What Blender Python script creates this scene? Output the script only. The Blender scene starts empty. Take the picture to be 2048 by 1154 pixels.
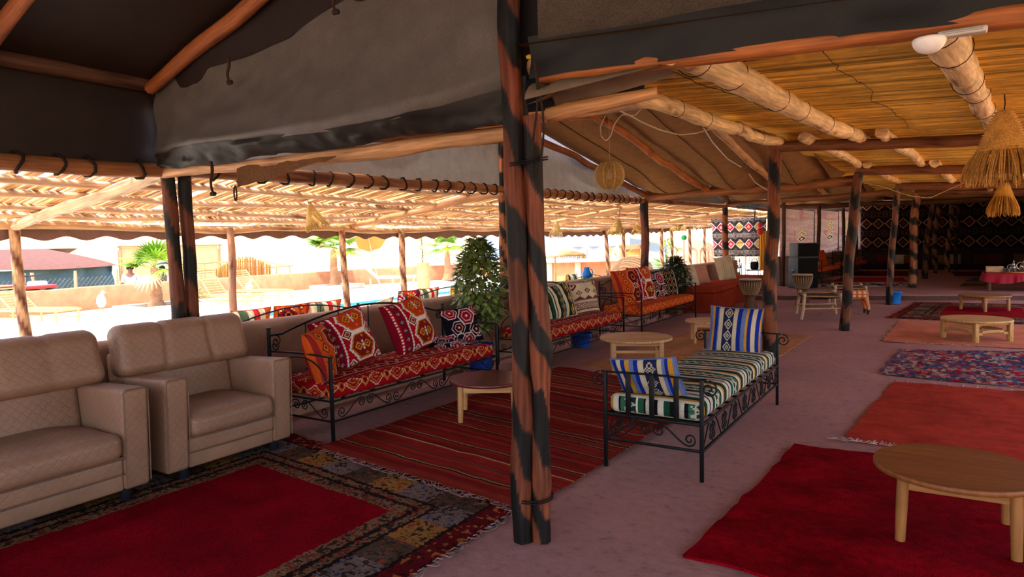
import bpy, math, random
import numpy as np
from mathutils import Vector, Matrix

S = bpy.context.scene
C = S.collection
PI = math.pi

# ---------------------------------------------------------------- camera, sky, sun, exposure
EYE = 1.55
_R = Matrix(((0.8447768, -0.0188141, 0.5347879), (0.534688, 0.0697688, -0.8421645), (-0.0214669, 0.9973858, 0.0689987)))
cam_d = bpy.data.cameras.new('camera')
cam_d.sensor_width = 36.0
cam_d.lens = 1364.0 / 2048.0 * 36.0
cam_d.clip_end = 2000
cam = bpy.data.objects.new('camera', cam_d)
C.objects.link(cam)
cam.matrix_world = Matrix.Translation((0, 0, EYE)) @ _R.to_4x4()
S.camera = cam

SUN_DIR = Vector((0.03, -0.40, 0.90)).normalized()
w = bpy.data.worlds.new('sky')
S.world = w
w.use_nodes = True
wn = w.node_tree.nodes
sky = wn.new('ShaderNodeTexSky')
sky.sky_type = 'NISHITA'
sky.sun_disc = False
sky.sun_elevation = math.asin(SUN_DIR.z)
sky.sun_rotation = math.atan2(SUN_DIR.x, SUN_DIR.y)
sky.dust_density = 4.0
sky.air_density = 1.0
w.node_tree.links.new(sky.outputs[0], wn['Background'].inputs[0])
wn['Background'].inputs[1].default_value = 0.9
sun_d = bpy.data.lights.new('sun', 'SUN')
sun_d.energy = 6.5
sun_d.color = (1.0, 0.95, 0.87)
sun_d.angle = math.radians(0.6)
sun = bpy.data.objects.new('sun', sun_d)
C.objects.link(sun)
sun.rotation_euler = SUN_DIR.to_track_quat('Z', 'Y').to_euler()
sun.location = (-20, -10, 30)
vs = S.view_settings
S.display_settings.display_device = 'sRGB'
vs.view_transform = 'Standard'
vs.look = 'None'
vs.gamma = 1.0
vs.use_curve_mapping = False
vs.exposure = -0.05
S.cycles.max_bounces = 10
S.cycles.diffuse_bounces = 6
S.cycles.glossy_bounces = 3
S.cycles.transmission_bounces = 6
S.cycles.caustics_reflective = False
S.cycles.caustics_refractive = False
S.cycles.sample_clamp_indirect = 6.0

# ---------------------------------------------------------------- helpers
rnd = random.Random(11)
rng = np.random.RandomState(5)


def s(r, g, b):
    return tuple(((x / 255.0) / 12.92) if x / 255.0 <= 0.04045 else (((x / 255.0) + 0.055) / 1.055) ** 2.4 for x in (r, g, b))


def vnoise(x, y, seed=0):
    """smooth 2-D value noise in [-1, 1] on numpy arrays"""
    x = np.asarray(x, float); y = np.asarray(y, float)
    xi = np.floor(x).astype(np.int64); yi = np.floor(y).astype(np.int64)
    xf = x - xi; yf = y - yi

    def h(a, b):
        n = (a * 374761393 + b * 668265263 + seed * 982451653) & 0x7fffffff
        n = ((n ^ (n >> 13)) * 1274126177) & 0x7fffffff
        n = n ^ (n >> 16)
        return (n % 65536) / 32768.0 - 1.0
    sx = xf * xf * (3 - 2 * xf); sy = yf * yf * (3 - 2 * yf)
    a = h(xi, yi); b = h(xi + 1, yi); c = h(xi, yi + 1); d = h(xi + 1, yi + 1)
    return (a + (b - a) * sx) * (1 - sy) + (c + (d - c) * sx) * sy


class MB:
    """collects geometry and links it as ONE mesh object"""

    def __init__(self):
        self.V, self.L, self.K, self.UV, self.CO, self.MI, self.SM = [], [], [], [], [], [], []
        self.n = 0

    def add(self, V, F, uv=None, col=(1, 1, 1), m=0, sm=True):
        V = np.asarray(V, float).reshape(-1, 3)
        F = np.asarray(F, np.int64)
        if len(F) == 0:
            return
        M, K = F.shape
        self.V.append(V)
        self.L.append((F + self.n).ravel())
        self.K.append(np.full(M, K))
        if uv is None:
            u = np.zeros((M * K, 2))
        else:
            uv = np.asarray(uv, float)
            u = uv.reshape(-1, 2) if uv.ndim == 3 else uv[F.ravel()]
        self.UV.append(u)
        col = np.asarray(col, float)
        if col.ndim == 1:
            c = np.tile(col[:3], (M * K, 1))
        elif len(col) == M and len(col) != len(V):
            c = np.repeat(col, K, axis=0)
        elif len(col) == M * K and len(col) != len(V):
            c = col
        else:
            c = col[F.ravel()]
        self.CO.append(c)
        self.MI.append(np.full(M, m))
        self.SM.append(np.full(M, bool(sm)))
        self.n += len(V)

    def build(self, name, mats, parent=None, world=False, kind=None, label=None, cat=None, group=None, origin=None):
        V = np.concatenate(self.V)
        me = bpy.data.meshes.new(name)
        off = None
        if parent is not None and world:
            off = np.zeros(3); q = parent
            while q is not None:
                off = off + np.array(q.location); q = q.parent
            V = V - off
        elif parent is None:
            lo, hi = V.min(0), V.max(0)
            off = np.array(origin) if origin is not None else np.array(((lo[0] + hi[0]) / 2, (lo[1] + hi[1]) / 2, lo[2]))
            V = V - off
        L = np.concatenate(self.L); K = np.concatenate(self.K)
        me.vertices.add(len(V)); me.vertices.foreach_set('co', V.ravel().astype(np.float32))
        me.loops.add(len(L)); me.loops.foreach_set('vertex_index', L.astype(np.int32))
        me.polygons.add(len(K))
        me.polygons.foreach_set('loop_start', np.concatenate(([0], np.cumsum(K)[:-1])).astype(np.int32))
        me.polygons.foreach_set('material_index', np.concatenate(self.MI).astype(np.int32))
        me.update(calc_edges=True)
        me.polygons.foreach_set('use_smooth', np.concatenate(self.SM))
        ul = me.uv_layers.new(name='UVMap')
        ul.data.foreach_set('uv', np.concatenate(self.UV).ravel().astype(np.float32))
        ca = me.color_attributes.new('col', 'FLOAT_COLOR', 'CORNER')
        c4 = np.ones((len(L), 4), np.float32); c4[:, :3] = np.concatenate(self.CO)
        ca.data.foreach_set('color', c4.ravel())
        for mt in (mats if isinstance(mats, (list, tuple)) else [mats]):
            me.materials.append(mt)
        me.update()
        o = bpy.data.objects.new(name, me)
        C.objects.link(o)
        if parent is not None:
            o.parent = parent
        elif off is not None:
            o.location = off
        if kind: o['kind'] = kind
        if label: o['label'] = label
        if cat: o['category'] = cat
        if group: o['group'] = group
        return o


def thing(name, label, cat, loc=(0, 0, 0), rotz=0.0, group=None):
    o = bpy.data.objects.new(name, None)
    C.objects.link(o)
    o.location = loc
    o.rotation_euler = (0, 0, rotz)
    o.empty_display_size = 0.1
    o['label'] = label; o['category'] = cat
    if group: o['group'] = group
    return o


def dup(root, loc=None, rotz=None, label=None, scale=None):
    """a copy of a thing with copies of its parts and sub-parts (mesh data shared)"""
    r = root.copy(); C.objects.link(r)
    if loc is not None: r.location = loc
    if rotz is not None: r.rotation_euler = (0, 0, rotz)
    if label: r['label'] = label
    if scale: r.scale = scale
    for ch in list(root.children):
        c = ch.copy(); C.objects.link(c); c.parent = r
        for g in list(ch.children):
            d = g.copy(); C.objects.link(d); d.parent = c
    return r


def tube(mb, P, R, k=8, col=(1, 1, 1), m=0, caps=True, lump=0.0, seed=0, sm=True, colf=None, closed=False):
    P = np.asarray(P, float); n = len(P)
    R = np.full(n, float(R)) if np.isscalar(R) else np.asarray(R, float)
    T = np.gradient(P, axis=0)
    T /= np.linalg.norm(T, axis=1)[:, None] + 1e-12
    N = np.zeros_like(P)
    a = np.array((0, 0, 1.0)) if abs(T[0][2]) < 0.9 else np.array((1.0, 0, 0))
    v = a - T[0] * a.dot(T[0]); v /= np.linalg.norm(v); N[0] = v
    for i in range(1, n):
        v = N[i - 1] - T[i] * N[i - 1].dot(T[i]); N[i] = v / (np.linalg.norm(v) + 1e-12)
    B = np.cross(T, N)
    ang = np.arange(k) / k * 2 * PI
    ln = np.concatenate(([0], np.cumsum(np.linalg.norm(np.diff(P, axis=0), axis=1))))
    rad = np.repeat(R[:, None], k, 1)
    if lump:
        rad = rad * (1 + lump * vnoise(ln[:, None] * 3.1 + 0 * ang, np.cos(ang)[None] * 1.3 + np.sin(ang)[None] * 2.1 + seed * 7.3 + 0 * ln[:, None], seed)
                     + 0.5 * lump * vnoise(ln[:, None] * 9 + 0 * ang, np.cos(ang)[None] * 2.3 + np.sin(ang)[None] * 3.1 + 0 * ln[:, None], seed + 3))
    V = P[:, None, :] + rad[:, :, None] * (np.cos(ang)[None, :, None] * N[:, None, :] + np.sin(ang)[None, :, None] * B[:, None, :])
    idx = np.arange(n * k).reshape(n, k)
    i0 = idx[:-1]; i1 = idx[1:]
    F = np.stack([i0, np.roll(i0, -1, 1), np.roll(i1, -1, 1), i1], -1).reshape(-1, 4)
    cm = max(R.max(), 1e-4)
    ua = np.arange(k); us = ua / k * 2 * PI * cm; ue = (ua + 1) / k * 2 * PI * cm
    UV = np.zeros((n - 1, k, 4, 2))
    UV[:, :, 0, 0] = us; UV[:, :, 1, 0] = ue; UV[:, :, 2, 0] = ue; UV[:, :, 3, 0] = us
    UV[:, :, 0, 1] = ln[:-1, None]; UV[:, :, 1, 1] = ln[:-1, None]; UV[:, :, 2, 1] = ln[1:, None]; UV[:, :, 3, 1] = ln[1:, None]
    UV[..., 1] += seed * 1.37
    c = col
    if colf is not None:
        c = colf(np.repeat(ln[:, None], k, 1), np.repeat(ang[None], n, 0)).reshape(-1, 3)
    mb.add(V.reshape(-1, 3), F, UV.reshape(-1, 4, 2), c, m, sm)
    if caps and not closed:
        for row, rev in ((0, True), (n - 1, False)):
            f = np.arange(k)
            if rev: f = f[::-1]
            cc = col if colf is None else c[row * k:(row + 1) * k]
            mb.add(V[row], f[None], (np.stack([np.cos(ang), np.sin(ang)], 1)) * R[row], cc, m, False)


def lathe(mb, prof, k=20, c=(0, 0, 0), col=(1, 1, 1), m=0, sm=True, colf=None, wob=0.0, seed=0):
    prof = np.asarray(prof, float); n = len(prof)
    ang = np.arange(k) / k * 2 * PI
    r = prof[:, 0][:, None] * (1 + (wob * vnoise(ang[None] * 2 + seed, prof[:, 1][:, None] * 8 + seed, seed) if wob else 0))
    V = np.stack([c[0] + r * np.cos(ang), c[1] + r * np.sin(ang), c[2] + np.repeat(prof[:, 1][:, None], k, 1)], -1)
    idx = np.arange(n * k).reshape(n, k)
    i0 = idx[:-1]; i1 = idx[1:]
    F = np.stack([i0, np.roll(i0, -1, 1), np.roll(i1, -1, 1), i1], -1).reshape(-1, 4)
    uvv = np.stack([np.repeat(ang[None], n, 0) * max(prof[:, 0].max(), .01), np.repeat(prof[:, 1][:, None], k, 1)], -1).reshape(-1, 2)
    cc = col
    if colf is not None:
        cc = colf(np.repeat(prof[:, 1][:, None], k, 1), np.repeat(ang[None], n, 0)).reshape(-1, 3)
    mb.add(V.reshape(-1, 3), F, uvv, cc, m, sm)
    for row, rev in ((0, True), (n - 1, False)):
        if prof[row, 0] > 1e-4:
            f = np.arange(k)
            if rev: f = f[::-1]
            cr = col if colf is None else cc[row * k:(row + 1) * k]
            mb.add(V[row], f[None], V[row][:, :2], cr, m, False)


def box(mb, lo, hi, col=(1, 1, 1), m=0, ch=0.0, rot=None, piv=None):
    """box with optional chamfer"""
    lo = np.asarray(lo, float); hi = np.asarray(hi, float)
    rbox(mb, (lo + hi) / 2, hi - lo, ch, col=col, m=m, seg=1 if ch > 0 else 0, sm=False, rot=rot)


def rbox(mb, c, size, r, col=(1, 1, 1), m=0, seg=3, mid=(1, 1, 1), sm=True, rot=None, fn=None, colf=None):
    """rounded box: seg steps over each rounded edge, mid steps on the flats; fn moves points, colf(p, n) colours the corners"""
    h = np.asarray(size, float) / 2
    r = min(r, h.min() * 0.999)
    ax = []
    for i in range(3):
        if seg == 0 or r <= 0:
            a = np.linspace(-h[i], h[i], mid[i] + 1)
        else:
            t = r * (1 - np.tan(np.linspace(PI / 4, 0, seg + 1)))
            a = np.concatenate([-h[i] + t, np.linspace(-h[i] + r, h[i] - r, mid[i] + 1)[1:-1], (h[i] - t)[::-1]])
        ax.append(a)
    VV, FF, UU, NN = [], [], [], []
    n = 0
    for i in range(3):
        j, k = (i + 1) % 3, (i + 2) % 3
        A, B = np.meshgrid(ax[j], ax[k], indexing='ij')
        for sg in (-1, 1):
            p = np.zeros(A.shape + (3,))
            p[..., j] = A; p[..., k] = B; p[..., i] = sg * h[i]
            idx = n + np.arange(A.size).reshape(A.shape)
            f = np.stack([idx[:-1, :-1], idx[1:, :-1], idx[1:, 1:], idx[:-1, 1:]], -1).reshape(-1, 4)
            if sg < 0: f = f[:, ::-1]
            VV.append(p.reshape(-1, 3)); FF.append(f); UU.append(np.stack([A, B], -1).reshape(-1, 2))
            NN.append(np.full(len(f), i))
            n += A.size
    V = np.concatenate(VV); F = np.concatenate(FF); U = np.concatenate(UU)[F]
    raw = V.copy()
    if seg and r > 0:
        q = np.clip(V, -(h - r), h - r); d = V - q
        V = q + d / (np.linalg.norm(d, axis=1)[:, None] + 1e-12) * r
    if fn is not None:
        V = fn(V, h)
    cc = col
    if colf is not None:
        cc = colf(raw[F].mean(1), np.concatenate(NN), h)
    key = np.round(raw, 6)
    _, first, inv = np.unique(key, axis=0, return_index=True, return_inverse=True)
    inv = inv.ravel()
    V = V[first]; F = inv[F]
    if rot is not None:
        V = V @ np.array(rot.to_3x3()).T
    V = V + np.asarray(c, float)
    if colf is not None:
        cc = np.repeat(cc, 4, axis=0)
    mb.add(V, F, U, cc, m, sm)


def grid(mb, fn, nu, nv, colf=None, col=(1, 1, 1), m=0, sm=True, uvs=(1, 1), flip=False, skirt=0.0):
    """fn(u, v) -> (N, 3) over [0,1]^2; colf(u, v) on face centres"""
    u, v = np.meshgrid(np.linspace(0, 1, nu + 1), np.linspace(0, 1, nv + 1), indexing='ij')
    V = np.asarray(fn(u.ravel(), v.ravel()), float)
    idx = np.arange((nu + 1) * (nv + 1)).reshape(nu + 1, nv + 1)
    F = np.stack([idx[:-1, :-1], idx[1:, :-1], idx[1:, 1:], idx[:-1, 1:]], -1).reshape(-1, 4)
    if flip: F = F[:, ::-1]
    uv = np.stack([u.ravel() * uvs[0], v.ravel() * uvs[1]], -1)
    c = col
    if colf is not None:
        c = colf(((u[:-1, :-1] + u[1:, 1:]) / 2).ravel(), ((v[:-1, :-1] + v[1:, 1:]) / 2).ravel())
        c = np.repeat(c, 4, axis=0)
    mb.add(V, F, uv, c, m, sm)
    if skirt:
        ring = np.concatenate([idx[:, 0], idx[-1, 1:], idx[-2::-1, -1], idx[0, -2:0:-1]])
        top = V[ring]; bot = top.copy(); bot[:, 2] -= skirt
        k = len(ring); a = np.arange(k); b = np.roll(a, -1)
        cr = col
        if colf is not None:
            uu, v2 = u.ravel()[ring], v.ravel()[ring]
            cr = np.tile(colf(np.clip(uu, .002, .998), np.clip(v2, .002, .998)), (2, 1))
        mb.add(np.concatenate([top, bot]), np.stack([a, a + k, b + k, b], -1), None, cr, m, False)


def wobble_path(a, b, n, amp, seed):
    a = np.asarray(a, float); b = np.asarray(b, float)
    t = np.linspace(0, 1, n)
    P = a + (b - a) * t[:, None]
    L = np.linalg.norm(b - a)
    env = np.sin(t * PI) ** 0.6
    for i in range(3):
        P[:, i] += amp * env * (vnoise(t * max(1.5, L * .6) + seed * 3.7, t * 0 + i * 5.3 + seed, seed) + .4 * vnoise(t * L * 1.7, t * 0 + i + seed, seed + 9))
    return P


def log(mb, a, b, r0, r1, seed=0, amp=0.03, k=9, n=None, lump=0.12, col=None, colf=None, m=0):
    L = np.linalg.norm(np.asarray(b, float) - np.asarray(a, float))
    n = n or int(max(6, L * 6))
    P = wobble_path(a, b, n, amp, seed)
    R = np.linspace(r0, r1, n) * (1 + .07 * vnoise(np.linspace(0, L * 1.3, n), np.zeros(n) + seed, seed + 2))
    tube(mb, P, R, k, col if col is not None else (1, 1, 1), m, True, lump, seed, True, colf)
    return P


def spiral(c, r, a0, turns, ax, ay, n=14, rend=0.18):
    t = np.linspace(0, 1, n)
    a = a0 + t * turns * 2 * PI
    rr = r * (1 - t * (1 - rend))
    c = np.asarray(c, float); ax = np.asarray(ax, float); ay = np.asarray(ay, float)
    return c + np.outer(rr * np.cos(a), ax) + np.outer(rr * np.sin(a), ay)


# ---------------------------------------------------------------- materials
def _mat(name):
    m = bpy.data.materials.new(name); m.use_nodes = True
    nt = m.node_tree
    return m, nt, nt.nodes, nt.links, nt.nodes['Principled BSDF']


def _mix(nt, typ, fac, a, b):
    n = nt.nodes.new('ShaderNodeMix'); n.data_type = 'RGBA'; n.blend_type = typ
    for sock, val in ((n.inputs[0], fac), (n.inputs[6], a), (n.inputs[7], b)):
        if isinstance(val, bpy.types.NodeSocket): nt.links.new(val, sock)
        elif isinstance(val, tuple): sock.default_value = tuple(val) + ((1,) if len(val) == 3 else ())
        else: sock.default_value = val
    return n.outputs[2]


def _tex(nt, coord, scale, vec_scale=None, detail=4, kind='noise', rough=.6):
    tc = nt.nodes.new('ShaderNodeTexCoord')
    v = tc.outputs[coord]
    if vec_scale:
        mp = nt.nodes.new('ShaderNodeMapping'); mp.inputs['Scale'].default_value = vec_scale
        nt.links.new(v, mp.inputs[0]); v = mp.outputs[0]
    if kind == 'noise':
        n = nt.nodes.new('ShaderNodeTexNoise'); n.inputs['Detail'].default_value = detail; n.inputs['Roughness'].default_value = rough
    elif kind == 'voronoi':
        n = nt.nodes.new('ShaderNodeTexVoronoi')
    else:
        n = nt.nodes.new('ShaderNodeTexWave')
    n.inputs['Scale'].default_value = scale
    nt.links.new(v, n.inputs['Vector'])
    return n


def _ramp(nt, val, stops):
    r = nt.nodes.new('ShaderNodeValToRGB')
    e = r.color_ramp.elements
    while len(e) < len(stops): e.new(0.5)
    for i, (p, c) in enumerate(stops):
        e[i].position = p; e[i].color = tuple(c) + (1,)
    nt.links.new(val, r.inputs[0])
    return r.outputs[0]


def _bump(nt, h, strength, dist, bsdf):
    b = nt.nodes.new('ShaderNodeBump'); b.inputs['Strength'].default_value = strength; b.inputs['Distance'].default_value = dist
    nt.links.new(h, b.inputs['Height']); nt.links.new(b.outputs[0], bsdf.inputs['Normal'])


def _attr(nt):
    a = nt.nodes.new('ShaderNodeAttribute'); a.attribute_name = 'col'
    return a.outputs['Color']


def wood_mat(name, contrast=0.55, rough=0.6, bump=0.5, spec=0.35, su=55.0, sv=3.0):
    m, nt, N, L, P = _mat(name)
    g = _tex(nt, 'UV', 1.0, (su, sv, 1), 6)
    k = _tex(nt, 'UV', 1.0, (9, 3.0, 1), 3)
    gr = _ramp(nt, g.outputs[0], [(0.3, (1 - contrast,) * 3), (0.7, (1 + contrast * .35,) * 3)])
    kr = _ramp(nt, k.outputs[0], [(0.3, (.72, .68, .62)), (0.65, (1.08, 1.05, 1.02))])
    c = _mix(nt, 'MULTIPLY', 1.0, _attr(nt), gr)
    c = _mix(nt, 'MULTIPLY', 0.8, c, kr)
    L.new(c, P.inputs['Base Color'])
    P.inputs['Roughness'].default_value = rough
    P.inputs['Specular IOR Level'].default_value = spec
    _bump(nt, g.outputs[0], bump, 0.006, P)
    return m


def cloth_mat(name, weave=260.0, noise=0.35, rough=0.92, bump=0.4, transl=0.0, fuzz=0.0, coord='Object', spec=.15):
    m, nt, N, L, P = _mat(name)
    g = _tex(nt, coord, weave, None, 2)
    b = _tex(nt, coord, 7.0, None, 4)
    r1 = _ramp(nt, g.outputs[0], [(0.3, (1 - noise,) * 3), (0.7, (1 + noise * .4,) * 3)])
    r2 = _ramp(nt, b.outputs[0], [(0.3, (.8,) * 3), (0.7, (1.1,) * 3)])
    c = _mix(nt, 'MULTIPLY', 1.0, _attr(nt), r1)
    c = _mix(nt, 'MULTIPLY', 0.8, c, r2)
    L.new(c, P.inputs['Base Color'])
    P.inputs['Roughness'].default_value = rough
    P.inputs['Specular IOR Level'].default_value = spec
    if fuzz:
        P.inputs['Sheen Weight'].default_value = fuzz
    _bump(nt, g.outputs[0], bump, 0.004, P)
    if transl:
        t = N.new('ShaderNodeBsdfTranslucent'); L.new(c, t.inputs[0])
        mx = N.new('ShaderNodeMixShader'); mx.inputs[0].default_value = transl
        L.new(P.outputs[0], mx.inputs[1]); L.new(t.outputs[0], mx.inputs[2])
        L.new(mx.outputs[0], N['Material Output'].inputs[0])
    return m


def plain(name, col=None, rough=0.6, metal=0.0, scale=12.0, var=0.25, bump=0.0, bscale=60.0, spec=0.4, coord='Object', bd=0.004):
    """colour from the value given (or the col attribute) broken up by noise"""
    m, nt, N, L, P = _mat(name)
    base = col if col is not None else _attr(nt)
    n = _tex(nt, coord, scale, None, 5)
    r = _ramp(nt, n.outputs[0], [(0.3, (1 - var,) * 3), (0.7, (1 + var * .4,) * 3)])
    c = _mix(nt, 'MULTIPLY', 1.0, base, r)
    L.new(c, P.inputs['Base Color'])
    P.inputs['Roughness'].default_value = rough
    P.inputs['Metallic'].default_value = metal
    P.inputs['Specular IOR Level'].default_value = spec
    if bump:
        b = _tex(nt, coord, bscale, None, 5)
        _bump(nt, b.outputs[0], bump, bd, P)
    return m


M_WOOD = wood_mat('barked_wood', .5, .62, .5)
M_CHAR = wood_mat('charred_varnished_wood', .7, .55, .7, .22, 48, 2.2)
M_PLANK = wood_mat('planed_wood', .35, .5, .25, .4, 30, 2.0)
M_LACQ = wood_mat('lacquered_wood', .4, .22, .2, .5, 30, 2.0)
M_REED = wood_mat('dry_reed', .35, .6, .3, .3, 40, 6)
M_CLOTH = cloth_mat('woven_kilim_cloth', 230, .3, .95, .5, 0, 0, 'Object', .05)
M_PILE = cloth_mat('wool_pile', 120, .5, 1.0, 1.0, 0, 0, 'Object', .02)
M_BURLAP = cloth_mat('burlap_canvas', 90, .3, .95, .35, .012, 0, 'Object', .05)
M_TARP = cloth_mat('dark_tent_cloth', 200, .3, .6, .3, 0.0, 0, 'Object', .25)
M_MESH = cloth_mat('shade_mesh_cloth', 140, .5, .75, .5, .01)
M_PLASTER = plain('mud_plaster', None, .9, 0, 3.5, .25, .6, 14, .2, 'Object', .02)
M_IRON = plain('black_wrought_iron', s(22, 22, 24), .45, .6, 40, .4, .2, 90)
M_PLAIN = plain('painted_surface', None, .55, 0, 20, .15)
M_GLOSS = plain('glossy_plastic', None, .3, 0, 20, .1)
M_METAL = plain('polished_metal', None, .22, 1.0, 20, .1)
M_STRAW = plain('straw_fibre', None, .85, 0, 90, .5, .6, 140, .2)
M_LEAF = plain('leaf', None, .45, 0, 10, .3)
M_STONE = plain('pale_paving', None, .8, 0, 1.2, .15, .3, 20, .2, 'Object', .01)
M_SAND = plain('desert_sand', None, .95, 0, .25, .18, .4, 2, .1, 'Object', .1)
M_SKIN = plain('skin_and_cloth', None, .7, 0, 20, .1)
# ================================================================ GROUND AND SETTING
WX = -4.99      # inner face of the low wall
PX = -5.09      # line of the posts on the low wall


def floor_mat():
    m, nt, N, L, P = _mat('trodden_earth_floor')
    a = _tex(nt, 'Object', .55, None, 5)
    b = _tex(nt, 'Object', 14.0, None, 6)
    c0 = _ramp(nt, a.outputs[0], [(.3, s(154, 108, 102)), (.5, s(168, 119, 111)), (.7, s(178, 131, 119))])
    d = _ramp(nt, b.outputs[0], [(.28, (.55, .52, .5)), (.42, (.93,) * 3), (.7, (1.12,) * 3)])
    c = _mix(nt, 'MULTIPLY', .8, c0, d)
    v = _tex(nt, 'Object', 26.0, None, 2, 'voronoi')
    e = _ramp(nt, v.outputs[0], [(.04, (.5, .45, .42)), (.09, (1, 1, 1))])
    c = _mix(nt, 'MULTIPLY', .45, c, e)
    L.new(c, P.inputs['Base Color'])
    P.inputs['Roughness'].default_value = .88
    P.inputs['Specular IOR Level'].default_value = .25
    _bump(nt, b.outputs[0], .35, .02, P)
    return m


M_FLOOR = floor_mat()
mb = MB()
grid(mb, lambda u, v: np.stack([-5.2 + 10.2 * u, -6 + 38.2 * v, .006 * vnoise(u * 20, v * 60, 3) + 0 * u - .006], -1), 60, 160)
mb.build('floor', M_FLOOR, kind='structure', origin=(0, 0, 0))

# raised far floor with a slanting riser
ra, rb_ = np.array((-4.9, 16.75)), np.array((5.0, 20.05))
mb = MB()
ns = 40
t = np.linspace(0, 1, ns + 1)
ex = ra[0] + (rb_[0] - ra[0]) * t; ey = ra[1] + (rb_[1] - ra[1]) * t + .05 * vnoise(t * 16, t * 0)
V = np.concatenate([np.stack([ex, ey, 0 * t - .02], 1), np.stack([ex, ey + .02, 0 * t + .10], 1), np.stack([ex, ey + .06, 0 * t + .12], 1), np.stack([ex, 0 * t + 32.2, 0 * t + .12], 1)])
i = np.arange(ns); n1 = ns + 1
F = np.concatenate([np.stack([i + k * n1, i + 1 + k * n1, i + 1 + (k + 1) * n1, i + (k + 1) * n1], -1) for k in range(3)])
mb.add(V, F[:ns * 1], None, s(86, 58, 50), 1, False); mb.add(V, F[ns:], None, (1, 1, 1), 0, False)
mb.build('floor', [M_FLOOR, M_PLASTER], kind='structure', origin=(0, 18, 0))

# low mud wall behind the sofas, with a gap at the far end
def low_wall(name, y0, y1, z0, h, x0, x1, seed):
    mb = MB()
    prof = [(0, 0), (.0, h - .06), (.015, h - .02), (.05, h), (x0 - x1 - .05, h), (x0 - x1 - .015, h - .02), (x0 - x1, h - .06), (x0 - x1, 0)]
    prof = np.array(prof); npf = len(prof); ny = int((y1 - y0) * 5) + 1
    ys = np.linspace(y0, y1, ny)
    P = np.zeros((ny, npf, 3))
    P[:, :, 0] = x0 - prof[None, :, 0] + .012 * vnoise(ys[:, None] * 1.3 + seed, prof[None, :, 1] * 3 + prof[None, :, 0] * 5, seed)
    P[:, :, 1] = ys[:, None]
    P[:, :, 2] = z0 + prof[None, :, 1] + (.012 * vnoise(ys * .8, ys * 0 + seed, seed))[:, None] * (prof[None, :, 1] > .1)
    idx = np.arange(ny * npf).reshape(ny, npf)
    F = np.stack([idx[:-1, :-1], idx[1:, :-1], idx[1:, 1:], idx[:-1, 1:]], -1).reshape(-1, 4)
    mb.add(P.reshape(-1, 3), F, None, s(158, 122, 103), 0, True)
    mb.add(P[0], np.arange(npf)[None], None, s(158, 122, 103), 0, False)
    mb.add(P[-1], np.arange(npf)[None, ::-1], None, s(158, 122, 103), 0, False)
    return mb.build(name, M_PLASTER, kind='structure')


low_wall('wall_left', -3.0, 19.9, -.02, .92, WX, -5.22, 1)
low_wall('wall_left_far', 19.9 + 2.6, 31.6, .0, .98, WX + .1, -5.15, 4)

# far back wall and side wall closing the dark end of the tent (plain cloth-lined mud)
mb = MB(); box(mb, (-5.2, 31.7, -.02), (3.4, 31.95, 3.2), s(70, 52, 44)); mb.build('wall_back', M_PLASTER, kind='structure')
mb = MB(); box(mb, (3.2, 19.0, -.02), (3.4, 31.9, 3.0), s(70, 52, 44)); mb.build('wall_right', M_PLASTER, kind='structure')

# desert, hills, terrace
mb = MB()


def desert(u, v):
    x = -420 + 620 * u; y = -200 + 760 * v
    d = np.sqrt((x + 8) ** 2 + (y - 15) ** 2)
    k = np.clip((d - 70) / 260, 0, 1) ** 1.3
    z = -.06 - .1 * np.clip((d - 40) / 30, 0, 1) + k * (9 + 9 * vnoise(x / 75, y / 75, 2) + 3 * vnoise(x / 23, y / 23, 5)) * (1.2 + .6 * vnoise(x / 160, y / 160, 8))
    return np.stack([x, y, z], -1)


grid(mb, desert, 124, 152, None, s(206, 172, 128))
mb.build('ground', M_SAND, kind='structure', origin=(0, 0, 0))

POOL = (-13.3, -9.6, 8.2, 19.5)
mb = MB()
for (a, b, c_, d) in ((-19.3, POOL[0], -12, 40), (POOL[1], -5.2, -12, 40), (POOL[0], POOL[1], -12, POOL[2]), (POOL[0], POOL[1], POOL[3], 40)):
    box(mb, (a, c_, -.3), (b, d, 0.0), s(226, 214, 196))
mb.build('floor', M_STONE, kind='structure', origin=(-10, 0, 0))
pool = thing('swimming_pool', 'swimming pool of bright blue water sunk into the white terrace', 'pool', ((POOL[0] + POOL[1]) / 2, (POOL[2] + POOL[3]) / 2, -1.2))
mb = MB()
for lo, hi in (((POOL[0], POOL[2], -1.25), (POOL[1], POOL[3], -1.15)), ((POOL[0], POOL[2], -1.2), (POOL[0] + .05, POOL[3], .015)), ((POOL[1] - .05, POOL[2], -1.2), (POOL[1], POOL[3], .015)),
               ((POOL[0], POOL[2], -1.2), (POOL[1], POOL[2] + .05, .015)), ((POOL[0], POOL[3] - .05, -1.2), (POOL[1], POOL[3], .015))):
    box(mb, lo, hi, s(60, 165, 215))
mb.build('basin', M_PLAIN, pool, True)
mw_, nt_, N_, L_, P_ = _mat('pool_water')
P_.inputs['Base Color'].default_value = s(40, 150, 220) + (1,)
P_.inputs['Roughness'].default_value = .08
P_.inputs['Transmission Weight'].default_value = .35
P_.inputs['IOR'].default_value = 1.33
_bump(nt_, _tex(nt_, 'Object', 3.0, None, 3).outputs[0], .3, .03, P_)
mb = MB()
grid(mb, lambda u, v: np.stack([POOL[0] + .06 + (POOL[1] - POOL[0] - .12) * u, POOL[2] + .06 + (POOL[3] - POOL[2] - .12) * v, -.1 + .004 * vnoise(u * 30, v * 60)], -1), 30, 60)
mb.build('water', mw_, pool, True)

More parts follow.
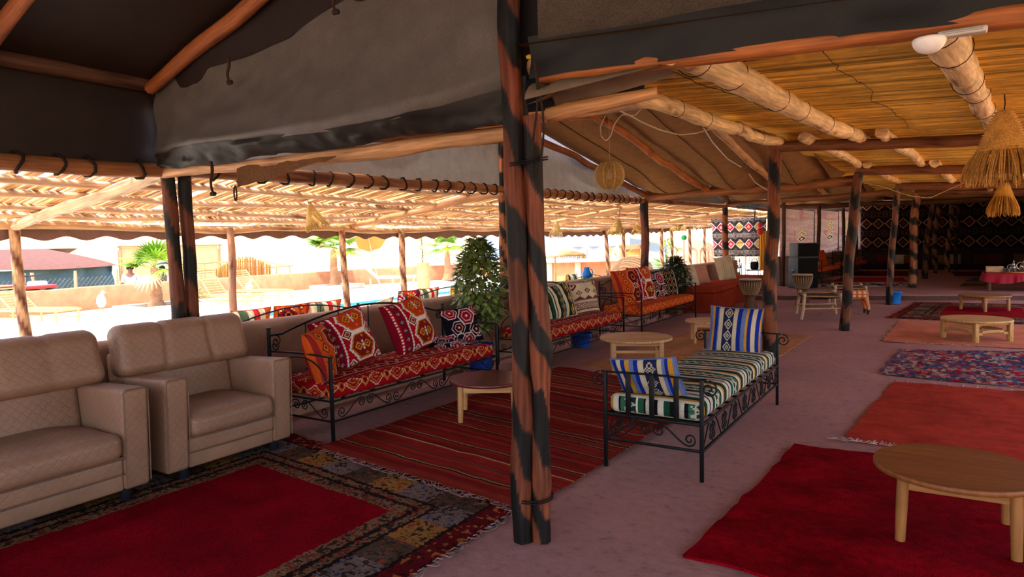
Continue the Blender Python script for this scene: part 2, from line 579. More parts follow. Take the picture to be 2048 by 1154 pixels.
# perimeter mud wall of the terrace
mb = MB()
pw = np.array([(-18.2, -6), (-18.35, 2), (-18.5, 7), (-18.95, 10.3), (-19.3, 14), (-19.1, 17), (-18.6, 20), (-17.6, 23), (-16.9, 25.0)])
tt = np.linspace(0, len(pw) - 1, 90)
px_ = np.interp(tt, np.arange(len(pw)), pw[:, 0]); py_ = np.interp(tt, np.arange(len(pw)), pw[:, 1])
h = .58 + .02 * vnoise(tt * 3, tt * 0)
ring = [(0, -.05), (.0, .0), (.01, 1.0), (-.06, 1.06), (-.28, 1.05), (-.3, -.05)]
P3 = np.zeros((90, len(ring), 3))
for j, (dx, fz) in enumerate(ring):
    P3[:, j, 0] = px_ + dx; P3[:, j, 1] = py_; P3[:, j, 2] = h * fz
idx = np.arange(90 * len(ring)).reshape(90, -1)
mb.add(P3.reshape(-1, 3), np.stack([idx[:-1, :-1], idx[1:, :-1], idx[1:, 1:], idx[:-1, 1:]], -1).reshape(-1, 4), None, s(190, 126, 90), 0, True)
mb.build('wall_terrace', M_PLASTER, kind='structure')

# ================================================================ POSTS
def charred(period=.42, phase=0.0, lo=(22, 18, 17), hi=(150, 88, 52), thr=.05, sk=1.0):
    lo_, hi_ = np.array(s(*lo)), np.array(s(*hi))

    def f(ln, ang):
        w_ = np.sin(ln * 2 * PI / period + ang * sk + phase + 1.6 * vnoise(ln * 2.3 + phase, np.cos(ang) * 1.2 + phase, 4))
        a = np.clip((w_ - thr) * 5 + .5 + .5 * vnoise(ln * 14, np.sin(ang) * 4 + phase, 6), 0, 1)[..., None]
        v_ = (1 + .25 * vnoise(ln * 5, ang * 1.5 + phase, 7))[..., None]
        return (hi_ * v_) * (1 - a) + lo_ * a
    return f


def twisted(phase=0.0, lo=(110, 62, 40), hi=(214, 170, 126), period=.34):
    lo_, hi_ = np.array(s(*lo)), np.array(s(*hi))

    def f(ln, ang):
        a = np.clip(np.sin(ln * 2 * PI / period + ang * 2 + phase) * 2.0 + .2, 0, 1)[..., None]
        return lo_ * a + hi_ * (1 - a)
    return f


def barkcol(base, var=.3, seed=0, knots=True):
    b_ = np.array(s(*base))

    def f(ln, ang):
        v_ = 1 + var * vnoise(ln * 2.5 + seed, np.cos(ang) * 1.5 + seed * 2.0, seed)
        kn = np.clip((vnoise(ln * 4.5 + seed * 3, np.sin(ang) * 2.5 + seed, seed + 5) - .62) * 6, 0, 1) if knots else 0 * ln
        dark = b_ * np.array((.35, .22, .15))
        return (b_ * v_[..., None]) * (1 - kn[..., None]) + dark * kn[..., None]
    return f


def post(label, base, top, r0, r1, seed, colf, lump=.1, group=None, amp=.025, mat=None, extra=None):
    mb = MB()
    log(mb, base, top, r0, r1, seed, amp, 16, 70, lump, None, colf)
    if extra: extra(mb)
    return mb.build('wooden_post', mat or M_CHAR, None, False, None, label, 'post', group, origin=base)


# the big double post in the middle
mp = thing('tent_post', 'thick charred double post bound with wire, standing at the corner of the striped kilim', 'post', (-1.78, 2.96, 0))
mb = MB()
P_l = np.array([(-1.825, 2.93, -.02), (-1.82, 2.93, .5), (-1.815, 2.935, 1.0), (-1.83, 2.94, 1.6), (-1.845, 2.95, 2.1), (-1.865, 2.96, 2.6), (-1.87, 2.96, 3.2), (-1.87, 2.96, 3.75)])
tq = np.linspace(0, 7, 260)
Pq = np.stack([np.interp(tq, np.arange(8), P_l[:, i_]) for i_ in range(3)], 1)
Rq = np.interp(Pq[:, 2], [0, 1.2, 2.0, 2.6, 3.8], [.058, .053, .056, .058, .058])
tube(mb, Pq, Rq, 40, lump=.13, seed=21, colf=charred(.5, 1.2, hi=(112, 56, 34), thr=.05, sk=1.0))
mb.build('tall_log', M_CHAR, mp, True)
mb = MB()
P_r = np.array([(-1.738, 2.975, -.02), (-1.734, 2.975, .6), (-1.724, 2.975, .95), (-1.728, 2.975, 1.15), (-1.746, 2.98, 1.6), (-1.756, 2.985, 2.17)])
tq = np.linspace(0, 5, 180)
Pq = np.stack([np.interp(tq, np.arange(6), P_r[:, i_]) for i_ in range(3)], 1)
Rq = np.interp(Pq[:, 2], [0, .85, 1.0, 1.2, 2.2], [.05, .048, .06, .046, .05])
tube(mb, Pq, Rq, 34, lump=.12, seed=33, colf=charred(.46, .2, hi=(128, 68, 44), thr=.12))
mb.build('short_log', M_CHAR, mp, True)
for zz, rx in ((.23, .098), (1.94, .102)):
    mb = MB()
    a = np.linspace(0, 2 * PI, 30)
    for dz in (0, .012):
        tube(mb, np.stack([-1.775 + rx * np.cos(a) * 1.12, 2.957 + .075 * np.sin(a), zz + dz + .015 * np.sin(a * 1 + .5)], 1), .004, 5, s(60, 52, 46), caps=False)
    mb.build('binding_wire', M_IRON, mp, True)
mb = MB()
for q, (dx, ph) in enumerate(((0, 0), (.03, 1.5))):
    tz = np.linspace(2.42, 1.85, 14)
    tube(mb, np.stack([-1.70 + dx + .02 * np.sin(tz * 9 + ph), 2.915 + 0 * tz, tz], 1), .006, 5, s(50, 38, 30))
mb.build('hanging_rope', M_STRAW, mp, True)

post('twin post nearest the tan armchair, left one of the pair, rising into the dark valance', (PX, 3.11, .86), (PX, 3.05, 2.82), .055, .052, 3, charred(.6, .4, hi=(112, 60, 38), thr=-.1), mat=M_CHAR)
post('shorter right-hand one of the pair of posts behind the tan armchair', (PX, 3.225, .86), (PX, 3.22, 2.14), .055, .05, 4, charred(.6, 2.4, hi=(112, 60, 38), thr=-.1), mat=M_CHAR)
post('charred post on the low wall, just left of the thick double post', (PX, 7.85, .88), (PX, 7.85, 2.98), .075, .066, 5, charred(.36, 1.0, hi=(160, 96, 58)), mat=M_CHAR)
post('reddish post on the low wall above the red sofa beside the clay oven dome', (PX, 13.0, .88), (PX, 13.0, 2.3), .085, .08, 6, charred(1.2, 2.0, hi=(112, 60, 42), thr=.35))
post('charred post on the low wall at the far end above the striped cream cushion', (PX, 18.95, .88), (PX, 18.95, 2.36), .085, .08, 7, charred(.45, 3.0, hi=(150, 84, 44)))
post('charred post rising behind the blue striped cushion of the daybed', (-1.86, 9.03, 0), (-1.80, 9.03, 2.62), .088, .078, 8, charred(.52, 0.5, hi=(138, 78, 46)))
post('leaning charred post in front of the leather-topped stools', (-1.35, 12.15, 0), (-1.16, 12.15, 2.52), .082, .072, 9, charred(.5, 2.0, hi=(112, 66, 42), thr=-.05), amp=.05)
post('slim leaning post standing in front of the blue bucket', (-1.0, 16.95, 0), (-.88, 16.95, 2.52), .075, .065, 10, charred(.5, 1.0, hi=(126, 78, 52), thr=0), amp=.07)
post('charred post just behind the step, right of the black and white rug', (-.70, 20.6, .12), (-.62, 20.6, 2.55), .095, .09, 11, charred(.42, 2.6, hi=(165, 106, 66), thr=.25), amp=.05)
post('dim post deep in the tent, first one behind the post at the step', (-.50, 24.6, .12), (-.35, 24.6, 2.55), .085, .075, 12, charred(.45, .6, hi=(112, 70, 46)), amp=.05)
post('dim knotted post deep in the tent, second behind the post at the step', (-.28, 28.0, .12), (-.16, 28.0, 2.55), .085, .08, 13, charred(.45, 1.6, hi=(140, 92, 60), thr=.2), amp=.06)
post('pale-sided post deep in the tent, third behind the post at the step', (.10, 28.6, .12), (.16, 28.6, 2.6), .075, .07, 14, charred(.45, .2, hi=(160, 110, 74), thr=.3), amp=.06)
post('darkest and last post against the back kilim wall', (.38, 30.2, .12), (.42, 30.2, 2.6), .075, .07, 15, charred(.45, .9, hi=(90, 56, 40), thr=0), amp=.05)

# ================================================================ BEAMS
def beam(label, a, b, r0, r1, seed, base=(178, 122, 74), amp=.03, lump=.1, mat=None, extra=None, group=None):
    mb = MB()
    log(mb, a, b, r0, r1, seed, amp, 12, None, lump, None, barkcol(base, .25, seed))
    o = mb.build('wooden_beam', mat or M_WOOD, None, False, None, label, 'beam', group)
    if extra: extra(o)
    return o


beam('rough pale log beam under the grey tarp, from the thick double post to the twin posts', (-1.80, 3.08, 2.12), (-5.10, 3.05, 2.13), .045, .04, 31, (190, 142, 98), .035, .2)
beam('long orange log beam under the black cloth strip at upper right', (-1.74, 3.04, 2.375), (3.6, 3.0, 2.15), .042, .055, 32, (176, 104, 52), .012)
beam('short pale log under a rolled tarp resting on the short log of the double post', (-1.74, 3.12, 2.195), (-1.19, 3.22, 2.255), .043, .03, 33, (205, 150, 100), .012)


def edge_beam(label, y0, y1, z0, z1, seed, lace=True):
    def ex(o):
        if not lace: return
        mb = MB(); n = int((y1 - y0) / .26); a = np.linspace(0, 2 * PI, 11)
        for q in range(n):
            y = y0 + .15 + q * .26 + rnd.uniform(-.05, .05); z = z0 + (z1 - z0) * (y - y0) / (y1 - y0)
            tube(mb, np.stack([PX + .068 * np.cos(a), y + .02 * np.sin(a * 2 + q), z + .07 * np.sin(a)], 1), .011, 5, s(38, 28, 22), caps=False)
        mb.build('rope_lashing', M_STRAW, o, True, 'stuff')
    return beam(label, (PX, y0, z0), (PX, y1, z1), .058, .055, seed, (150, 96, 56), .02, .12, None, ex)


edge_beam('rope-lashed eave beam above the tan sofa at the far left', -1.5, 3.05, 2.06, 2.15, 41)
edge_beam('rope-lashed eave beam over the big red cushions, between the twin posts and the wall post', 3.05, 7.85, 2.16, 2.25, 42)
edge_beam('rope-lashed eave beam between the wall post by the bushy plant and the reddish wall post', 7.85, 13.0, 2.25, 2.30, 43)
edge_beam('eave beam over the rust coloured benches', 13.0, 19.0, 2.32, 2.38, 44, False)
edge_beam('eave beam above the backlit pinkish cloths at the far left wall', 19.0, 31.5, 2.42, 2.45, 45, False)
beam('log beam across the sagging burlap, from the reddish wall post to the leaning post', (-5.05, 13.0, 2.36), (-1.15, 12.2, 2.40), .07, .085, 46, (156, 96, 48), .03)
beam('second far log beam under the burlap, from the far wall post towards the post by the bucket', (-5.05, 18.95, 2.42), (-.85, 17.05, 2.44), .06, .07, 47, (140, 86, 46), .03)
beam('dark log beam across the reed ceiling starting at the post behind the daybed', (-1.86, 9.03, 2.66), (3.6, 9.0, 2.36), .068, .06, 48, (128, 78, 42), .02)
beam('brown log beam across the reed ceiling at the leaning post', (-1.2, 12.15, 2.55), (3.6, 12.1, 2.28), .072, .062, 49, (132, 80, 42), .02)
beam('third log beam across the reed ceiling, at the post by the blue bucket', (-.92, 17.0, 2.55), (3.8, 17.0, 2.36), .085, .075, 50, (138, 86, 46), .03)
beam('fourth log beam across the reed ceiling, at the post behind the step', (-.68, 20.6, 2.56), (4.2, 20.5, 2.42), .085, .075, 51, (120, 74, 42), .04)
beam('last log beam across the tent in front of the back kilim wall', (-5.0, 24.6, 2.52), (4.8, 24.6, 2.46), .085, .085, 52, (110, 68, 40), .04)

# ================================================================ CANOPIES
# --- near dark canopy (overhead and upper left)
dc = thing('dark_tent_canopy', 'dark brown tent cloth overhead at upper left with grey gable sheet and rafters', 'canopy', (-3.4, 1.0, 2.1))
DK = s(44, 30, 24)


def zroof(x, y):
    return np.minimum(2.80 + .33 * (x + 5.06), 3.95) + .03 * np.sin(y * 2.0) * np.sin((x + 5) * 2)


mb = MB(); grid(mb, lambda u, v: np.stack([-5.12 + 8.4 * u, -4 + 7.05 * v, zroof(-5.12 + 8.4 * u, -4 + 7.05 * v)], -1), 40, 30, None, DK); mb.build('roof_sheet', M_TARP, dc, True)
mb = MB(); grid(mb, lambda u, v: np.stack([PX - .02 + .03 * vnoise(u * 9, v * 3, 2), -4 + 7.12 * u, 2.14 + .02 * np.sin(u * 30) * (1 - v) + .66 * v], -1), 40, 8, None, s(40, 28, 24)); mb.build('valance_sheet', M_TARP, dc, True)


def ztop(x):
    return np.interp(x, [-5.06, -4.5, -4.0, -3.5, -3.0, -2.4, -1.8], [2.80, 2.80, 2.81, 2.87, 3.0, 3.24, 3.55])


def zhem(x):
    return np.interp(x, [-5.0, -4.78, -3.97, -3.03, -2.6, -2.28, -1.92, -1.8], [2.25, 2.262, 2.235, 2.215, 2.225, 2.25, 2.31, 2.36])


def sheet(u, v):
    x = -5.04 + 3.16 * u
    zt, zh = ztop(x), zhem(x)
    w_ = .02 * vnoise(u * 7, v * 3, 3) + .008 * vnoise(u * 19, v * 6, 5)
    bul = .20 * v ** 2.4 * np.clip(np.minimum(u, 1 - u) * 5, 0.2, 1)
    curl = .03 * np.clip((v - .93) / .07, 0, 1)
    return np.stack([x, 2.99 - bul - w_ + curl * 2, zt + (zh - zt) * v], -1)


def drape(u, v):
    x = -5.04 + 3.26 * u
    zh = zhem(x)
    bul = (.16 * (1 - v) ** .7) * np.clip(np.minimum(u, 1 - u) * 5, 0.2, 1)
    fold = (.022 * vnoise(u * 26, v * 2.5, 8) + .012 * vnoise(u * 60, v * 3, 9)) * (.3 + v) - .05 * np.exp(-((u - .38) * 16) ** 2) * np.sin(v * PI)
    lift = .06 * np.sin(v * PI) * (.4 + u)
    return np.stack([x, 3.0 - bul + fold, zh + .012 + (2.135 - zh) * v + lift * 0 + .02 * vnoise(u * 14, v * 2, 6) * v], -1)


mb = MB(); grid(mb, sheet, 110, 40, None, s(92, 84, 80)); mb.build('gable_sheet', M_TARP, dc, True).__setitem__('label', 'grey plastic-coated sheet sagging over the log beam')
mb = MB(); grid(mb, drape, 160, 16, None, s(38, 33, 29)); mb.build('shaded_hem', M_TARP, dc, True).__setitem__('label', 'crumpled hem of the sheet with its shade put into the colour')  # shade on the sheet's underside is painted in as a darker cloth colour
mb = MB(); grid(mb, lambda u, v: np.stack([-5.06 + 3.26 * u, 3.03 - .1 * v * np.sin(u * 3) - .03 * np.sin(u * 11), ztop(-5.06 + 3.26 * u) - .16 + (zroof(-5.06 + 3.26 * u, 2.9) + .19 - ztop(-5.06 + 3.26 * u)) * v], -1), 30, 6, None, s(36, 23, 20)); mb.build('dark_gable_cloth', M_TARP, dc, True)
mb = MB(); log(mb, (PX + .03, -2.5, 2.70), (PX + .03, 3.05, 2.78), .055, .05, 61, .02, 10, None, .1, None, barkcol((92, 62, 46), .3, 1)); mb.build('eave_log', M_WOOD, dc, True)
for k_, (a, b) in enumerate((((-5.0, 2.93, 2.74), (-2.2, 2.85, 3.60)), ((-5.03, 1.85, 2.72), (-2.2, 1.80, 3.62)), ((-5.03, .4, 2.72), (-2.2, .35, 3.62)))):
    mb = MB(); log(mb, a, b, .05, .055, 62 + k_, .025, 10, None, .12, None, barkcol((160, 92, 48), .25, k_)); mb.build('rafter', M_WOOD, dc, True)
# a ragged scrap of brown cloth hanging under the beam and loose rope ends
mb = MB()
grid(mb, lambda u, v: np.stack([-4.13 + 1.0 * u, 3.00 + .03 * np.sin(u * 5), 2.10 - v * (.14 - .12 * u) + .01 * vnoise(u * 12, v * 3)], -1), 20, 6, None, s(104, 72, 48)); mb.build('hanging_scrap', M_BURLAP, dc, True)
for (x, z0, ln_) in ((-4.27, 2.14, .22), (-4.13, 1.97, .10), (-4.03, 2.80, .16), (-3.02, 3.04, .14)):
    mb = MB(); q = np.linspace(0, 1, 12)
    if ln_ == .10:
        a = np.linspace(0, 2 * PI, 14); tube(mb, np.stack([x + .014 * np.cos(a), 2.98 + 0 * a, z0 - .05 + .05 * np.sin(a)], 1), .006, 5, s(70, 46, 30), caps=False)
    else:
        tube(mb, np.stack([x + .012 * np.sin(q * 7), 2.90 + 0 * q, z0 - ln_ * q], 1), .012 - .004 * q, 6, s(62, 40, 28)); rbox(mb, (x + .008, 2.90, z0 - ln_), (.05, .03, .03), .012, s(50, 34, 26))
    mb.build('rope_end', M_STRAW, dc, True)

# right half of the near canopy: woven shade mesh and black strip above the orange beam
mb = MB(); grid(mb, lambda u, v: np.stack([(-1.72 + .57 * 7.0 * (1 - v)) * (1 - u) + 4.9 * u, -4 + 7.0 * v, np.where(v < .55, 3.0 + .4 * v / .55, 3.4 - (3.4 - 2.53) * (v - .55) / .45) - .028 * (u * 6.6) - .05 * np.sin(u * 9) * np.sin(v * PI)], -1), 40, 40, None, s(104, 94, 84)); mb.build('mesh_panel', M_MESH, dc, True).__setitem__('label', 'grey-brown woven shade mesh')
mb = MB(); grid(mb, lambda u, v: np.stack([-1.76 + 6.0 * u, 2.985 - .02 * v + .015 * vnoise(u * 40, v * 2, 3) + .012 * vnoise(u * 12, v * 1.5, 4), (2.36 - .034 * 6.0 * u) + (.20) * v + .006 * vnoise(u * 25, v)], -1), 120, 8, None, s(30, 28, 28)); mb.build('black_strip', M_TARP, dc, True).__setitem__('label', 'black cloth strip')
mb = MB(); grid(mb, lambda u, v: np.stack([-2.1 + 1.26 * u, 3.05 + .01 * np.sin(u * 9), 2.37 + 1.6 * v], -1), 12, 6, None, s(30, 24, 22)); mb.build('dark_gable_cloth', M_TARP, dc, True)

def zc(x, y):
    return np.interp(y, [3.0, 9.0, 12.15, 17, 20.5, 24.6, 31.6], [2.47, 2.80, 2.70, 2.74, 2.76, 2.72, 2.9]) - .052 * (x + 1.75)


# --- burlap canopy in the middle, pitched with its ridge across the tent
def zb(y):
    return np.interp(y, [3.0, 3.4, 7.9, 12.55, 12.9, 16.0, 18.9, 19.3, 22, 24.6, 31.6], [2.22, 2.34, 3.22, 2.47, 2.45, 3.0, 2.55, 2.55, 2.9, 2.62, 2.9])


RX = [-5.03, -3.75, -2.58, -1.62]
bc = thing('burlap_canopy', 'brown burlap tent cloth sagging between crooked rafters, over the globe lamp', 'canopy', (-3.4, 8.0, 2.2))


def burlap(u, v):
    x = -5.05 + 3.42 * u; y = 3.05 + 28.5 * v
    sag = np.zeros_like(x)
    for a, b in zip(RX[:-1], RX[1:]):
        tq_ = np.clip((x - a) / (b - a), 0, 1); sag = np.maximum(sag, np.sin(tq_ * PI))
    low = np.exp(-((y - 12.1) / .7) ** 2) + np.exp(-((y - 18.3) / .7) ** 2) + np.exp(-((y - 24) / .7) ** 2)
    z = zb(y) + .07 - .09 * sag - .10 * sag * low + .012 * vnoise(x * 5, y * 2.5, 3)
    return np.stack([x, y, z], -1)


mb = MB(); grid(mb, burlap, 66, 220, None, s(150, 108, 66)); mb.build('burlap_sheet', M_BURLAP, bc, True)
rb_cols = ((150, 92, 50), (190, 116, 56), (208, 160, 112))
for k_, xx in enumerate((-5.0, -3.73, -2.56)):
    for (ya, yb_, za, zb_) in ((3.2, 8.0, 2.30, 3.12), (7.9, 12.75, 3.10, 2.40), (12.9, 16.1, 2.42, 2.92), (16.0, 19.0, 2.92, 2.50)):
        mb = MB(); log(mb, (xx, ya, za), (xx + .02, yb_, zb_), .055 if k_ < 2 else .06, .05, 70 + k_ * 5 + int(ya), .06, 10, 40, .1, None, barkcol(rb_cols[k_], .2, k_)); mb.build('rafter', M_WOOD, bc, True)
mb = MB(); log(mb, (-5.1, 7.95, 3.16), (-1.5, 7.95, 3.16), .05, .05, 90, .03, 10, None, .1, None, barkcol((140, 96, 60), .2, 3)); mb.build('ridge_pole', M_WOOD, bc, True)
# grey canvas gable above the eave beam
mb = MB()
grid(mb, lambda u, v: np.stack([PX - .03 + .02 * vnoise(u * 8, v * 2, 5), 3.1 + 9.8 * u, 2.20 + .12 * u + (zb(3.1 + 9.8 * u) + .17 - 2.20 - .12 * u) * v], -1), 60, 8, None, s(150, 146, 146)); mb.build('canvas_gable', M_TARP, bc, True).__setitem__('label', 'blue-grey canvas gable above the eave beam')
mb = MB()
grid(mb, lambda u, v: np.stack([PX - .03 + .02 * vnoise(u * 8, v * 2, 7), 12.85 + 18.5 * u, 2.36 + .12 * u + np.maximum(zb(12.85 + 18.5 * u) + .17 - 2.36 - .12 * u, .05) * v], -1), 60, 6, None, s(90, 76, 62)); mb.build('canvas_gable', M_TARP, bc, True)
mb = MB(); grid(mb, lambda u, v: np.stack([-2.3 + 1.0 * u, 3.32 + .02 * np.sin(u * 14), 2.26 + .5 * v], -1), 20, 6, None, s(52, 56, 66)); mb.build('dark_flap', M_TARP, bc, True)
mb = MB(); grid(mb, lambda u, v: np.stack([-1.62 + .01 * np.sin(u * 60), 9.2 + 22.2 * u, zb(9.2 + 22.2 * u) - .02 + np.maximum(zc(-1.6, 9.2 + 22.2 * u) + .06 - zb(9.2 + 22.2 * u), .08) * v], -1), 60, 4, None, s(120, 86, 52)); mb.build('side_flap', M_BURLAP, bc, True)
# seams sewn along the burlap
mb = MB()
for xx in (-4.4, -3.15, -2.1):
    yy = np.linspace(8.0, 12.4, 40); uu = (xx + 5.05) / 3.42
    pp = burlap(np.full(40, uu), (yy - 3.05) / 28.5); pp[:, 2] -= .012
    tube(mb, pp, .007, 4, s(62, 40, 24), caps=False)
mb.build('seam', M_BURLAP, bc, True)
# rolled tarp on the short log, dark gap behind it
mb = MB()
grid(mb, lambda u, v: np.stack([-1.74 + .66 * u, 3.06 + .16 * np.cos(v * PI) * (1 - .3 * u) - .01, 2.235 + .07 * u + .085 * np.sin(v * PI) * (1 - .75 * u) * (1 + .3 * vnoise(u * 9, v * 3, 4))], -1), 30, 12, None, s(118, 98, 80)); mb.build('rolled_tarp', M_TARP, bc, True)

# --- reed ceiling on the right
cl = bpy.data.objects.new('ceiling', None); C.objects.link(cl); cl['kind'] = 'structure'; cl.location = (0, 6, 2.5)


mb = MB()
y = 3.02; rows = []
while y < 31.5:
    rows.append(y); y += .019 if y < 10 else (.03 if y < 17 else .055)
rows = np.array(rows); nr = len(rows); nx = 14
x0, x1 = -1.80, 3.1
wd = np.gradient(rows) * .62
xs = np.linspace(x0, x1, nx)
Vr = np.zeros((nr, nx, 3, 3)); jz = rng.uniform(-.006, .006, (nr, nx)) + rng.choice([0, 0, 0, .016], (nr, 1))
jy = np.cumsum(rng.uniform(-.004, .004, (nr, nx)), 1) * .5
base = zc(xs[None, :], rows[:, None])
for k_, (dy, dz) in enumerate(((-1, .010), (0, -.004), (1, .010))):
    Vr[:, :, k_, 0] = xs[None]; Vr[:, :, k_, 1] = rows[:, None] + dy * wd[:, None] + jy; Vr[:, :, k_, 2] = base + dz + jz
idx = np.arange(nr * nx * 3).reshape(nr, nx, 3)
Fr = np.stack([idx[:, :-1, :-1], idx[:, :-1, 1:], idx[:, 1:, 1:], idx[:, 1:, :-1]], -1).reshape(-1, 4)
rc = np.array(s(250, 203, 92)); cv = rng.uniform(.62, 1.15, (nr, 1, 1)) * rng.uniform(.85, 1.12, (nr, nx - 1, 1)) * np.ones((nr, nx - 1, 2)) * rng.choice([1, 1, 1, 1, 1, 1, .5], (nr, 1, 1))
cr_ = (cv.reshape(-1, 1) * rc[None])
mb.add(Vr.reshape(-1, 3), Fr, np.stack([Vr[..., 1].ravel(), Vr[..., 0].ravel()], -1), cr_, 0, False)
mb.build('reed_mat', M_REED, cl, True, 'stuff')
mb = MB(); grid(mb, lambda u, v: np.stack([-1.82 + 4.95 * u, 2.95 + 28.7 * v, zc(-1.82 + 4.95 * u, 2.95 + 28.7 * v) + .05], -1), 10, 60, None, s(92, 64, 34)); mb.build('sun_block_sheet', M_BURLAP, cl, True)  # unseen opaque sheet added above the reeds to block the sun
PC = ((252, 222, 164), (252, 222, 166), (250, 220, 162), (240, 200, 138))
for k_, (a, b, r0, r1) in enumerate((((-1.755, 3.05, 2.44), (-1.74, 9.6, 2.74), .062, .055), ((-1.04, 3.0, 2.40), (-.83, 9.5, 2.69), .088, .062), ((-.06, 3.0, 2.36), (.44, 9.3, 2.62), .085, .06),
                                     ((1.2, 3.0, 2.28), (1.5, 9.3, 2.56), .085, .06), ((2.3, 3.0, 2.22), (2.5, 9.3, 2.5), .085, .06),
                                     ((-1.42, 8.7, 2.70), (-1.12, 12.6, 2.62), .065, .055), ((-.62, 8.7, 2.67), (-.30, 12.5, 2.58), .07, .06), ((-1.05, 12.0, 2.62), (-.85, 17.2, 2.66), .065, .06),
                                     ((-.15, 12.0, 2.58), (.12, 17.2, 2.62), .07, .06), ((.95, 12.0, 2.52), (1.2, 17.2, 2.55), .07, .06), ((-.75, 17, 2.66), (-.6, 24, 2.64), .07, .06), ((.8, 17, 2.6), (1.0, 24, 2.6), .07, .06))):
    mb = MB(); log(mb, a, b, r0, r1, 100 + k_, .035 if k_ else .05, 14, 70, .12, None, barkcol(PC[k_ % 4], .18, 20 + k_))
    o = mb.build('purlin', M_WOOD, cl, True)
    if k_ < 3:
        mb = MB(); a_ = np.array(a); b_ = np.array(b); P_ = wobble_path(a_, b_, 70, .035 if k_ else .05, 100 + k_); an = np.linspace(0, 2 * PI, 16)
        for q in (3, 9, 22, 30, 41, 52):
            rr = r0 + (r1 - r0) * q / 70 + .008
            tube(mb, np.stack([P_[q, 0] + rr * np.cos(an), P_[q, 1] + .02 * np.sin(an + q), P_[q, 2] + rr * np.sin(an)], 1), .0022, 4, s(70, 52, 38), caps=False)
        mb.build('binding_wire', M_IRON, o, True)
# stitching lines across the reeds
mb = MB()
for xx in (-1.35, -.55, .75, 1.9):
    yy = np.linspace(3.1, 8.9, 140); x_ = xx + .05 * vnoise(yy * 1.7, yy * 0 + xx, 3) + .02 * vnoise(yy * 9, yy * 0 + xx, 5) + .035 * (yy - 3)
    tube(mb, np.stack([x_, yy, zc(x_, yy) - .012], 1), .0026, 4, s(90, 58, 30), caps=False)
mb.build('stitching', M_STRAW, cl, True)
# ================================================================ PERGOLA AND TERRACE
OX = -7.75
pg = thing('pergola', 'reed-roofed pergola of pale logs over the pool terrace, with a scalloped brown valance', 'pergola', (-6.5, 12, 0))


def zp(x, y):
    return np.interp(x, [-8.1, -5.0], [1.86, 2.34]) + .10 * np.clip((y - 15) / 10, 0, 1.3) * np.clip((-5.0 - x) / 3, 0, 1)


mb = MB()
yy = .2; k_ = 0
while yy < 27.5:
    ya = yy + rnd.uniform(-.02, .02); r_ = rnd.uniform(.011, .017)
    xa, xb_ = -8.05 + rnd.uniform(-.1, .1), -5.17 + rnd.uniform(-.05, .0)
    n_ = 5
    P_ = np.zeros((n_, 3)); P_[:, 0] = np.linspace(xa, xb_, n_); P_[:, 1] = ya + rng.uniform(-.02, .02, n_) + np.linspace(0, rnd.uniform(-.09, .09), n_)
    P_[:, 2] = zp(P_[:, 0], P_[:, 1]) + rng.uniform(-.006, .012, n_) + rnd.choice((0, 0, .025))
    g_ = rnd.uniform(.75, 1.1)
    tube(mb, P_, np.full(n_, r_), 5, tuple(c_ * g_ for c_ in s(214, 164, 104)), seed=k_ % 50)
    yy += rnd.choice((.026, .028, .030, .034, .040, .058)); k_ += 1
mb.build('reed_cover', M_REED, pg, True, 'stuff')
k_ = 0
for xx in (-5.55, -6.1, -6.65, -7.2, -7.62):
    yv = .3
    while yv < 26:
        L_ = rnd.uniform(3.6, 5.2); yb_ = min(yv + L_, 27)
        mb = MB(); dx = rnd.uniform(-.06, .06)
        log(mb, (xx + dx, yv - .3, zp(xx, yv) - .055), (xx - dx * .5, yb_, zp(xx, yb_) - .05), .036, .03, 200 + k_, .04, 8, 26, .1, None, barkcol((222, 186, 146), .15, k_, True))
        mb.build('purlin', M_WOOD, pg, True); yv = yb_; k_ += 1
for k_, (yy, xo, yo) in enumerate(((3.1, -7.72, 3.08), (7.75, -8.0, 7.6), (13.0, -7.9, 13.0), (18.95, -7.9, 19.0), (24.5, -7.9, 24.6))):
    mb = MB(); log(mb, (-5.06, yy, 2.16 + (.06 if k_ else 0)), (xo, yo, 1.80 + .02 * k_), .055, .045, 240 + k_, .03, 10, 24, .14, None, barkcol(((226, 196, 158), (196, 142, 92), (214, 170, 120))[min(k_, 2)], .2, k_)); mb.build('crossbeam', M_WOOD, pg, True)
mb = MB(); log(mb, (OX, .2, 1.80), (OX - .05, 16.8, 1.80), .045, .045, 250, .05, 9, 60, .1, None, barkcol((206, 164, 116), .2, 3)); mb.build('crossbeam', M_WOOD, pg, True)
mb = MB(); log(mb, (OX, 16.6, 1.82), (OX - .05, 27.4, 2.08), .045, .045, 251, .05, 9, 40, .1, None, barkcol((206, 164, 116), .2, 4)); mb.build('crossbeam', M_WOOD, pg, True)
for k_, (x_, y_, r_, ph) in enumerate(((OX, 3.08, .058, 0), (OX + .04, 5.45, .052, 1), (OX, 7.42, .055, 2), (OX, 8.75, .055, 3), (OX, 12.1, .055, 4), (OX, 17.0, .055, 5), (OX, 18.2, .055, 1), (OX, 21.3, .055, 2),
                                       (OX, 22.2, .05, 3), (OX, 24.2, .055, 3), (OX, 26.0, .055, 4))):
    mb = MB(); cf = twisted(ph) if k_ != 1 else barkcol((176, 132, 104), .2, 5)
    log(mb, (x_ + .04, y_ + .03, -.02), (x_, y_, 1.80 if y_ < 17.5 else 1.9), r_, r_ * .9, 260 + k_, .03, 12, 30, .08, None, cf); mb.build('post', M_WOOD, pg, True)


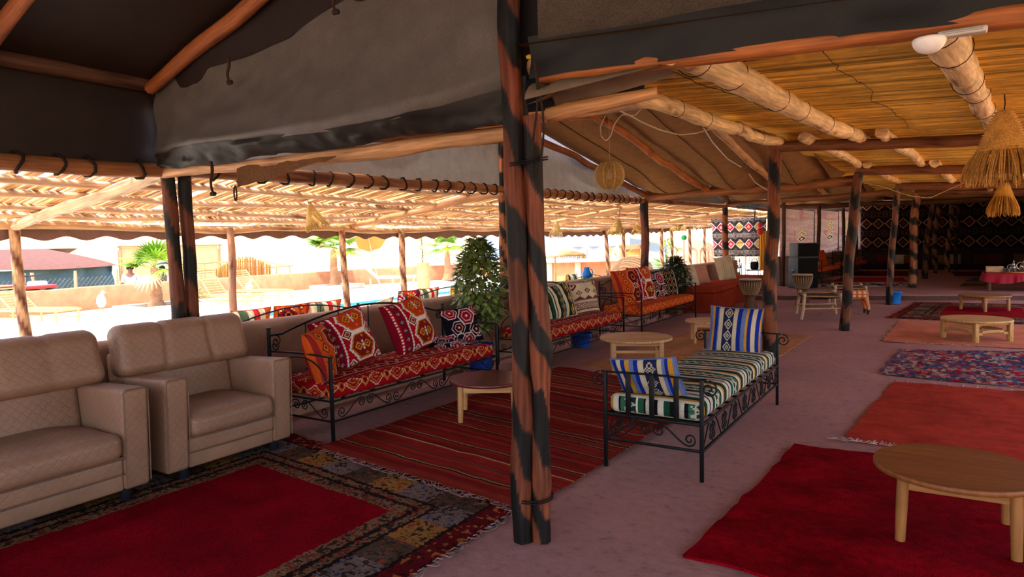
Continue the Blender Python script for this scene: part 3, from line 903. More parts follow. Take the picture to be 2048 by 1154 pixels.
def valance(u, v):
    y = .2 + 27.2 * u
    zt = 1.80 + .03 * vnoise(u * 9, u * 0) + .26 * np.clip((y - 17) / 10, 0, 1)
    sc_ = .5 + .5 * np.cos(y * 2 * PI / .42)
    hgt = .125 + .045 * sc_
    return np.stack([OX - .06 + .02 * np.sin(y * 6) * v, y, zt - hgt * v - .0 * v], -1)


mb = MB(); grid(mb, valance, 700, 4, None, s(126, 96, 84)); mb.build('valance', M_TARP, pg, True)


def straw_lamp(label, loc, rt, rb, h, seed, col=(206, 158, 84), cap_frac=.58, cord=.12, tilt=(0, 0)):
    """conical straw lampshade with a braided cap and a loose fringe"""
    t_ = thing('straw_lamp', label, 'lamp', loc)
    mb = MB(); n_ = 15
    zz = np.linspace(0, -h * cap_frac, n_ * 2 + 1)
    prof = []
    for q, z_ in enumerate(zz):
        f = -z_ / h
        prof.append((rt + (rb - rt) * (f ** .8) + (.010 * rb / .12 if q % 2 else 0), z_))
    lathe(mb, prof, 28, (0, 0, 0), wob=.03, seed=seed, colf=lambda z, a: np.array(s(*col)) * (1 + .25 * np.sin(a * 14 + np.round(z * n_ / h / cap_frac) * PI)[..., None]) * (1 + .2 * vnoise(a * 3, z * 20, seed)[..., None]))
    mb.build('braided_cap', M_STRAW, t_)
    mb = MB(); r_ = random.Random(seed)
    for q in range(170):
        a = r_.uniform(0, 2 * PI); f0 = cap_frac - r_.uniform(0, .06)
        ra_ = rt + (rb - rt) * f0 ** .8; rb2 = rb * r_.uniform(.82, 1.08); z1 = -h * r_.uniform(.84, 1.0)
        da = r_.uniform(-.12, .12); g_ = r_.uniform(.55, 1.2)
        tq_ = np.linspace(0, 1, 4)
        rr = ra_ + (rb2 - ra_) * np.sin(tq_ * PI / 2); aa = a + da * tq_
        tube(mb, np.stack([rr * np.cos(aa), rr * np.sin(aa), -h * f0 + (z1 + h * f0) * tq_], 1), np.linspace(.0045, .0025, 4) * rb / .13, 3, tuple(c_ * g_ for c_ in s(*col)), caps=False)
    f_ = mb.build('fringe', M_STRAW, t_); f_['kind'] = 'stuff'
    mb = MB(); tube(mb, ((0, 0, -.01), (.004, 0, cord * .5), (0, 0, cord)), .004, 5, s(60, 44, 32)); mb.build('cord', M_STRAW, t_)
    t_.rotation_euler = (tilt[0], tilt[1], 0)
    return t_


straw_lamp('straw cone lampshade hanging under the pergola beside the palm, left of the thick double post', (-6.2, 5.44, 2.02), .012, .135, .30, 3, (214, 172, 100), .75, .1, (.25, -.2))
straw_lamp('pale straw lampshade hanging under the pergola just right of the thick double post', (-6.5, 11.92, 1.93), .02, .13, .34, 4, (222, 190, 130), .6, .15, (.1, .1))
straw_lamp('straw lampshade hanging under the pergola left of the reddish wall post', (-5.6, 12.9, 1.97), .012, .17, .36, 5, (206, 170, 106), .75, .2, (0, .2))
straw_lamp('small tan straw lampshade half hidden behind the reddish wall post', (-6.0, 14.9, 1.95), .02, .14, .32, 6, (200, 156, 92), .6, .15)
straw_lamp('broad straw lampshade under the far pergola left of the outdoor kilim', (-7.3, 21.6, 2.05), .05, .26, .30, 7, (212, 170, 100), .4, .1)

# --- palms, planters, pots
def palm(label, loc, h, cr, nl, seed, wild=0.0):
    t_ = thing('palm_tree', label, 'palm tree', loc); r_ = random.Random(seed)
    mb = MB()
    zz = np.linspace(0, h, 26); prof = [(.16 * (1 - .45 * z_ / h) + (.10 * max(0, 1 - z_ / .25)) + (.014 if q % 2 else 0), z_) for q, z_ in enumerate(zz)]
    lathe(mb, prof, 14, colf=lambda z, a: np.array(s(176, 128, 92)) * (1 + .25 * vnoise(a * 3, z * 14, seed)[..., None]), wob=.08, seed=seed)
    mb.build('trunk', M_STRAW, t_)
    for q in range(nl):
        a = q * 2.4 + r_.uniform(-.3, .3); el = r_.uniform(-.5, 1.35) if q > 3 else 1.2
        droop = .9 if el < .2 else .35
        mb = MB(); base = np.array((0, 0, h - .02)); st = cr * r_.uniform(.42, .55)
        d = np.array((math.cos(a) * math.cos(el), math.sin(a) * math.cos(el), math.sin(el)))
        hub = base + d * st
        green = (s(104, 150, 24), s(128, 172, 34), s(84, 130, 24), s(150, 156, 56))[q % 4] if el > -.2 else s(214, 186, 120)
        tube(mb, (base, base + d * st * .5, hub), (.012, .009, .006), 5, s(150, 170, 70))
        side = np.cross(d, (0, 0, 1)); side = side / (np.linalg.norm(side) + 1e-6); up = np.cross(side, d)
        nb = 15
        for b_ in range(nb):
            f = (b_ / (nb - 1) - .5) * 3.6
            dd = d * math.cos(f) + side * math.sin(f); ln_ = cr * .62 * (1 - .28 * abs(f) / 1.8)
            tq_ = np.linspace(0, 1, 5)
            ctr = hub + np.outer(tq_ * ln_, dd) + np.outer(tq_ ** 2 * -droop * ln_ * .45, (0, 0, 1))
            wv = np.cross(dd, up); wv /= np.linalg.norm(wv) + 1e-6
            wd_ = np.array((.010, .024, .022, .013, .001)) * cr / .6
            V_ = np.concatenate([ctr - wv * wd_[:, None], ctr + wv * wd_[:, None] + up * .012])
            i_ = np.arange(4)
            mb.add(V_, np.stack([i_, i_ + 1, i_ + 6, i_ + 5], -1), None, tuple(c_ * r_.uniform(.8, 1.15) for c_ in green), 0, True)
        mb.build('frond', M_LEAF, t_)
    return t_


palm('short fan palm in a square planter, left of the twin posts', (-16.9, 9.75, .02), 1.05, .80, 16, 1)
palm('taller fan palm behind the reddish pergola post and below the straw lamp', (-18.35, 17.1, .02), 1.35, 1.15, 14, 2)
palm('fan palm standing by the far perimeter wall behind the tall clay pot', (-17.2, 22.2, .02), 1.35, 1.0, 15, 3)


def planter(label, loc, a, b):
    t_ = thing('planter', label, 'planter', loc)
    mb = MB()
    for lo, hi in (((-a, -b, 0), (a, -b + .15, .16)), ((-a, b - .15, 0), (a, b, .16)), ((-a, -b + .15, 0), (-a + .15, b - .15, .16)), ((a - .15, -b + .15, 0), (a, b - .15, .16))):
        box(mb, lo, hi, s(206, 190, 172), ch=.02)
    mb.build('kerb', M_PLASTER, t_)
    mb = MB(); grid(mb, lambda u, v: np.stack([(u - .5) * 2 * (a - .12), (v - .5) * 2 * (b - .12), .08 + .03 * vnoise(u * 6, v * 6)], -1), 10, 10, None, s(120, 92, 70)); mb.build('soil', M_PLASTER, t_)
    return t_


planter('square kerbed planter bed under the short fan palm', (-16.75, 9.9, 0), .75, .95)
planter('round-cornered planter bed under the taller fan palm', (-18.2, 17.1, 0), .5, .85)


def leafy(label, loc, h, rad, n, col, seed, cat='plant', pot=None, leaf=.05, narrow=.4, group=None, shape=1.0, base_h=0.0, potcol=(40, 90, 190), potr=.13, poth=.22, name='potted_plant', tops=None):
    """a bushy plant: stems, leaves as one mass of real blades, and a pot when it has one"""
    t_ = thing(name, label, cat, loc, 0, group); r_ = random.Random(seed)
    if pot:
        mb = MB(); lathe(mb, [(potr * .78, 0), (potr * .8, .01), (potr, poth), (potr * 1.06, poth), (potr * 1.06, poth + .012), (potr * .96, poth + .012), (potr * .94, poth - .02), (0.001, poth - .02)], 22, col=s(*potcol)); mb.build('pot', M_PLAIN, t_)
    mb = MB()
    for q in range(5):
        a = r_.uniform(0, 2 * PI); rr = rad * r_.uniform(.1, .5)
        tube(mb, ((0, 0, base_h), (rr * .3 * math.cos(a), rr * .3 * math.sin(a), base_h + h * .35), (rr * math.cos(a), rr * math.sin(a), base_h + h * .75)), (.012, .008, .004), 5, s(84, 66, 44))
    mb.build('stem', M_WOOD, t_)
    mb = MB()
    for q in range(n):
        a = r_.uniform(0, 2 * PI); zf = r_.random() ** .9
        rr = rad * (r_.random() ** .45) * (math.sin(PI * min(1, .12 + zf * .86)) ** .7) * shape
        c_ = np.array((rr * math.cos(a), rr * math.sin(a), base_h + h * (.18 + .82 * zf)))
        el = r_.uniform(-.9, .7); d = np.array((math.cos(a + r_.uniform(-.8, .8)) * math.cos(el), math.sin(a + r_.uniform(-.8, .8)) * math.cos(el), math.sin(el)))
        sd = np.cross(d, (r_.uniform(-.4, .4), r_.uniform(-.4, .4), 1)); sd /= np.linalg.norm(sd) + 1e-6; up = np.cross(sd, d)
        l_ = leaf * r_.uniform(.7, 1.3); w_ = l_ * narrow
        V_ = np.array([c_, c_ + d * l_ * .5 + sd * w_ - up * w_ * .2, c_ + d * l_ - up * l_ * .15, c_ + d * l_ * .5 - sd * w_ - up * w_ * .2, c_ + d * l_ * .5])
        g_ = r_.uniform(.6, 1.3)
        mb.add(V_, [(0, 1, 4), (1, 2, 4), (2, 3, 4), (3, 0, 4)], None, tuple(x_ * g_ for x_ in s(*col)), 0, True)
    f_ = mb.build('leaves', M_LEAF, t_); f_['kind'] = 'stuff'
    return t_


leafy('small green weed bush growing in the square planter', (-16.5, 10.5, .1), .5, .25, 160, (160, 170, 90), 5, leaf=.07, name='weed_bush')
# tall clay pot with a climbing plant
t_ = thing('clay_pot', 'tall terracotta pot with a band, on the terrace before the far palm', 'pot', (-14.5, 17.4, 0))
mb = MB(); lathe(mb, [(.16, 0), (.2, .03), (.215, .2), (.22, .45), (.225, .47), (.22, .5), (.22, .52), (.205, .86), (.215, .88), (.215, .92), (.19, .92), (.18, .8), (.001, .8)], 26, col=s(208, 152, 106), wob=.02); mb.build('pot_body', M_PLASTER, t_)
leafy('pale yellow-green climbing plant growing up from the tall terracotta pot', (-14.5, 17.4, .80), 1.45, .2, 240, (206, 206, 130), 6, leaf=.09, shape=1.2, name='climbing_plant')

# --- bamboo sunbeds
def sunbed(label, loc, rz, back=.75, col=(222, 178, 116), L=1.9, W=.65):
    t_ = thing('bamboo_sunbed', label, 'sunbed', loc, rz)
    c_ = s(*col)
    for sx in (.08, L * .45, L - .06):
        for sy in (.04, W - .04):
            mb = MB(); tube(mb, ((sx, sy, 0), (sx, sy, .3)), .022, 6, c_); mb.build('leg', M_REED, t_)
    mb = MB()
    for sy in (.04, W - .04):
        tube(mb, ((0, sy, .28), (L, sy, .28)), .022, 6, c_); tube(mb, ((0, sy, .12), (L, sy, .12)), .016, 6, c_)
    for sx in (.02, L - .02): tube(mb, ((sx, 0, .28), (sx, W, .28)), .022, 6, c_)
    mb.build('frame', M_REED, t_)
    mb = MB()
    for q in range(14): tube(mb, ((.75 + q * .08, .02, .305), (.75 + q * .08, W - .02, .305)), .014, 5, tuple(x_ * rnd.uniform(.8, 1.1) for x_ in c_))
    mb.build('slats', M_REED, t_, kind='stuff')
    mb = MB(); ca, sa = math.cos(back), math.sin(back)
    for q in range(10):
        d = q * .08; tube(mb, ((.72 - d * ca, .02, .31 + d * sa), (.72 - d * ca, W - .02, .31 + d * sa)), .014, 5, tuple(x_ * rnd.uniform(.8, 1.1) for x_ in c_))
    for sy in (.03, W - .03): tube(mb, ((.72, sy, .3), (.72 - .76 * ca, sy, .31 + .76 * sa)), .02, 6, c_)
    mb.build('backrest', M_REED, t_)
    return t_


sunbed('bamboo sunbed by the mud wall at the far left, partly behind the pergola post', (-17.6, 6.3, 0), .35)
sunbed('bamboo sunbed right of the twin posts, the nearer of the pair by the wall', (-16.9, 10.6, 0), .25, .95)
sunbed('bamboo sunbed right of the twin posts, the farther one with its back raised', (-17.6, 12.2, 0), .2, .85)
# white slatted lounger
t_ = thing('white_lounger', 'white sun lounger with raised back beside the straw umbrella', 'sunbed', (-17.7, 17.8, 0), .75)
mb = MB(); rbox(mb, (1.25, .33, .34), (1.4, .66, .09), .035, s(250, 248, 244)); mb.build('seat_pad', M_CLOTH, t_)
mb = MB(); rbox(mb, (.25, .33, .62), (.95, .66, .09), .035, s(250, 248, 244), rot=Matrix.Rotation(.75, 3, 'Y')); mb.build('backrest_pad', M_CLOTH, t_)
for sx in (.3, 1.1, 1.85):
    for sy in (.06, .6):
        mb = MB(); box(mb, (sx - .03, sy - .03, 0), (sx + .03, sy + .03, .30), s(206, 176, 132)); mb.build('leg', M_PLAIN, t_)

# straw umbrella leaning by the tall palm
t_ = thing('straw_umbrella', 'round tan straw umbrella tilted on a thin pole beside the taller palm', 'umbrella', (-16.6, 17.6, 0))
mb = MB(); tube(mb, ((0, 0, 0), (-.12, -.1, .7), (-.22, -.18, 1.35), (-.3, -.25, 2.0)), (.022, .022, .02, .015), 8, s(206, 176, 140)); mb.build('pole', M_WOOD, t_)
mb = MB()
Rm = Matrix.Rotation(-.95, 3, Vector((.55, .83, 0)))


def umb(u, v):
    a = u * 2 * PI; r = v * .52 * (1 + .04 * np.sin(a * 8) * v)
    p = np.stack([r * np.cos(a), r * np.sin(a), -.20 * v ** 1.6 + .0 * a], -1)
    return p @ np.array(Rm).T + np.array((-.25, -.2, 1.85))


grid(mb, umb, 40, 10, lambda u, v: np.array(s(196, 136, 66)) * (1 + .1 * np.sin(v * 60))[:, None] * np.where(np.abs((u * 8) % 1 - .5) > .46, .7, 1)[:, None]); mb.build('canopy', M_STRAW, t_)

# clay oven dome behind the low wall
t_ = thing('clay_oven', 'domed clay oven rising behind the low wall beside the reddish wall post', 'oven', (-6.0, 14.6, 0))
mb = MB(); lathe(mb, [(.56, 0), (.58, .3), (.56, .55), (.5, .8), (.4, .98), (.26, 1.10), (.12, 1.15), (.001, 1.16)], 26, col=s(178, 138, 104), wob=.04); mb.build('dome', M_PLASTER, t_)

# perched white birds / jars by the wall
for nm, lb, loc in (('white_stork_figure', 'white upright figure like a perched bird on the terrace edge left of the short palm', (-18.0, 8.95, 0)), ('white_stork_figure', 'white rounded figure on the terrace edge right of the bamboo sunbeds', (-18.4, 13.6, 0))):
    t_ = thing(nm, lb, 'figurine', loc)
    mb = MB(); lathe(mb, [(.001, .10), (.07, .12), (.11, .22), (.10, .34), (.05, .44), (.001, .45)], 14, col=s(248, 246, 242)); mb.build('body', M_PLASTER, t_)
    mb = MB(); rbox(mb, (.05, .03, .48), (.09, .08, .1), .035, s(248, 244, 238)); tube(mb, ((.08, .05, .49), (.16, .1, .47)), (.018, .004), 6, s(224, 150, 70)); mb.build('head', M_PLASTER, t_)
    mb = MB(); tube(mb, ((0, .03, 0), (0, .03, .13)), .012, 6, s(196, 150, 100)); tube(mb, ((0, -.03, 0), (0, -.03, .13)), .012, 6, s(196, 150, 100)); mb.build('legs', M_PLASTER, t_)

# --- beyond the perimeter wall: tent, fence, quads, gate, bamboo frame, people
t_ = thing('tent', 'brown-roofed tent wrapped in teal-grey sheeting beyond the mud wall at far left', 'tent', (-26, 10.0, 0))
mb = MB()
grid(mb, lambda u, v: np.stack([-24.3 + .12 * vnoise(u * 14, v * 2, 3) + .08 * np.sin(u * 40) * (1 - v), 7.5 + 5.0 * u, -.05 + (1.05 + .03 * np.cos(u * 9)) * v], -1), 70, 8, None, s(70, 98, 108))
grid(mb, lambda u, v: np.stack([-24.3 - 4 * u, 12.5 + .05 * vnoise(u * 9, v * 2), -.05 + 1.12 * v], -1), 20, 8, None, s(62, 88, 98)); mb.build('side_sheet', M_TARP, t_, True)
mb = MB()
grid(mb, lambda u, v: np.stack([-24.1 - 2.6 * v, 8.9 + 3.7 * u - (.9 * v) * (u - .25) * 1.6, 1.02 + .08 * u * 0 + .62 * v ** .8 - .05 * np.sin(u * PI) * (1 - v)], -1), 30, 8, None, s(112, 72, 58))
grid(mb, lambda u, v: np.stack([-26.7 - 2.4 * v, 8.9 + 3.7 * u, 1.64 - .6 * v], -1), 10, 4, None, s(112, 72, 58)); mb.build('roof', M_TARP, t_, True)
mb = MB(); grid(mb, lambda u, v: np.stack([-24.2 - 3 * v, 4.5 + 4.2 * u, 1.05 + .25 * v], -1), 10, 4, None, s(120, 112, 108)); grid(mb, lambda u, v: np.stack([-24.2 + .08 * np.sin(u * 20), 4.5 + 4.2 * u, 1.05 * v], -1), 30, 4, None, s(92, 116, 124)); mb.build('annex', M_TARP, t_, True)
t_ = thing('chain_link_fence', 'chain-link fence on pale stakes in front of the teal-sheeted tent', 'fence', (-22.0, 10, 0))
mb = MB()
for q in range(46):
    y_ = 5.6 + q * .13
    for sg in (-1, 1):
        a_ = np.array((-22.0, y_, .05)); b_ = np.array((-22.0, y_ + sg * .6, .75)); tube(mb, (a_, b_), .005, 3, s(120, 120, 116), caps=False)
mb.build('mesh', M_METAL, t_, True, 'stuff')
for y_ in (6.1, 8.85, 9.05, 10.2, 11.4):
    mb = MB(); log(mb, (-21.95, y_, -.05), (-21.95, y_ + .03, .95), .05, .045, int(y_ * 10), .01, 8, None, .1, s(214, 176, 134)); mb.build('stake', M_WOOD, t_, True)
for q, (y_, c_) in enumerate(((9.6, (120, 170, 70)), (10.0, (130, 180, 80)), (10.7, (120, 170, 70)), (11.2, (130, 180, 80)))):
    leafy('young green shrub by the chain-link fence', (-21.2, y_ + .15, -.05), .45, .16, 50, c_, 40 + q, leaf=.11, name='shrub', group='young shrubs along the fence')


def quad(label, loc, rz, col):
    t_ = thing('quad_bike', label, 'quad bike', loc, rz)
    for sx in (-.55, .55):
        for sy in (-.38, .38):
            mb = MB(); a = np.linspace(0, 2 * PI, 25)[:-1]
            prof = [(.12, -.1), (.2, -.12), (.28, -.11), (.30, -.06), (.30, .06), (.28, .11), (.2, .12), (.12, .1)]
            m2 = MB(); lathe(m2, prof, 22, col=s(48, 46, 44)); lathe(m2, [(.001, -.07), (.12, -.08), (.12, .08), (.001, .07)], 14, col=s(150, 150, 150))
            V_ = np.concatenate(m2.V); V_ = np.stack([V_[:, 0] + sx, V_[:, 2] + sy, V_[:, 1] + .30], 1); m2.V = [V_]; m2.build('wheel', M_PLAIN, t_)
    mb = MB(); rbox(mb, (0, 0, .48), (1.1, .34, .22), .08, s(70, 70, 72)); rbox(mb, (-.12, 0, .68), (.62, .3, .12), .05, s(40, 40, 42)); mb.build('chassis', M_PLAIN, t_)
    mb = MB(); rbox(mb, (.52, 0, .66), (.55, .86, .1), .05, s(*col)); rbox(mb, (-.55, 0, .66), (.55, .86, .1), .05, s(*col)); rbox(mb, (.62, 0, .74), (.3, .4, .16), .06, s(238, 238, 238)); mb.build('fenders', M_GLOSS, t_)
    mb = MB(); tube(mb, ((.25, -.36, .98), (.3, -.1, .95), (.3, .1, .95), (.25, .36, .98)), .02, 6, s(50, 50, 52)); tube(mb, ((.3, 0, .95), (.42, 0, .6)), .025, 6, s(50, 50, 52)); mb.build('handlebar', M_PLAIN, t_)
    return t_


quad('red and white quad bike parked behind the mud wall, rightmost of the row', (-21.0, 8.45, -.05), .15, (206, 60, 56))
quad('pale quad bike parked behind the mud wall, just left of the pergola post', (-21.1, 7.15, -.05), .1, (224, 214, 214))
quad('bluish quad bike at the left picture edge behind the mud wall', (-21.2, 5.9, -.05), .15, (176, 190, 206))

t_ = thing('reed_gateway', 'pale rectangular reed gateway with an arched opening behind the short palm', 'gate', (-24.5, 14.8, 0))
mb = MB()


def gate(u, v):
    return np.stack([np.full_like(u, -24.5), 12.9 + 3.9 * u, 1.62 * v], -1)


th = 24
aa = np.linspace(PI, 0, th)
arch = np.stack([14.85 + .95 * np.cos(aa), .45 + .8 * np.sin(aa)], 1)
outer = np.array([(np.interp(q, [0, .25, .75, 1], [12.9, 12.9, 16.8, 16.8]), np.interp(q, [0, .25, .75, 1], [.45, 1.62, 1.62, .45])) for q in np.linspace(0, 1, th)])
for xo, fl in ((-24.5, 0), (-24.62, 1)):
    V_ = np.concatenate([np.column_stack([np.full(th, xo), arch]), np.column_stack([np.full(th, xo), outer])]); i_ = np.arange(th - 1)
    mb.add(V_, np.stack([i_, i_ + 1, i_ + th + 1, i_ + th], -1), None, s(226, 196, 150), 0, False)
box(mb, (-24.62, 12.9, -.1), (-24.5, 13.9, .45), s(226, 196, 150)); box(mb, (-24.62, 15.8, -.1), (-24.5, 16.8, .45), s(226, 196, 150)); mb.build('reed_panel', M_STRAW, t_, True)
mb = MB()
for a, b in (((12.9, -.05), (12.9, 1.7)), ((16.8, -.05), (16.8, 1.7)), ((12.8, 1.66), (16.9, 1.66))): tube(mb, ((-24.45, a[0], a[1]), (-24.45, b[0], b[1])), .035, 6, s(190, 150, 106))
mb.build('pole_frame', M_WOOD, t_, True)
t_ = thing('haystack', 'golden straw fence panel behind the short palm', 'fence', (-20.1, 14.7, 0))
mb = MB()
for q in range(60):
    y_ = 13.6 + q * .036; tube(mb, ((-20.1, y_, -.05), (-20.1 + rnd.uniform(-.04, .04), y_ + .02, .85 + .35 * math.sin(q / 60 * PI) + rnd.uniform(-.05, .05))), .024, 4, tuple(x_ * rnd.uniform(.7, 1.1) for x_ in s(206, 152, 84)))
mb.build('straw_stalks', M_STRAW, t_, True, 'stuff')

t_ = thing('bamboo_pen', 'low open bamboo pen with rails beyond the mud wall, right of the twin posts', 'pen', (-21, 15.5, 0))
for q, y_ in enumerate((13.4, 14.0, 14.6, 15.2, 15.8, 16.4, 17.0)):
    for xo in (-20.6, -22.2):
        mb = MB(); tube(mb, ((xo, y_, -.05), (xo + .02, y_ + .01, 1.0 if xo < -21 else .8)), .022, 6, s(206, 160, 104)); mb.build('post', M_REED, t_, True)
for xo, zz in ((-20.6, (.2, .5, .8)), (-22.2, (.3, .65, 1.0))):
    for z_ in zz:
        mb = MB(); log(mb, (xo, 13.2, z_), (xo, 17.2, z_ + .02), .02, .018, int(z_ * 50), .02, 6, 12, .05, s(200, 150, 96)); mb.build('rail', M_REED, t_, True)
for y_ in (13.4, 15.2, 17.0):
    mb = MB(); tube(mb, ((-20.6, y_, .8), (-22.2, y_, 1.0)), .02, 6, s(200, 150, 96)); mb.build('rail', M_REED, t_, True)
mb = MB()
for q in range(40): tube(mb, ((-20.7 - 1.4 * rnd.random(), 13.2 + rnd.random() * .9, .75), (-21.2 - rnd.random(), 13.3 + rnd.random() * .9, .98)), .012, 4, s(220, 176, 110))
mb.build('straw_bundle', M_STRAW, t_, True, 'stuff')

# solar panels
t_ = thing('solar_panel', 'tilted blue-grey solar panel array beyond the bushy plant', 'solar panel', (-16.6, 27.5, 0))
rz_ = Matrix.Rotation(.55, 3, 'Z') @ Matrix.Rotation(.5, 3, 'X')


def sp(u, v, d=0): return (np.stack([(u - .5) * 4.4, (v - .5) * 2.6, 0 * u + d], -1) @ np.array(rz_).T) + np.array((0, 0, 1.15))


for q in range(2):
    mb = MB(); grid(mb, lambda u, v: sp(u * .49 + q * .51, v), 36, 24, lambda u, v: np.where(((np.abs((u * 6) % 1 - .5) > .46) | (np.abs((v * 4) % 1 - .5) > .46))[:, None], np.array(s(216, 222, 228)), np.array(s(110, 130, 156)))); mb.build('panel', M_GLOSS, t_)
mb = MB()
for x_, y_ in ((-1.6, -.9), (1.6, -.9), (-1.6, .9), (1.6, .9)):
    p_ = np.array(rz_) @ np.array((x_, y_, 0)) + np.array((0, 0, 1.1)); tube(mb, ((p_[0], p_[1], -.05), tuple(p_)), .04, 6, s(150, 150, 150))
mb.build('stand', M_METAL, t_)
# ================================================================ TEXTILE PATTERNS (own colours of the weaves)
def _base(u, col): return np.tile(np.array(s(*col)), (len(u), 1))


def dia(u, v, cu, cv, w_, h_): return np.abs(u - cu) / w_ + np.abs(v - cv) / h_


def hexm(u, v, cu, cv, w_, h_):
    x = np.abs(u - cu) / w_; y_ = np.abs(v - cv) / h_
    return np.maximum(y_, (x * 1.0 + y_ * .55) / 1.02)


WHT, GLD, MAR, BLK, ORG = (226, 216, 214), (206, 140, 44), (92, 14, 26), (22, 16, 20), (206, 76, 28)


def pat_redcushion(u, v):
    c = _base(u, (172, 16, 26))
    def put(m, col): c[m] = s(*col)
    n = np.sin(v * 60) * .006
    put((u < .06) | ((u > .12) & (u < .27)), (120, 14, 34))
    put((np.abs(u - .09) < .018) & (np.sin(v * 110) > -.2), WHT)
    put((np.abs(u - .30) < .022) & ((np.floor(v * 34) % 2 == 0) | (np.abs(u - .30) < .008)), WHT)
    for k_ in range(6):
        m = dia(u, v, .20, .1 + k_ * .17, .055, .05); put(m < 1, (60, 50, 70)); put(m < .6, (200, 150, 150)); put(m < .3, MAR)
    for cv, top in ((.30, 0), (.86, 1)):
        m = hexm(u, v, .66, cv, .29, .27 if not top else .29)
        st = np.sin(v * 90) * .02
        put(m < 1.0 + st, WHT); put(m < .87 + st, (196, 118, 30) if not top else (200, 90, 24)); put(m < .76 + st, (126, 30, 24) if not top else (190, 60, 24))
        for du in (-.09, .09):
            q = dia(u, v, .66 + du, cv, .085, .085); put((q < 1) & (m < .74), (222, 150, 50)); put((q < .65) & (m < .74), (120, 34, 30)); put((q < .3) & (m < .74), GLD)
        for dv in (-.09, 0, .09):
            put((dia(u, v, .66, cv + dv * .7, .022, .04) < 1) & (m < .74), WHT)
        for dv in (-.17, .17):
            put((dia(u, v, .66 + .03, cv + dv, .035, .035) < 1) & (m < .7), (210, 110, 50))
    for cu, cv in ((.43, .58), (.91, .58)):
        m = dia(u, v, cu, cv, .115, .115); put(m < 1, WHT); put(m < .78, BLK); put(m < .55, (214, 150, 120)); put(m < .32, (160, 20, 30))
    for cu in (.40, .93):
        m = dia(u, v, cu, .03, .1, .09); put(m < 1, WHT); put(m < .7, BLK); put(m < .45, (210, 160, 120))
    put((np.abs(u - .975) < .012) & (np.sin(v * 80) > 0), WHT)
    return c


def pat_orange(u, v):
    c = _base(u, (204, 84, 30))
    def put(m, col): c[m] = s(*col)
    put(np.abs(u - .08) < .05, (150, 40, 40))
    for cu, cv in ((.7, .75), (.7, .25)):
        m = hexm(u, v, cu, cv, .26, .2); put(m < 1, (226, 190, 150)); put(m < .92, (116, 20, 30)); put(m < .6, (40, 20, 26)); put(m < .45, (190, 90, 40)); put(dia(u, v, cu, cv, .07, .05) < 1, (40, 14, 18))
    m = dia(u, v, .7, .5, .16, .09); put(m < 1, WHT); put(m < .8, (60, 20, 26)); put(m < .45, (206, 130, 60))
    for k_ in range(4):
        m = dia(u, v, .3, .14 + k_ * .25, .13, .12); put((m < 1) & (m > .78), (120, 26, 30)); put((m < .6), (226, 160, 70)); put(m < .4, (130, 30, 30))
    return c


def pat_black(u, v):
    c = _base(u, (22, 18, 30))
    def put(m, col): c[m] = s(*col)
    for cu, cv, w_, col in ((.62, .72, .26, (120, 16, 40)), (.2, .88, .2, (120, 16, 40)), (.98, .9, .2, (120, 16, 40)), (.32, .42, .2, (22, 18, 30)), (.82, .3, .22, (22, 18, 30)), (.05, .1, .2, (110, 20, 40)), (.55, .05, .2, (110, 20, 40))):
        m = hexm(u, v, cu, cv, w_, w_ * .95); e = .13 if col[0] > 50 else .09
        put((m < 1) & (m > 1 - e), (214, 196, 200)); put(m < 1 - e, col); put((m < .62) & (m > .5), (206, 150, 130)); put(m < .24, (190, 60, 60)); put(m < .1, WHT)
    put(np.abs(np.abs(((u * 3) % 1) - .5) * .33 - (v - .12)) < .012, (220, 206, 206))
    return c


def pat_creamdiamond(u, v):
    c = _base(u, (214, 196, 162))
    def put(m, col): c[m] = s(*col)
    B_ = (104, 36, 40)
    for cu in (.02, .5, .98):
        m = dia(u, v, cu, .93 if cu != .5 else .74, .17 if cu != .5 else .12, .16 if cu != .5 else .1); put((m < 1), B_); put(m < .6, (214, 196, 162)); put(m < .35, B_ if cu != .5 else (60, 90, 60))
    for cu in (.18, .82):
        m = dia(u, v, cu, .68, .10, .09); put(m < 1, B_); put(m < .62, (214, 196, 162)); put(m < .3, B_)
    z_ = np.abs(((u * 3) % 1) - .5) * .24
    put((v > .46) & (v < .58 - z_ * .9), (110, 56, 66))
    put((v > .36) & (v < .46), (196, 176, 152)); put((v > .44) & (v < .46), (96, 60, 60)); put((v > .34) & (v < .355), B_)
    m = np.abs(((u * 5) % 1) - .5) / .5 + np.abs(v - .26) / .085
    put((v > .16) & (v < .35), (150, 120, 110)); put(m < 1, (214, 196, 162)); put(m < .72, B_); put(m < .35, (214, 196, 162))
    put((v > .14) & (v < .16), B_); put((v < .06), (120, 90, 90)); put((v > .06) & (v < .075), B_)
    return c


def pat_creamdots(u, v):
    c = _base(u, (206, 186, 150))
    def put(m, col): c[m] = s(*col)
    for j in range(3):
        for i in range(4):
            cu, cv = .12 + i * .27 + (j % 2) * .12, .2 + j * .3
            m = dia(u, v, cu, cv, .085, .12); put(m < 1, (110, 40, 36)); put(m < .6, (206, 186, 150)); put(m < .3, (120, 50, 40))
    put(np.abs(u - .06) < .035, (150, 90, 60))
    return c


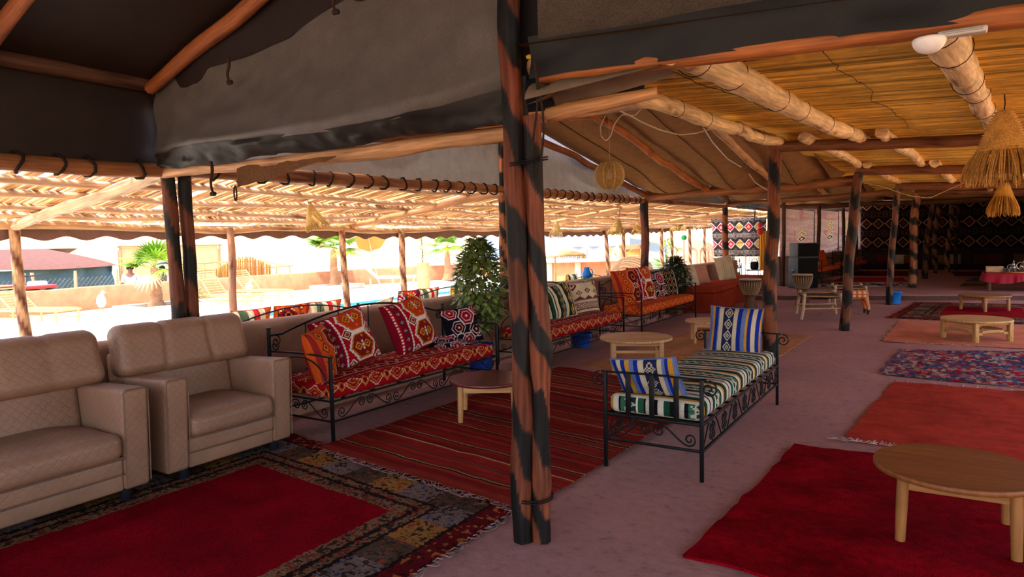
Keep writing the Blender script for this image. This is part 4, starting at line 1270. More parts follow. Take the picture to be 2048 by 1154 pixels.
def stripes(bands, axis='u', diamonds=None):
    tot = sum(b for b, _ in bands)
    edges = np.cumsum([b for b, _ in bands]) / tot
    cols = np.array([s(*c_) for _, c_ in bands])

    def f(u, v):
        x = u if axis == 'u' else v; y_ = v if axis == 'u' else u
        i = np.clip(np.searchsorted(edges, x % 1.0001), 0, len(cols) - 1)
        c = cols[i].copy()
        for (x0, x1, n, ca, cb, cc) in (diamonds or ()):
            cx_, hw = (x0 + x1) / 2, (x1 - x0) / 2
            m = np.abs(x - cx_) / hw + np.abs((y_ * n) % 1 - .5) / .5
            inb = (x > x0) & (x < x1)
            c[inb] = s(*ca); c[inb & (m < 1.0)] = s(*cb); c[inb & (m < .72)] = s(*ca); c[inb & (m < .42)] = s(*cb); c[inb & (m < .2)] = s(*cc)
        return c
    return f


BLU, SKY, CRM, GD2 = (26, 50, 150), (104, 124, 176), (208, 194, 166), (206, 146, 40)
pat_bluestripe = stripes([(4, SKY), (4, GD2), (5, BLU), (2, SKY), (6, CRM), (1, (60, 40, 40)), (14, (36, 44, 84)), (1, (60, 40, 40)), (6, CRM), (6, BLU), (6, SKY), (4, GD2), (5, BLU), (6, CRM), (5, BLU), (2, GD2)], 'u', [(.30, .47, 4, (34, 44, 88), (206, 190, 160), (70, 100, 90))])
GRN = (30, 74, 52)
pat_greenstripe = stripes([(5, (206, 194, 164)), (2, BLK), (6, GRN), (2, (206, 194, 164)), (2, BLK), (6, (212, 198, 168)), (2, BLK), (8, (40, 60, 50)), (2, (190, 176, 150)), (7, (212, 198, 168)), (3, BLK), (4, GRN), (9, (30, 34, 44)), (4, (206, 190, 160)), (3, BLK)], 'u', [(.72, .90, 3, (34, 36, 50), (206, 160, 70), (216, 200, 170)), (.42, .55, 5, (36, 54, 46), (170, 150, 110), (120, 90, 60))])
pat_beige = stripes([(8, (206, 184, 150)), (1, (110, 80, 60)), (2, (216, 200, 170)), (1, (110, 80, 60)), (9, (210, 188, 156)), (1, (110, 80, 60)), (2, (216, 200, 170)), (1, (110, 80, 60)), (8, (206, 184, 150))])
pat_bwstripe = stripes([(4, (200, 184, 150)), (3, (40, 36, 36)), (3, (170, 170, 120)), (3, (40, 36, 36)), (4, (200, 184, 150)), (3, (60, 56, 50)), (3, (196, 170, 110))])
def pat_plainc(col): return lambda u, v: _base(u, col) * (1 + .08 * vnoise(u * 30, v * 30, 3))[:, None]


def pat_blackgold(u, v):
    c = _base(u, (26, 22, 26))
    def put(m, col): c[m] = s(*col)
    m = np.abs(((u * 4) % 1) - .5) / .5 + np.abs(((v * 4) % 1) - .5) / .5
    put((m > .86) & (m < 1.08), (200, 176, 120)); put(m < .3, (190, 160, 110)); put(m < .15, (26, 22, 26))
    put((u < .1) | (u > .9), (26, 24, 40)); put((np.abs(u - .12) < .02) | (np.abs(u - .88) < .02), (206, 196, 190))
    return c


def pat_mattress(base, dark, l1, l2):
    def f(a, b):
        """a: metres along, b: metres across"""
        c = _base(a, base)
        def put(m, col): c[m] = s(*col)
        bb = (b % .40) / .40
        tri = np.abs(((a / .13) % 1) - .5) * 2
        put((bb > .02) & (bb < .30) & (np.abs((bb - .03) / .25 - tri) < .13), l1)
        put((bb > .02) & (bb < .30) & ((bb - .03) / .25 < tri - .42), dark)
        put(np.abs(bb - .34) < .010, l2)
        m = np.abs(((a / .26) % 1) - .5) / .42 + np.abs(bb - .56) / .19
        put((m < 1) & (m > .84), l1); put((m < .62) & (m > .50), l2); put(m < .16, l2)
        m2 = np.abs(((a / .26 + .5) % 1) - .5) / .22 + np.abs(bb - .56) / .14
        put((m2 < 1) & (m2 > .6), l2); put(m2 < .35, dark)
        put((np.abs(bb - .80) < .02) & (np.sin(a * 160) > 0), l2); put((bb > .85) & (bb < .93) & (((a / .05) % 1) > .5), dark)
        put((np.abs(bb - .96) < .015), l1)
        return c
    return f


pat_mred = pat_mattress((150, 12, 24), (98, 12, 32), (212, 170, 140), (190, 116, 46))
pat_morg = pat_mattress((196, 66, 20), (150, 36, 22), (222, 150, 90), (206, 106, 40))


def pat_daybed(a, b):
    bands = [(5, (214, 206, 190)), (2, (24, 26, 26)), (3, (40, 90, 66)), (2, (222, 216, 200)), (4, (36, 56, 50)), (2, (206, 198, 180)), (4, (60, 110, 84)), (2, (24, 26, 26)), (4, (214, 206, 190)), (3, (206, 150, 50)), (2, (24, 26, 26)), (4, (30, 70, 54)), (5, (214, 206, 190)), (2, (24, 26, 26))]
    f = stripes(bands)
    c = f((a / .46) % 1, b)
    q = (a / .46) % 1
    m = (q > .28) & (q < .46)
    dd = np.abs(((b / .07) % 1) - .5) * 2
    c[m & (np.abs((q - .28) / .18 - dd) < .2)] = s(190, 190, 170)
    return c


def pat_striped_kilim(u, v):
    """long axis v"""
    c = _base(u, (150, 40, 30))
    r_ = np.random.RandomState(4)
    y_ = 0.0
    pal = [(136, 34, 28), (142, 40, 30), (126, 30, 26), (138, 38, 28), (116, 26, 25), (146, 48, 36)]
    while y_ < 1:
        w_ = r_.uniform(.008, .028); col = pal[r_.randint(len(pal))]
        c[(v >= y_) & (v < y_ + w_)] = s(*col)
        y_ += w_
        if r_.rand() < .50:
            for col2, w2 in (((34, 22, 22), .0034), ((188, 148, 104), .0028), ((78, 84, 62) if r_.rand() < .5 else (40, 26, 24), .003)):
                if r_.rand() < .85:
                    c[(v >= y_) & (v < y_ + w2)] = s(*col2); y_ += w2
    c *= (1 + .22 * vnoise(u * 3, v * 160, 5) + .10 * vnoise(u * 14, v * 60, 7))[:, None]
    return c


def pat_border_rug(bu, bv0, bv1, field=(128, 5, 22)):
    def f(u, v, au, av):
        """u, v in metres from the rug's low corner; au x av its size"""
        c = _base(u, field)
        d = np.minimum(np.minimum(u - 0, au - u), np.minimum(v, av - v))
        jit = .012 * vnoise(u * 60, v * 60, 4)
        d = d + jit
        along = np.where(np.minimum(u, au - u) < np.minimum(v, av - v), v, u)
        def put(m, col): c[m] = s(*col)
        put(d < bu, (126, 92, 66))
        out = d < bu * .24
        put(out, (96, 22, 26)); fl = vnoise(u * 36, v * 36, 9); put(out & (fl > .5), (168, 92, 48)); put(out & (fl < -.6), (52, 26, 28))
        mid = (d > bu * .27) & (d < bu * .66)
        seg = np.floor(along / .27) % 3
        tone = vnoise(u * 46, v * 46, 12)
        put(mid & (seg == 0), (150, 104, 52)); put(mid & (seg == 1), (120, 98, 90)); put(mid & (seg == 2), (84, 66, 52))
        put(mid & (tone > .45), (60, 44, 36)); put(mid & (tone < -.55) & (seg != 1), (140, 60, 44)); put(mid & (tone < -.55) & (seg == 1), (70, 70, 96))
        put((np.abs(d - bu * .25) < .012) | (np.abs(d - bu * .67) < .014) | (np.abs(d - bu * .80) < .012), (40, 26, 24))
        inn = (d > bu * .7) & (d < bu * .98); t2 = vnoise(u * 44, v * 44, 15)
        put(inn & (t2 > .35), (120, 50, 40)); put(inn & (t2 < -.35), (58, 42, 34)); put(np.abs(d - bu * .82) < .012, (40, 28, 26))
        c *= (1 + .2 * vnoise(u * 5, v * 5, 2) + .12 * vnoise(u * 50, v * 50, 3))[:, None]
        return c
    return f


def pat_pile(col, var=.22, seed=1, streak=0.0):
    def f(u, v): return _base(u, col) * np.clip(1 + var * vnoise(u * 9, v * 9, seed) + var * .7 * vnoise(u * 60, v * 60, seed + 2) + streak * vnoise(u * 2, v * 40, seed + 3), .3, 2)[:, None]
    return f


def pat_patch(u, v):
    pal = np.array([s(*q) for q in ((70, 76, 110), (120, 40, 60), (176, 140, 124), (150, 56, 56), (86, 92, 130), (60, 60, 88), (190, 160, 140), (170, 30, 56), (130, 116, 120), (180, 110, 90), (76, 70, 86))])
    r_ = np.random.RandomState(9); k_ = r_.randint(0, len(pal), (64, 64))
    i = (np.floor(u * 46 + .4 * vnoise(u * 50, v * 50)) % 64).astype(int); j = (np.floor(v * 30 + .6 * (np.floor(u * 46) % 2) + .4 * vnoise(v * 40, u * 40, 4)) % 64).astype(int)
    c = pal[k_[i, j]]
    return c * (1 + .3 * vnoise(u * 90, v * 70, 5))[:, None]


def pat_wallkilim(cols, period=.62, rowh=.66):
    def f(a, z):
        c = _base(a, cols['bg'])
        def put(m, col): c[m] = s(*col)
        zz = (z % rowh) / rowh
        q = a / period; i = np.floor(q).astype(int)
        m = np.abs((q % 1) - .5) / .5 + np.abs(zz - .5) / .30
        put((zz > .13) & (zz < .87), cols['mid'])
        fl = [cols['f'][k_ % len(cols['f'])] for k_ in range(6)]
        for k_ in range(6): put((m < .98) & (i % 6 == k_), fl[k_])
        put((m < 1.0) & (m > .78), cols['line'])
        put((m < .36) & (m > .2), cols['in']); put(m < .1, cols['in'])
        m2 = np.abs(((q + .5) % 1) - .5) / .22 + np.abs(np.abs(zz - .5) - .36) / .10
        put((m2 < 1) & (m2 > .55), cols['sub'])
        put((np.abs(zz - .10) < .018) | (np.abs(zz - .90) < .018), cols['sub'])
        put((np.abs(zz - .03) < .025) & (np.sin(a * 60) > .2), cols['sub']); put((zz > .955) & (np.sin(a * 45) > .3), cols['line2'])
        return c
    return f


# ================================================================ BUILDERS
def cushion(label, loc, w_, h_, t_, yaw, tilt, roll, pat, n=56, group=None, name='cushion', cat='cushion', seam=None, back=None):
    """throw cushion: two quilted faces meeting in a piped edge; faces local -y"""
    o = thing(name, label, cat, loc, 0, group)
    o.rotation_mode = 'QUATERNION'
    o.rotation_quaternion = (Matrix.Rotation(yaw, 3, 'Z') @ Matrix.Rotation(-tilt, 3, 'X') @ Matrix.Rotation(roll, 3, 'Y')).to_quaternion()
    sd = int(abs(loc[1] * 100)) % 97

    def face(sg):
        def f(u, v):
            x = (u - .5) * 2; y_ = (v - .5) * 2
            X_ = w_ / 2 * x * (1 - .06 * (1 - y_ ** 2)); Z_ = h_ / 2 * y_ * (1 - .06 * (1 - x ** 2))
            th = t_ / 2 * (np.clip(1 - np.abs(x) ** 2.6, 0, 1) ** .55) * (np.clip(1 - np.abs(y_) ** 2.6, 0, 1) ** .55)
            th = th * (1 + .10 * vnoise(u * 3 + sd, v * 3, sd)) + .006 * vnoise(u * 9, v * 9 + sd, sd) * (1 - x ** 2) * (1 - y_ ** 2)
            return np.stack([X_, sg * th, Z_ - .03 * t_ * 0], -1)
        return f
    mb = MB(); grid(mb, face(-1), n, n, pat); mb.build('front_cover', M_CLOTH, o)
    mb = MB(); grid(mb, face(1), n // 2, n // 2, back or pat, flip=True); mb.build('back_cover', M_CLOTH, o)
    e = np.linspace(-1, 1, 16)
    pts = np.concatenate([np.stack([e, -np.ones(16)], 1), np.stack([np.ones(16), e], 1), np.stack([-e, np.ones(16)], 1), np.stack([-np.ones(16), -e], 1)])
    P_ = np.stack([w_ / 2 * pts[:, 0] * (1 - .06 * (1 - pts[:, 1] ** 2)), 0 * pts[:, 0], h_ / 2 * pts[:, 1] * (1 - .06 * (1 - pts[:, 0] ** 2))], 1)
    keep = np.concatenate([[True], np.linalg.norm(np.diff(P_, axis=0), axis=1) > 1e-6])
    mb = MB(); tube(mb, P_[keep], .006, 5, seam or tuple(pat(np.array([.02]), np.array([.5]))[0]), caps=False); mb.build('piping', M_CLOTH, o)
    return o


def mattress(parent, L, D, z0, h_, patf, off=(0, 0), n=(150, 46, 10)):
    mb = MB()

    def colf(p, ax_, hh):
        a = p[:, 0]; b = np.where(ax_ == 2, p[:, 1] + hh[1], np.where(ax_ == 1, p[:, 2] - hh[2] + np.where(p[:, 1] < 0, 0, 2 * hh[1]), p[:, 1] + hh[1]))
        return patf(np.where(ax_ == 0, p[:, 1], a), np.where(ax_ == 0, p[:, 2], b) + 10.25)

    def puff(V, hh):
        q = np.clip(1 - np.abs(V[:, 0] / hh[0]) ** 6, 0, 1) * np.clip(1 - np.abs(V[:, 1] / hh[1]) ** 4, 0, 1)
        V = V.copy(); V[:, 2] += .018 * q * (V[:, 2] > 0) + .006 * vnoise(V[:, 0] * 4, V[:, 1] * 4, 5) * (V[:, 2] > 0)
        return V
    rbox(mb, (L / 2 + off[0], D / 2 + off[1], z0 + h_ / 2), (L, D, h_), .045, seg=3, mid=n, colf=colf, fn=puff)
    return mb.build('mattress', M_CLOTH, parent)


def scrolls(mb, x0, x1, z0, z1, n, along, fixed, r=.005, two=True):
    """row of C and S scrolls between two rails; along 'x' (at y=fixed) or 'y' (at x=fixed)"""
    def P3(P): return np.stack([P[:, 0], np.full(len(P), fixed), P[:, 1]], 1) if along == 'x' else np.stack([np.full(len(P), fixed), P[:, 0], P[:, 1]], 1)
    h_ = z1 - z0; zc_ = (z0 + z1) / 2; W_ = (x1 - x0) / n
    for q in range(n):
        xa = x0 + q * W_; sg = 1 if q % 2 == 0 else -1
        t = np.linspace(0, 1, 16)
        c1 = spiral((xa + .16 * W_, zc_ - sg * h_ * .12), h_ * .30, sg * -PI / 2, -1.4 * sg, (1, 0), (0, 1), 16)
        c2 = spiral((xa + .84 * W_, zc_ + sg * h_ * .12), h_ * .30, sg * PI / 2, -1.4 * sg, (1, 0), (0, 1), 16)
        a_, b_ = c1[0], c2[0]
        mid_ = np.stack([a_[0] + (b_[0] - a_[0]) * t, a_[1] + (b_[1] - a_[1]) * (3 * t ** 2 - 2 * t ** 3)], 1)
        for P in (c1, mid_, c2): tube(mb, P3(P), r, 5, caps=False)


def iron_sofa(label, L, D, loc, rotz, patm, group=None, hf=.68, hb=.87, arch=.10, seat=.33, simple=False, scale=None):
    """wrought iron bench: x along its length, y from front (0) to back (D)"""
    t_ = thing('wrought_iron_sofa', label, 'sofa', loc, rotz, group)
    for x_ in (0, L):
        for y_, hh in ((0, hf), (D, hb)):
            mb = MB(); rbox(mb, (x_, y_, hh / 2), (.024, .024, hh), .003, s(24, 24, 26), seg=1); rbox(mb, (x_, y_, hh), (.03, .03, .014), .003, s(24, 24, 26), seg=1); mb.build('leg', M_IRON, t_)
    mb = MB()
    for z_ in (seat, seat - .16):
        for a, b in (((0, 0), (L, 0)), ((0, 0), (0, D)), ((L, 0), (L, D)), ((0, D), (L, D))):
            tube(mb, ((a[0], a[1], z_), (b[0], b[1], z_)), .009, 6, caps=False)
    mb.build('seat_frame', M_IRON, t_)
    mb = MB()
    for q in range(7):
        x_ = L * (q + .5) / 7; box(mb, (x_ - .015, 0, seat - .006), (x_ + .015, D, seat + .002))
    mb.build('bed_slats', M_IRON, t_)
    mb = MB(); scrolls(mb, .05, L - .05, seat - .15, seat - .01, 3 if simple else 7, 'x', 0)
    if not simple:
        for x_ in (0, L): scrolls(mb, .04, D - .04, seat - .15, seat - .01, 2, 'y', x_)
    f_ = mb.build('scrollwork', M_IRON, t_)
    # arms: rail, arc and a curl
    for x_, sg in ((0, -1), (L, 1)):
        mb = MB(); tube(mb, ((x_, 0, hf), (x_, D * .5, hf + .012), (x_, D, hf)), .008, 6)
        t = np.linspace(0, PI, 16); tube(mb, np.stack([0 * t + x_, D / 2 - D / 2 * .86 * np.cos(t), seat + .12 + (hf - seat - .14) * np.sin(t)], 1), .006, 5, caps=False)
        sp_ = spiral((x_, D - .075, hf + .05), .05, PI / 2, 1.5, (0, 1, 0), (0, 0, 1)); tube(mb, sp_, .006, 5, caps=False)
        mb.build('arm', M_IRON, t_)
    mb = MB(); t = np.linspace(0, 1, 34)
    zA = hb - .06
    shp = np.clip((t - .06) / .88, 0, 1)
    tube(mb, np.stack([L * t, 0 * t + D, zA + (arch + .06) * np.sin(shp * PI) ** .9], 1), .010, 6, caps=False)
    for q in range(1, 6):
        f = q / 6; ff = np.clip((f - .06) / .88, 0, 1); tube(mb, ((L * f, D, seat), (L * f, D, zA + (arch + .06) * math.sin(ff * PI) ** .9)), .006, 5)
    for x_, sg in ((0, 1), (L, -1)):
        sp_ = spiral((x_ + sg * .07, D, zA - .055), .05, PI / 2, -1.4 * sg, (1, 0, 0), (0, 0, 1)); tube(mb, sp_, .006, 5, caps=False)
    mb.build('back_arch', M_IRON, t_)
    if patm: mattress(t_, L - .05, D - .05, seat + .004, .13, patm, (.025, .012))
    if scale: t_.scale = scale
    return t_


def leather_mat():
    m, nt, N, L, P = _mat('quilted_tan_leather')
    tc = N.new('ShaderNodeTexCoord'); sx = N.new('ShaderNodeSeparateXYZ'); L.new(tc.outputs['UV'], sx.inputs[0])

    def mth(op, a, b=None):
        n = N.new('ShaderNodeMath'); n.operation = op
        for i, v_ in enumerate((a, b)):
            if v_ is None: continue
            if isinstance(v_, (int, float)): n.inputs[i].default_value = v_
            else: L.new(v_, n.inputs[i])
        return n.outputs[0]
    wob = mth('MULTIPLY', mth('SINE', mth('MULTIPLY', sx.outputs[1], 140.0)), .004)
    xx = mth('ADD', sx.outputs[0], wob)
    a = mth('ABSOLUTE', mth('SINE', mth('MULTIPLY', mth('ADD', xx, sx.outputs[1]), 52.0)))
    b = mth('ABSOLUTE', mth('SINE', mth('MULTIPLY', mth('SUBTRACT', xx, sx.outputs[1]), 52.0)))
    mn = mth('MINIMUM', a, b)
    r = _ramp(nt, mn, [(.03, (.74,) * 3), (.16, (1, 1, 1))])
    c = _mix(nt, 'MULTIPLY', .75, _attr(nt), r)
    n = _tex(nt, 'Object', 4.0, None, 4)
    c = _mix(nt, 'MULTIPLY', .7, c, _ramp(nt, n.outputs[0], [(.3, (.8,) * 3), (.7, (1.1,) * 3)]))
    L.new(c, P.inputs['Base Color'])
    P.inputs['Roughness'].default_value = .42
    P.inputs['Specular IOR Level'].default_value = .45
    bh = _ramp(nt, mn, [(0, (0, 0, 0)), (.5, (1, 1, 1))])
    _bump(nt, bh, .25, .004, P)
    return m


M_LEATH = leather_mat()
M_LEATHP = plain('plain_tan_leather', None, .40, 0, 5, .22, .15, 160, .45)
TAN = s(146, 110, 88)


def tan_sofa(label, W_, loc, nseg, name):
    """x across the width, y back from the front"""
    t_ = thing(name, label, 'sofa' if W_ > 1.3 else 'armchair', loc, PI / 2)
    aw = .165
    for sg, xc in ((-1, aw / 2), (1, W_ - aw / 2)):
        mb = MB()

        def armfn(V, hh):
            V = V.copy(); f = (V[:, 2] + hh[2]) / (2 * hh[2]); V[:, 1] += -.0 + .03 * (1 - f) * (V[:, 1] < 0)
            V[:, 2] -= .03 * np.clip((V[:, 1] + hh[1]) / (2 * hh[1]), 0, 1) * f
            return V
        rbox(mb, (xc, .35, .385), (aw, .70, .63), .03, TAN, seg=3, mid=(2, 4, 4), fn=armfn)
        ar = mb.build('armrest', M_LEATH, t_)
        mb = MB()
        x_a, x_b = xc - aw / 2 + .006, xc + aw / 2 - .006
        tube(mb, ((x_a, .022, .10), (x_a, .006, .5), (x_a, .004, .68), (x_a + .02, .003, .698), (x_b - .02, .003, .698), (x_b, .004, .68), (x_b, .006, .5), (x_b, .022, .10)), .004, 5, tuple(q * .72 for q in TAN), caps=False)
        mb.build('piping', M_LEATHP, ar)
    n_ = nseg
    sw = (W_ - 2 * aw)
    mb = MB()

    def seatfn(V, hh):
        V = V.copy(); x = V[:, 0] / hh[0]; y_ = V[:, 1] / hh[1]
        V[:, 2] += (.030 * np.clip(1 - x ** 4, 0, 1) * np.clip(1 - y_ ** 4, 0, 1)) * (V[:, 2] > 0) + .008 * vnoise(V[:, 0] * 6, V[:, 1] * 6, 4) * (V[:, 2] > 0)
        V[:, 1] -= .02 * np.clip(1 - x ** 6, 0, 1) * (y_ < -.8)
        return V
    for q in range(n_):
        w1 = sw / n_; rbox(mb, (aw + w1 * (q + .5), .315, .352), (w1 + .004, .62, .155), .055, TAN, seg=4, mid=(10, 8, 2), fn=seatfn)
    mb.build('seat_cushion', M_LEATH, t_)
    mb = MB(); rbox(mb, (W_ / 2, .33, .225), (sw + .01, .60, .115), .025, TAN, seg=3, mid=(8, 2, 2)); mb.build('upper_front_panel', M_LEATH, t_)
    mb = MB(); rbox(mb, (W_ / 2, .34, .125), (sw + .01, .60, .11), .02, TAN, seg=3, mid=(8, 2, 2)); mb.build('lower_front_panel', M_LEATHP, t_)
    mb = MB()
    for z_, y_ in ((.279, .012), (.285, .014), (.176, .03)):
        tube(mb, ((aw, y_ + .006, z_), (W_ / 2, y_, z_ - .003), (W_ - aw, y_ + .006, z_)), .0055, 5, tuple(q * .5 for q in TAN), caps=False)
    mb.build('seam_piping', M_LEATHP, t_)
    mb = MB(); rbox(mb, (W_ / 2, .585, .50), (sw + .03, .16, .40), .06, tuple(q * .94 for q in TAN), seg=4, mid=(8, 2, 6), rot=Matrix.Rotation(-.16, 3, 'X')); mb.build('backrest', M_LEATH, t_)
    mb = MB(); rbox(mb, (W_ / 2, .66, .46), (W_ - .02, .10, .74), .03, TAN, seg=2, rot=Matrix.Rotation(-.10, 3, 'X')); mb.build('back_panel', M_LEATHP, t_)
    # head roll in padded sections with stitched seams
    cuts = np.array([-1] + [2 * q / (3 * n_) - 1 for q in range(1, 3 * n_)] + [1.0])
    mb = MB()

    def hf(V, hh):
        V = V.copy(); x = V[:, 0] / hh[0]
        dd = np.min(np.abs(x[:, None] - cuts[None, 1:-1]), axis=1) * hh[0]
        pin = np.exp(-(dd / .022) ** 2)
        V[:, 1] += .020 * pin * (V[:, 1] < 0); V[:, 2] -= .016 * pin * (V[:, 2] > 0)
        V[:, 1] += .05 * np.clip((V[:, 2] + hh[2]) / (2 * hh[2]), 0, 1)
        V[:, 0] += np.sign(x) * .02 * np.clip(-V[:, 2] / hh[2], 0, 1)
        return V
    rbox(mb, (W_ / 2, .585, .845), (W_ + .01, .20, .37), .085, TAN, seg=6, mid=(48, 2, 6), fn=hf, rot=Matrix.Rotation(-.10, 3, 'X'))
    mb.build('head_roll', M_LEATH, t_)
    for x_ in (.14, W_ - .14):
        for y_ in (.08, .60):
            mb = MB(); lathe(mb, [(.03, 0), (.036, .01), (.036, .075)], 12, (x_, y_, 0), s(24, 26, 34)); mb.build('foot', M_GLOSS, t_)
    return t_


def round_table(label, c, r, h_, rz, legr=.028, col=(206, 152, 98), top=None, style='round', leg_in=.66, mat=None, group=None, apron=.055, name='coffee_table', z=0.0, pattern=None):
    t_ = thing(name, label, 'table', (c[0], c[1], z), rz)
    mb = MB(); tc = top or col

    def tcol(z_, a): return np.tile(np.array(s(*tc)), z_.shape + (1,))
    n_ = 40; a = np.arange(n_) / n_ * 2 * PI
    lathe(mb, [(r - .012, h_ - .030), (r, h_ - .026), (r, h_ - .006), (r - .006, h_)], n_, col=s(*tc))
    # boards of the top: parallel strips with fine joints
    mb2 = MB(); nb = 6; w_ = 2 * (r - .004) / nb
    for q in range(nb):
        y0 = -r + .004 + q * w_; y1 = y0 + w_ - .0015
        yy = np.linspace(y0, y1, 7); hx = np.sqrt(np.maximum((r - .003) ** 2 - yy ** 2, 0))
        V_ = np.concatenate([np.stack([-hx, yy, 0 * yy + h_ + .0012], 1), np.stack([hx, yy, 0 * yy + h_ + .0012], 1), np.stack([-hx, yy, 0 * yy + h_ - .004], 1), np.stack([hx, yy, 0 * yy + h_ - .004], 1)])
        i = np.arange(6); g_ = rnd.uniform(.86, 1.08)
        mb3 = MB(); uv_ = np.stack([V_[:, 1], V_[:, 0] + q], 1)
        cc = tuple(x_ * g_ for x_ in s(*tc))
        mb3.add(V_, np.concatenate([np.stack([i, i + 7, i + 8, i + 1], -1), np.array([[0, 14, 21, 7], [6, 13, 27, 20]])]), uv_, cc, 0, False)
        mb3.build('board', mat or M_PLANK, t_)
    mb.build('tabletop_rim', mat or M_PLANK, t_)
    d = r * leg_in / math.sqrt(2) * 1.0
    for sx in (-1, 1):
        for sy in (-1, 1):
            mb = MB()
            if style == 'round': tube(mb, ((sx * d * 1.04, sy * d * 1.04, 0), (sx * d * 1.02, sy * d * 1.02, h_ * .5), (sx * d, sy * d, h_ - .03)), (legr * .8, legr * .95, legr), 12, s(*col), lump=.05, seed=int(c[1] * 10) + sx + sy * 3)
            else: rbox(mb, (sx * d, sy * d, (h_ - .03) / 2), (legr * 1.9, legr * 1.9, h_ - .03), .006, s(*col), seg=1)
            mb.build('leg', M_PLANK, t_)
    mb = MB()
    for sg in (-1, 1):
        for ax_ in (0, 1):
            a_ = (d + .01, sg * d, h_ - .03 - apron / 2) if ax_ == 0 else (sg * d, d + .01, h_ - .03 - apron / 2)
            lo = (-d, sg * d - .01, h_ - .03 - apron) if ax_ == 0 else (sg * d - .01, -d, h_ - .03 - apron); hi = (d, sg * d + .01, h_ - .03) if ax_ == 0 else (sg * d + .01, d, h_ - .03)
            box(mb, lo, hi, s(*col))
    mb.build('apron', M_PLANK, t_)
    if style == 'square':
        mb = MB()
        for sg in (-1, 1):
            box(mb, (-d, sg * d - .009, h_ * .62), (d, sg * d + .009, h_ * .62 + .03), s(*col)); box(mb, (sg * d - .009, -d, h_ * .62), (sg * d + .009, d, h_ * .62 + .03), s(*col))
        mb.build('stretcher', M_PLANK, t_)
    if style == 'carved':
        mb = MB()
        for sg in (-1, 1):
            for q in range(9):
                f = q / 8 * 2 - 1; zz = h_ * .50 + .10 * (f ** 4) * -1
                for ax_ in (0, 1):
                    c_ = (f * d, sg * d, zz) if ax_ == 0 else (sg * d, f * d, zz); rbox(mb, c_, (d * .26 if ax_ == 0 else .018, .018 if ax_ == 0 else d * .26, .04), .003, s(*col), seg=1)
        mb.build('carved_rail', M_PLANK, t_)
    return t_


def rug(label, corners, patf, nu, nv, z=.008, mat=None, th=.01, seed=1, ripple=.004, fringe=(), fcol=(206, 190, 180), name='rug', metric=False, flen=.06):
    """corners: low-u/low-v, high-u/low-v, high-u/high-v, low-u/high-v"""
    c0, c1, c2, c3 = (np.array(q, float) for q in corners)
    t_ = thing(name, label, 'rug', (float(c0[0] + c2[0]) / 2, float(c0[1] + c2[1]) / 2, z))

    def edge(u, v):
        x = np.outer((1 - u) * (1 - v), c0) + np.outer(u * (1 - v), c1) + np.outer(u * v, c2) + np.outer((1 - u) * v, c3)
        return x

    def f(u, v):
        x = edge(u, v)
        e = np.minimum(np.minimum(u, 1 - u), np.minimum(v, 1 - v))
        x = x + .012 * np.stack([vnoise(v * 14 + seed, u * 3, seed), vnoise(u * 14, v * 3 + seed, seed + 1)], 1) * (e < .02)[:, None]
        return np.column_stack([x, z + th + ripple * vnoise(u * 10 + seed, v * 12, seed) + ripple * .6 * vnoise(u * 24, v * 28, seed + 3)])
    L_u = np.linalg.norm(c1 - c0); L_v = np.linalg.norm(c3 - c0)
    pf = (lambda u, v: patf(u * L_u, v * L_v, L_u, L_v)) if metric else patf
    mb = MB(); grid(mb, f, nu, nv, pf, skirt=th); mb.build('field', mat or M_CLOTH, t_, True)
    if fringe:
        mb = MB(); r_ = random.Random(seed)
        for (sd, a, b, dens) in fringe:
            n_ = int(dens * (b - a) * 100)
            for q in range(n_):
                s_ = a + (b - a) * (q + r_.random()) / n_
                uv = {'v0': (s_, 0), 'v1': (s_, 1), 'u0': (0, s_), 'u1': (1, s_)}[sd]
                p = edge(np.array([uv[0]], float), np.array([uv[1]], float))[0]
                out = {'v0': c0 - c3, 'v1': c3 - c0, 'u0': c0 - c1, 'u1': c1 - c0}[sd]; out = out / np.linalg.norm(out); sdv = np.array((-out[1], out[0]))
                l_ = flen * r_.uniform(.5, 1.4); k1, k2 = r_.uniform(-.6, .6), r_.uniform(-.9, .9)
                P_ = np.array([np.append(p, z + th), np.append(p + out * l_ * .4 + sdv * k1 * l_ * .4, z + th + r_.uniform(.0, .02)), np.append(p + out * l_ * .8 + sdv * k2 * l_ * .6, z + .012), np.append(p + out * l_ * .7 + sdv * (k2 + .8 * r_.choice((-1, 1))) * l_ * .6, z + .008)])
                g_ = r_.uniform(.6, 1.1)
                tube(mb, P_, .0035, 3, tuple(x_ * g_ for x_ in s(*fcol)), caps=False)
        fo = mb.build('fringe', M_CLOTH, t_, True); fo['kind'] = 'stuff'
    return t_


def ray(px, py):
    d = _R @ Vector((px - 1024.0, -(py - 577.0), -1364.0))
    return d


def atX(px, py, X):
    d = ray(px, py); k_ = X / d.x; return (X, d.y * k_, EYE + d.z * k_)


def atY(px, py, Y):
    d = ray(px, py); k_ = Y / d.y; return (d.x * k_, Y, EYE + d.z * k_)


def atZ(px, py, z):
    d = ray(px, py); k_ = (z - EYE) / d.z; return (d.x * k_, d.y * k_, z)
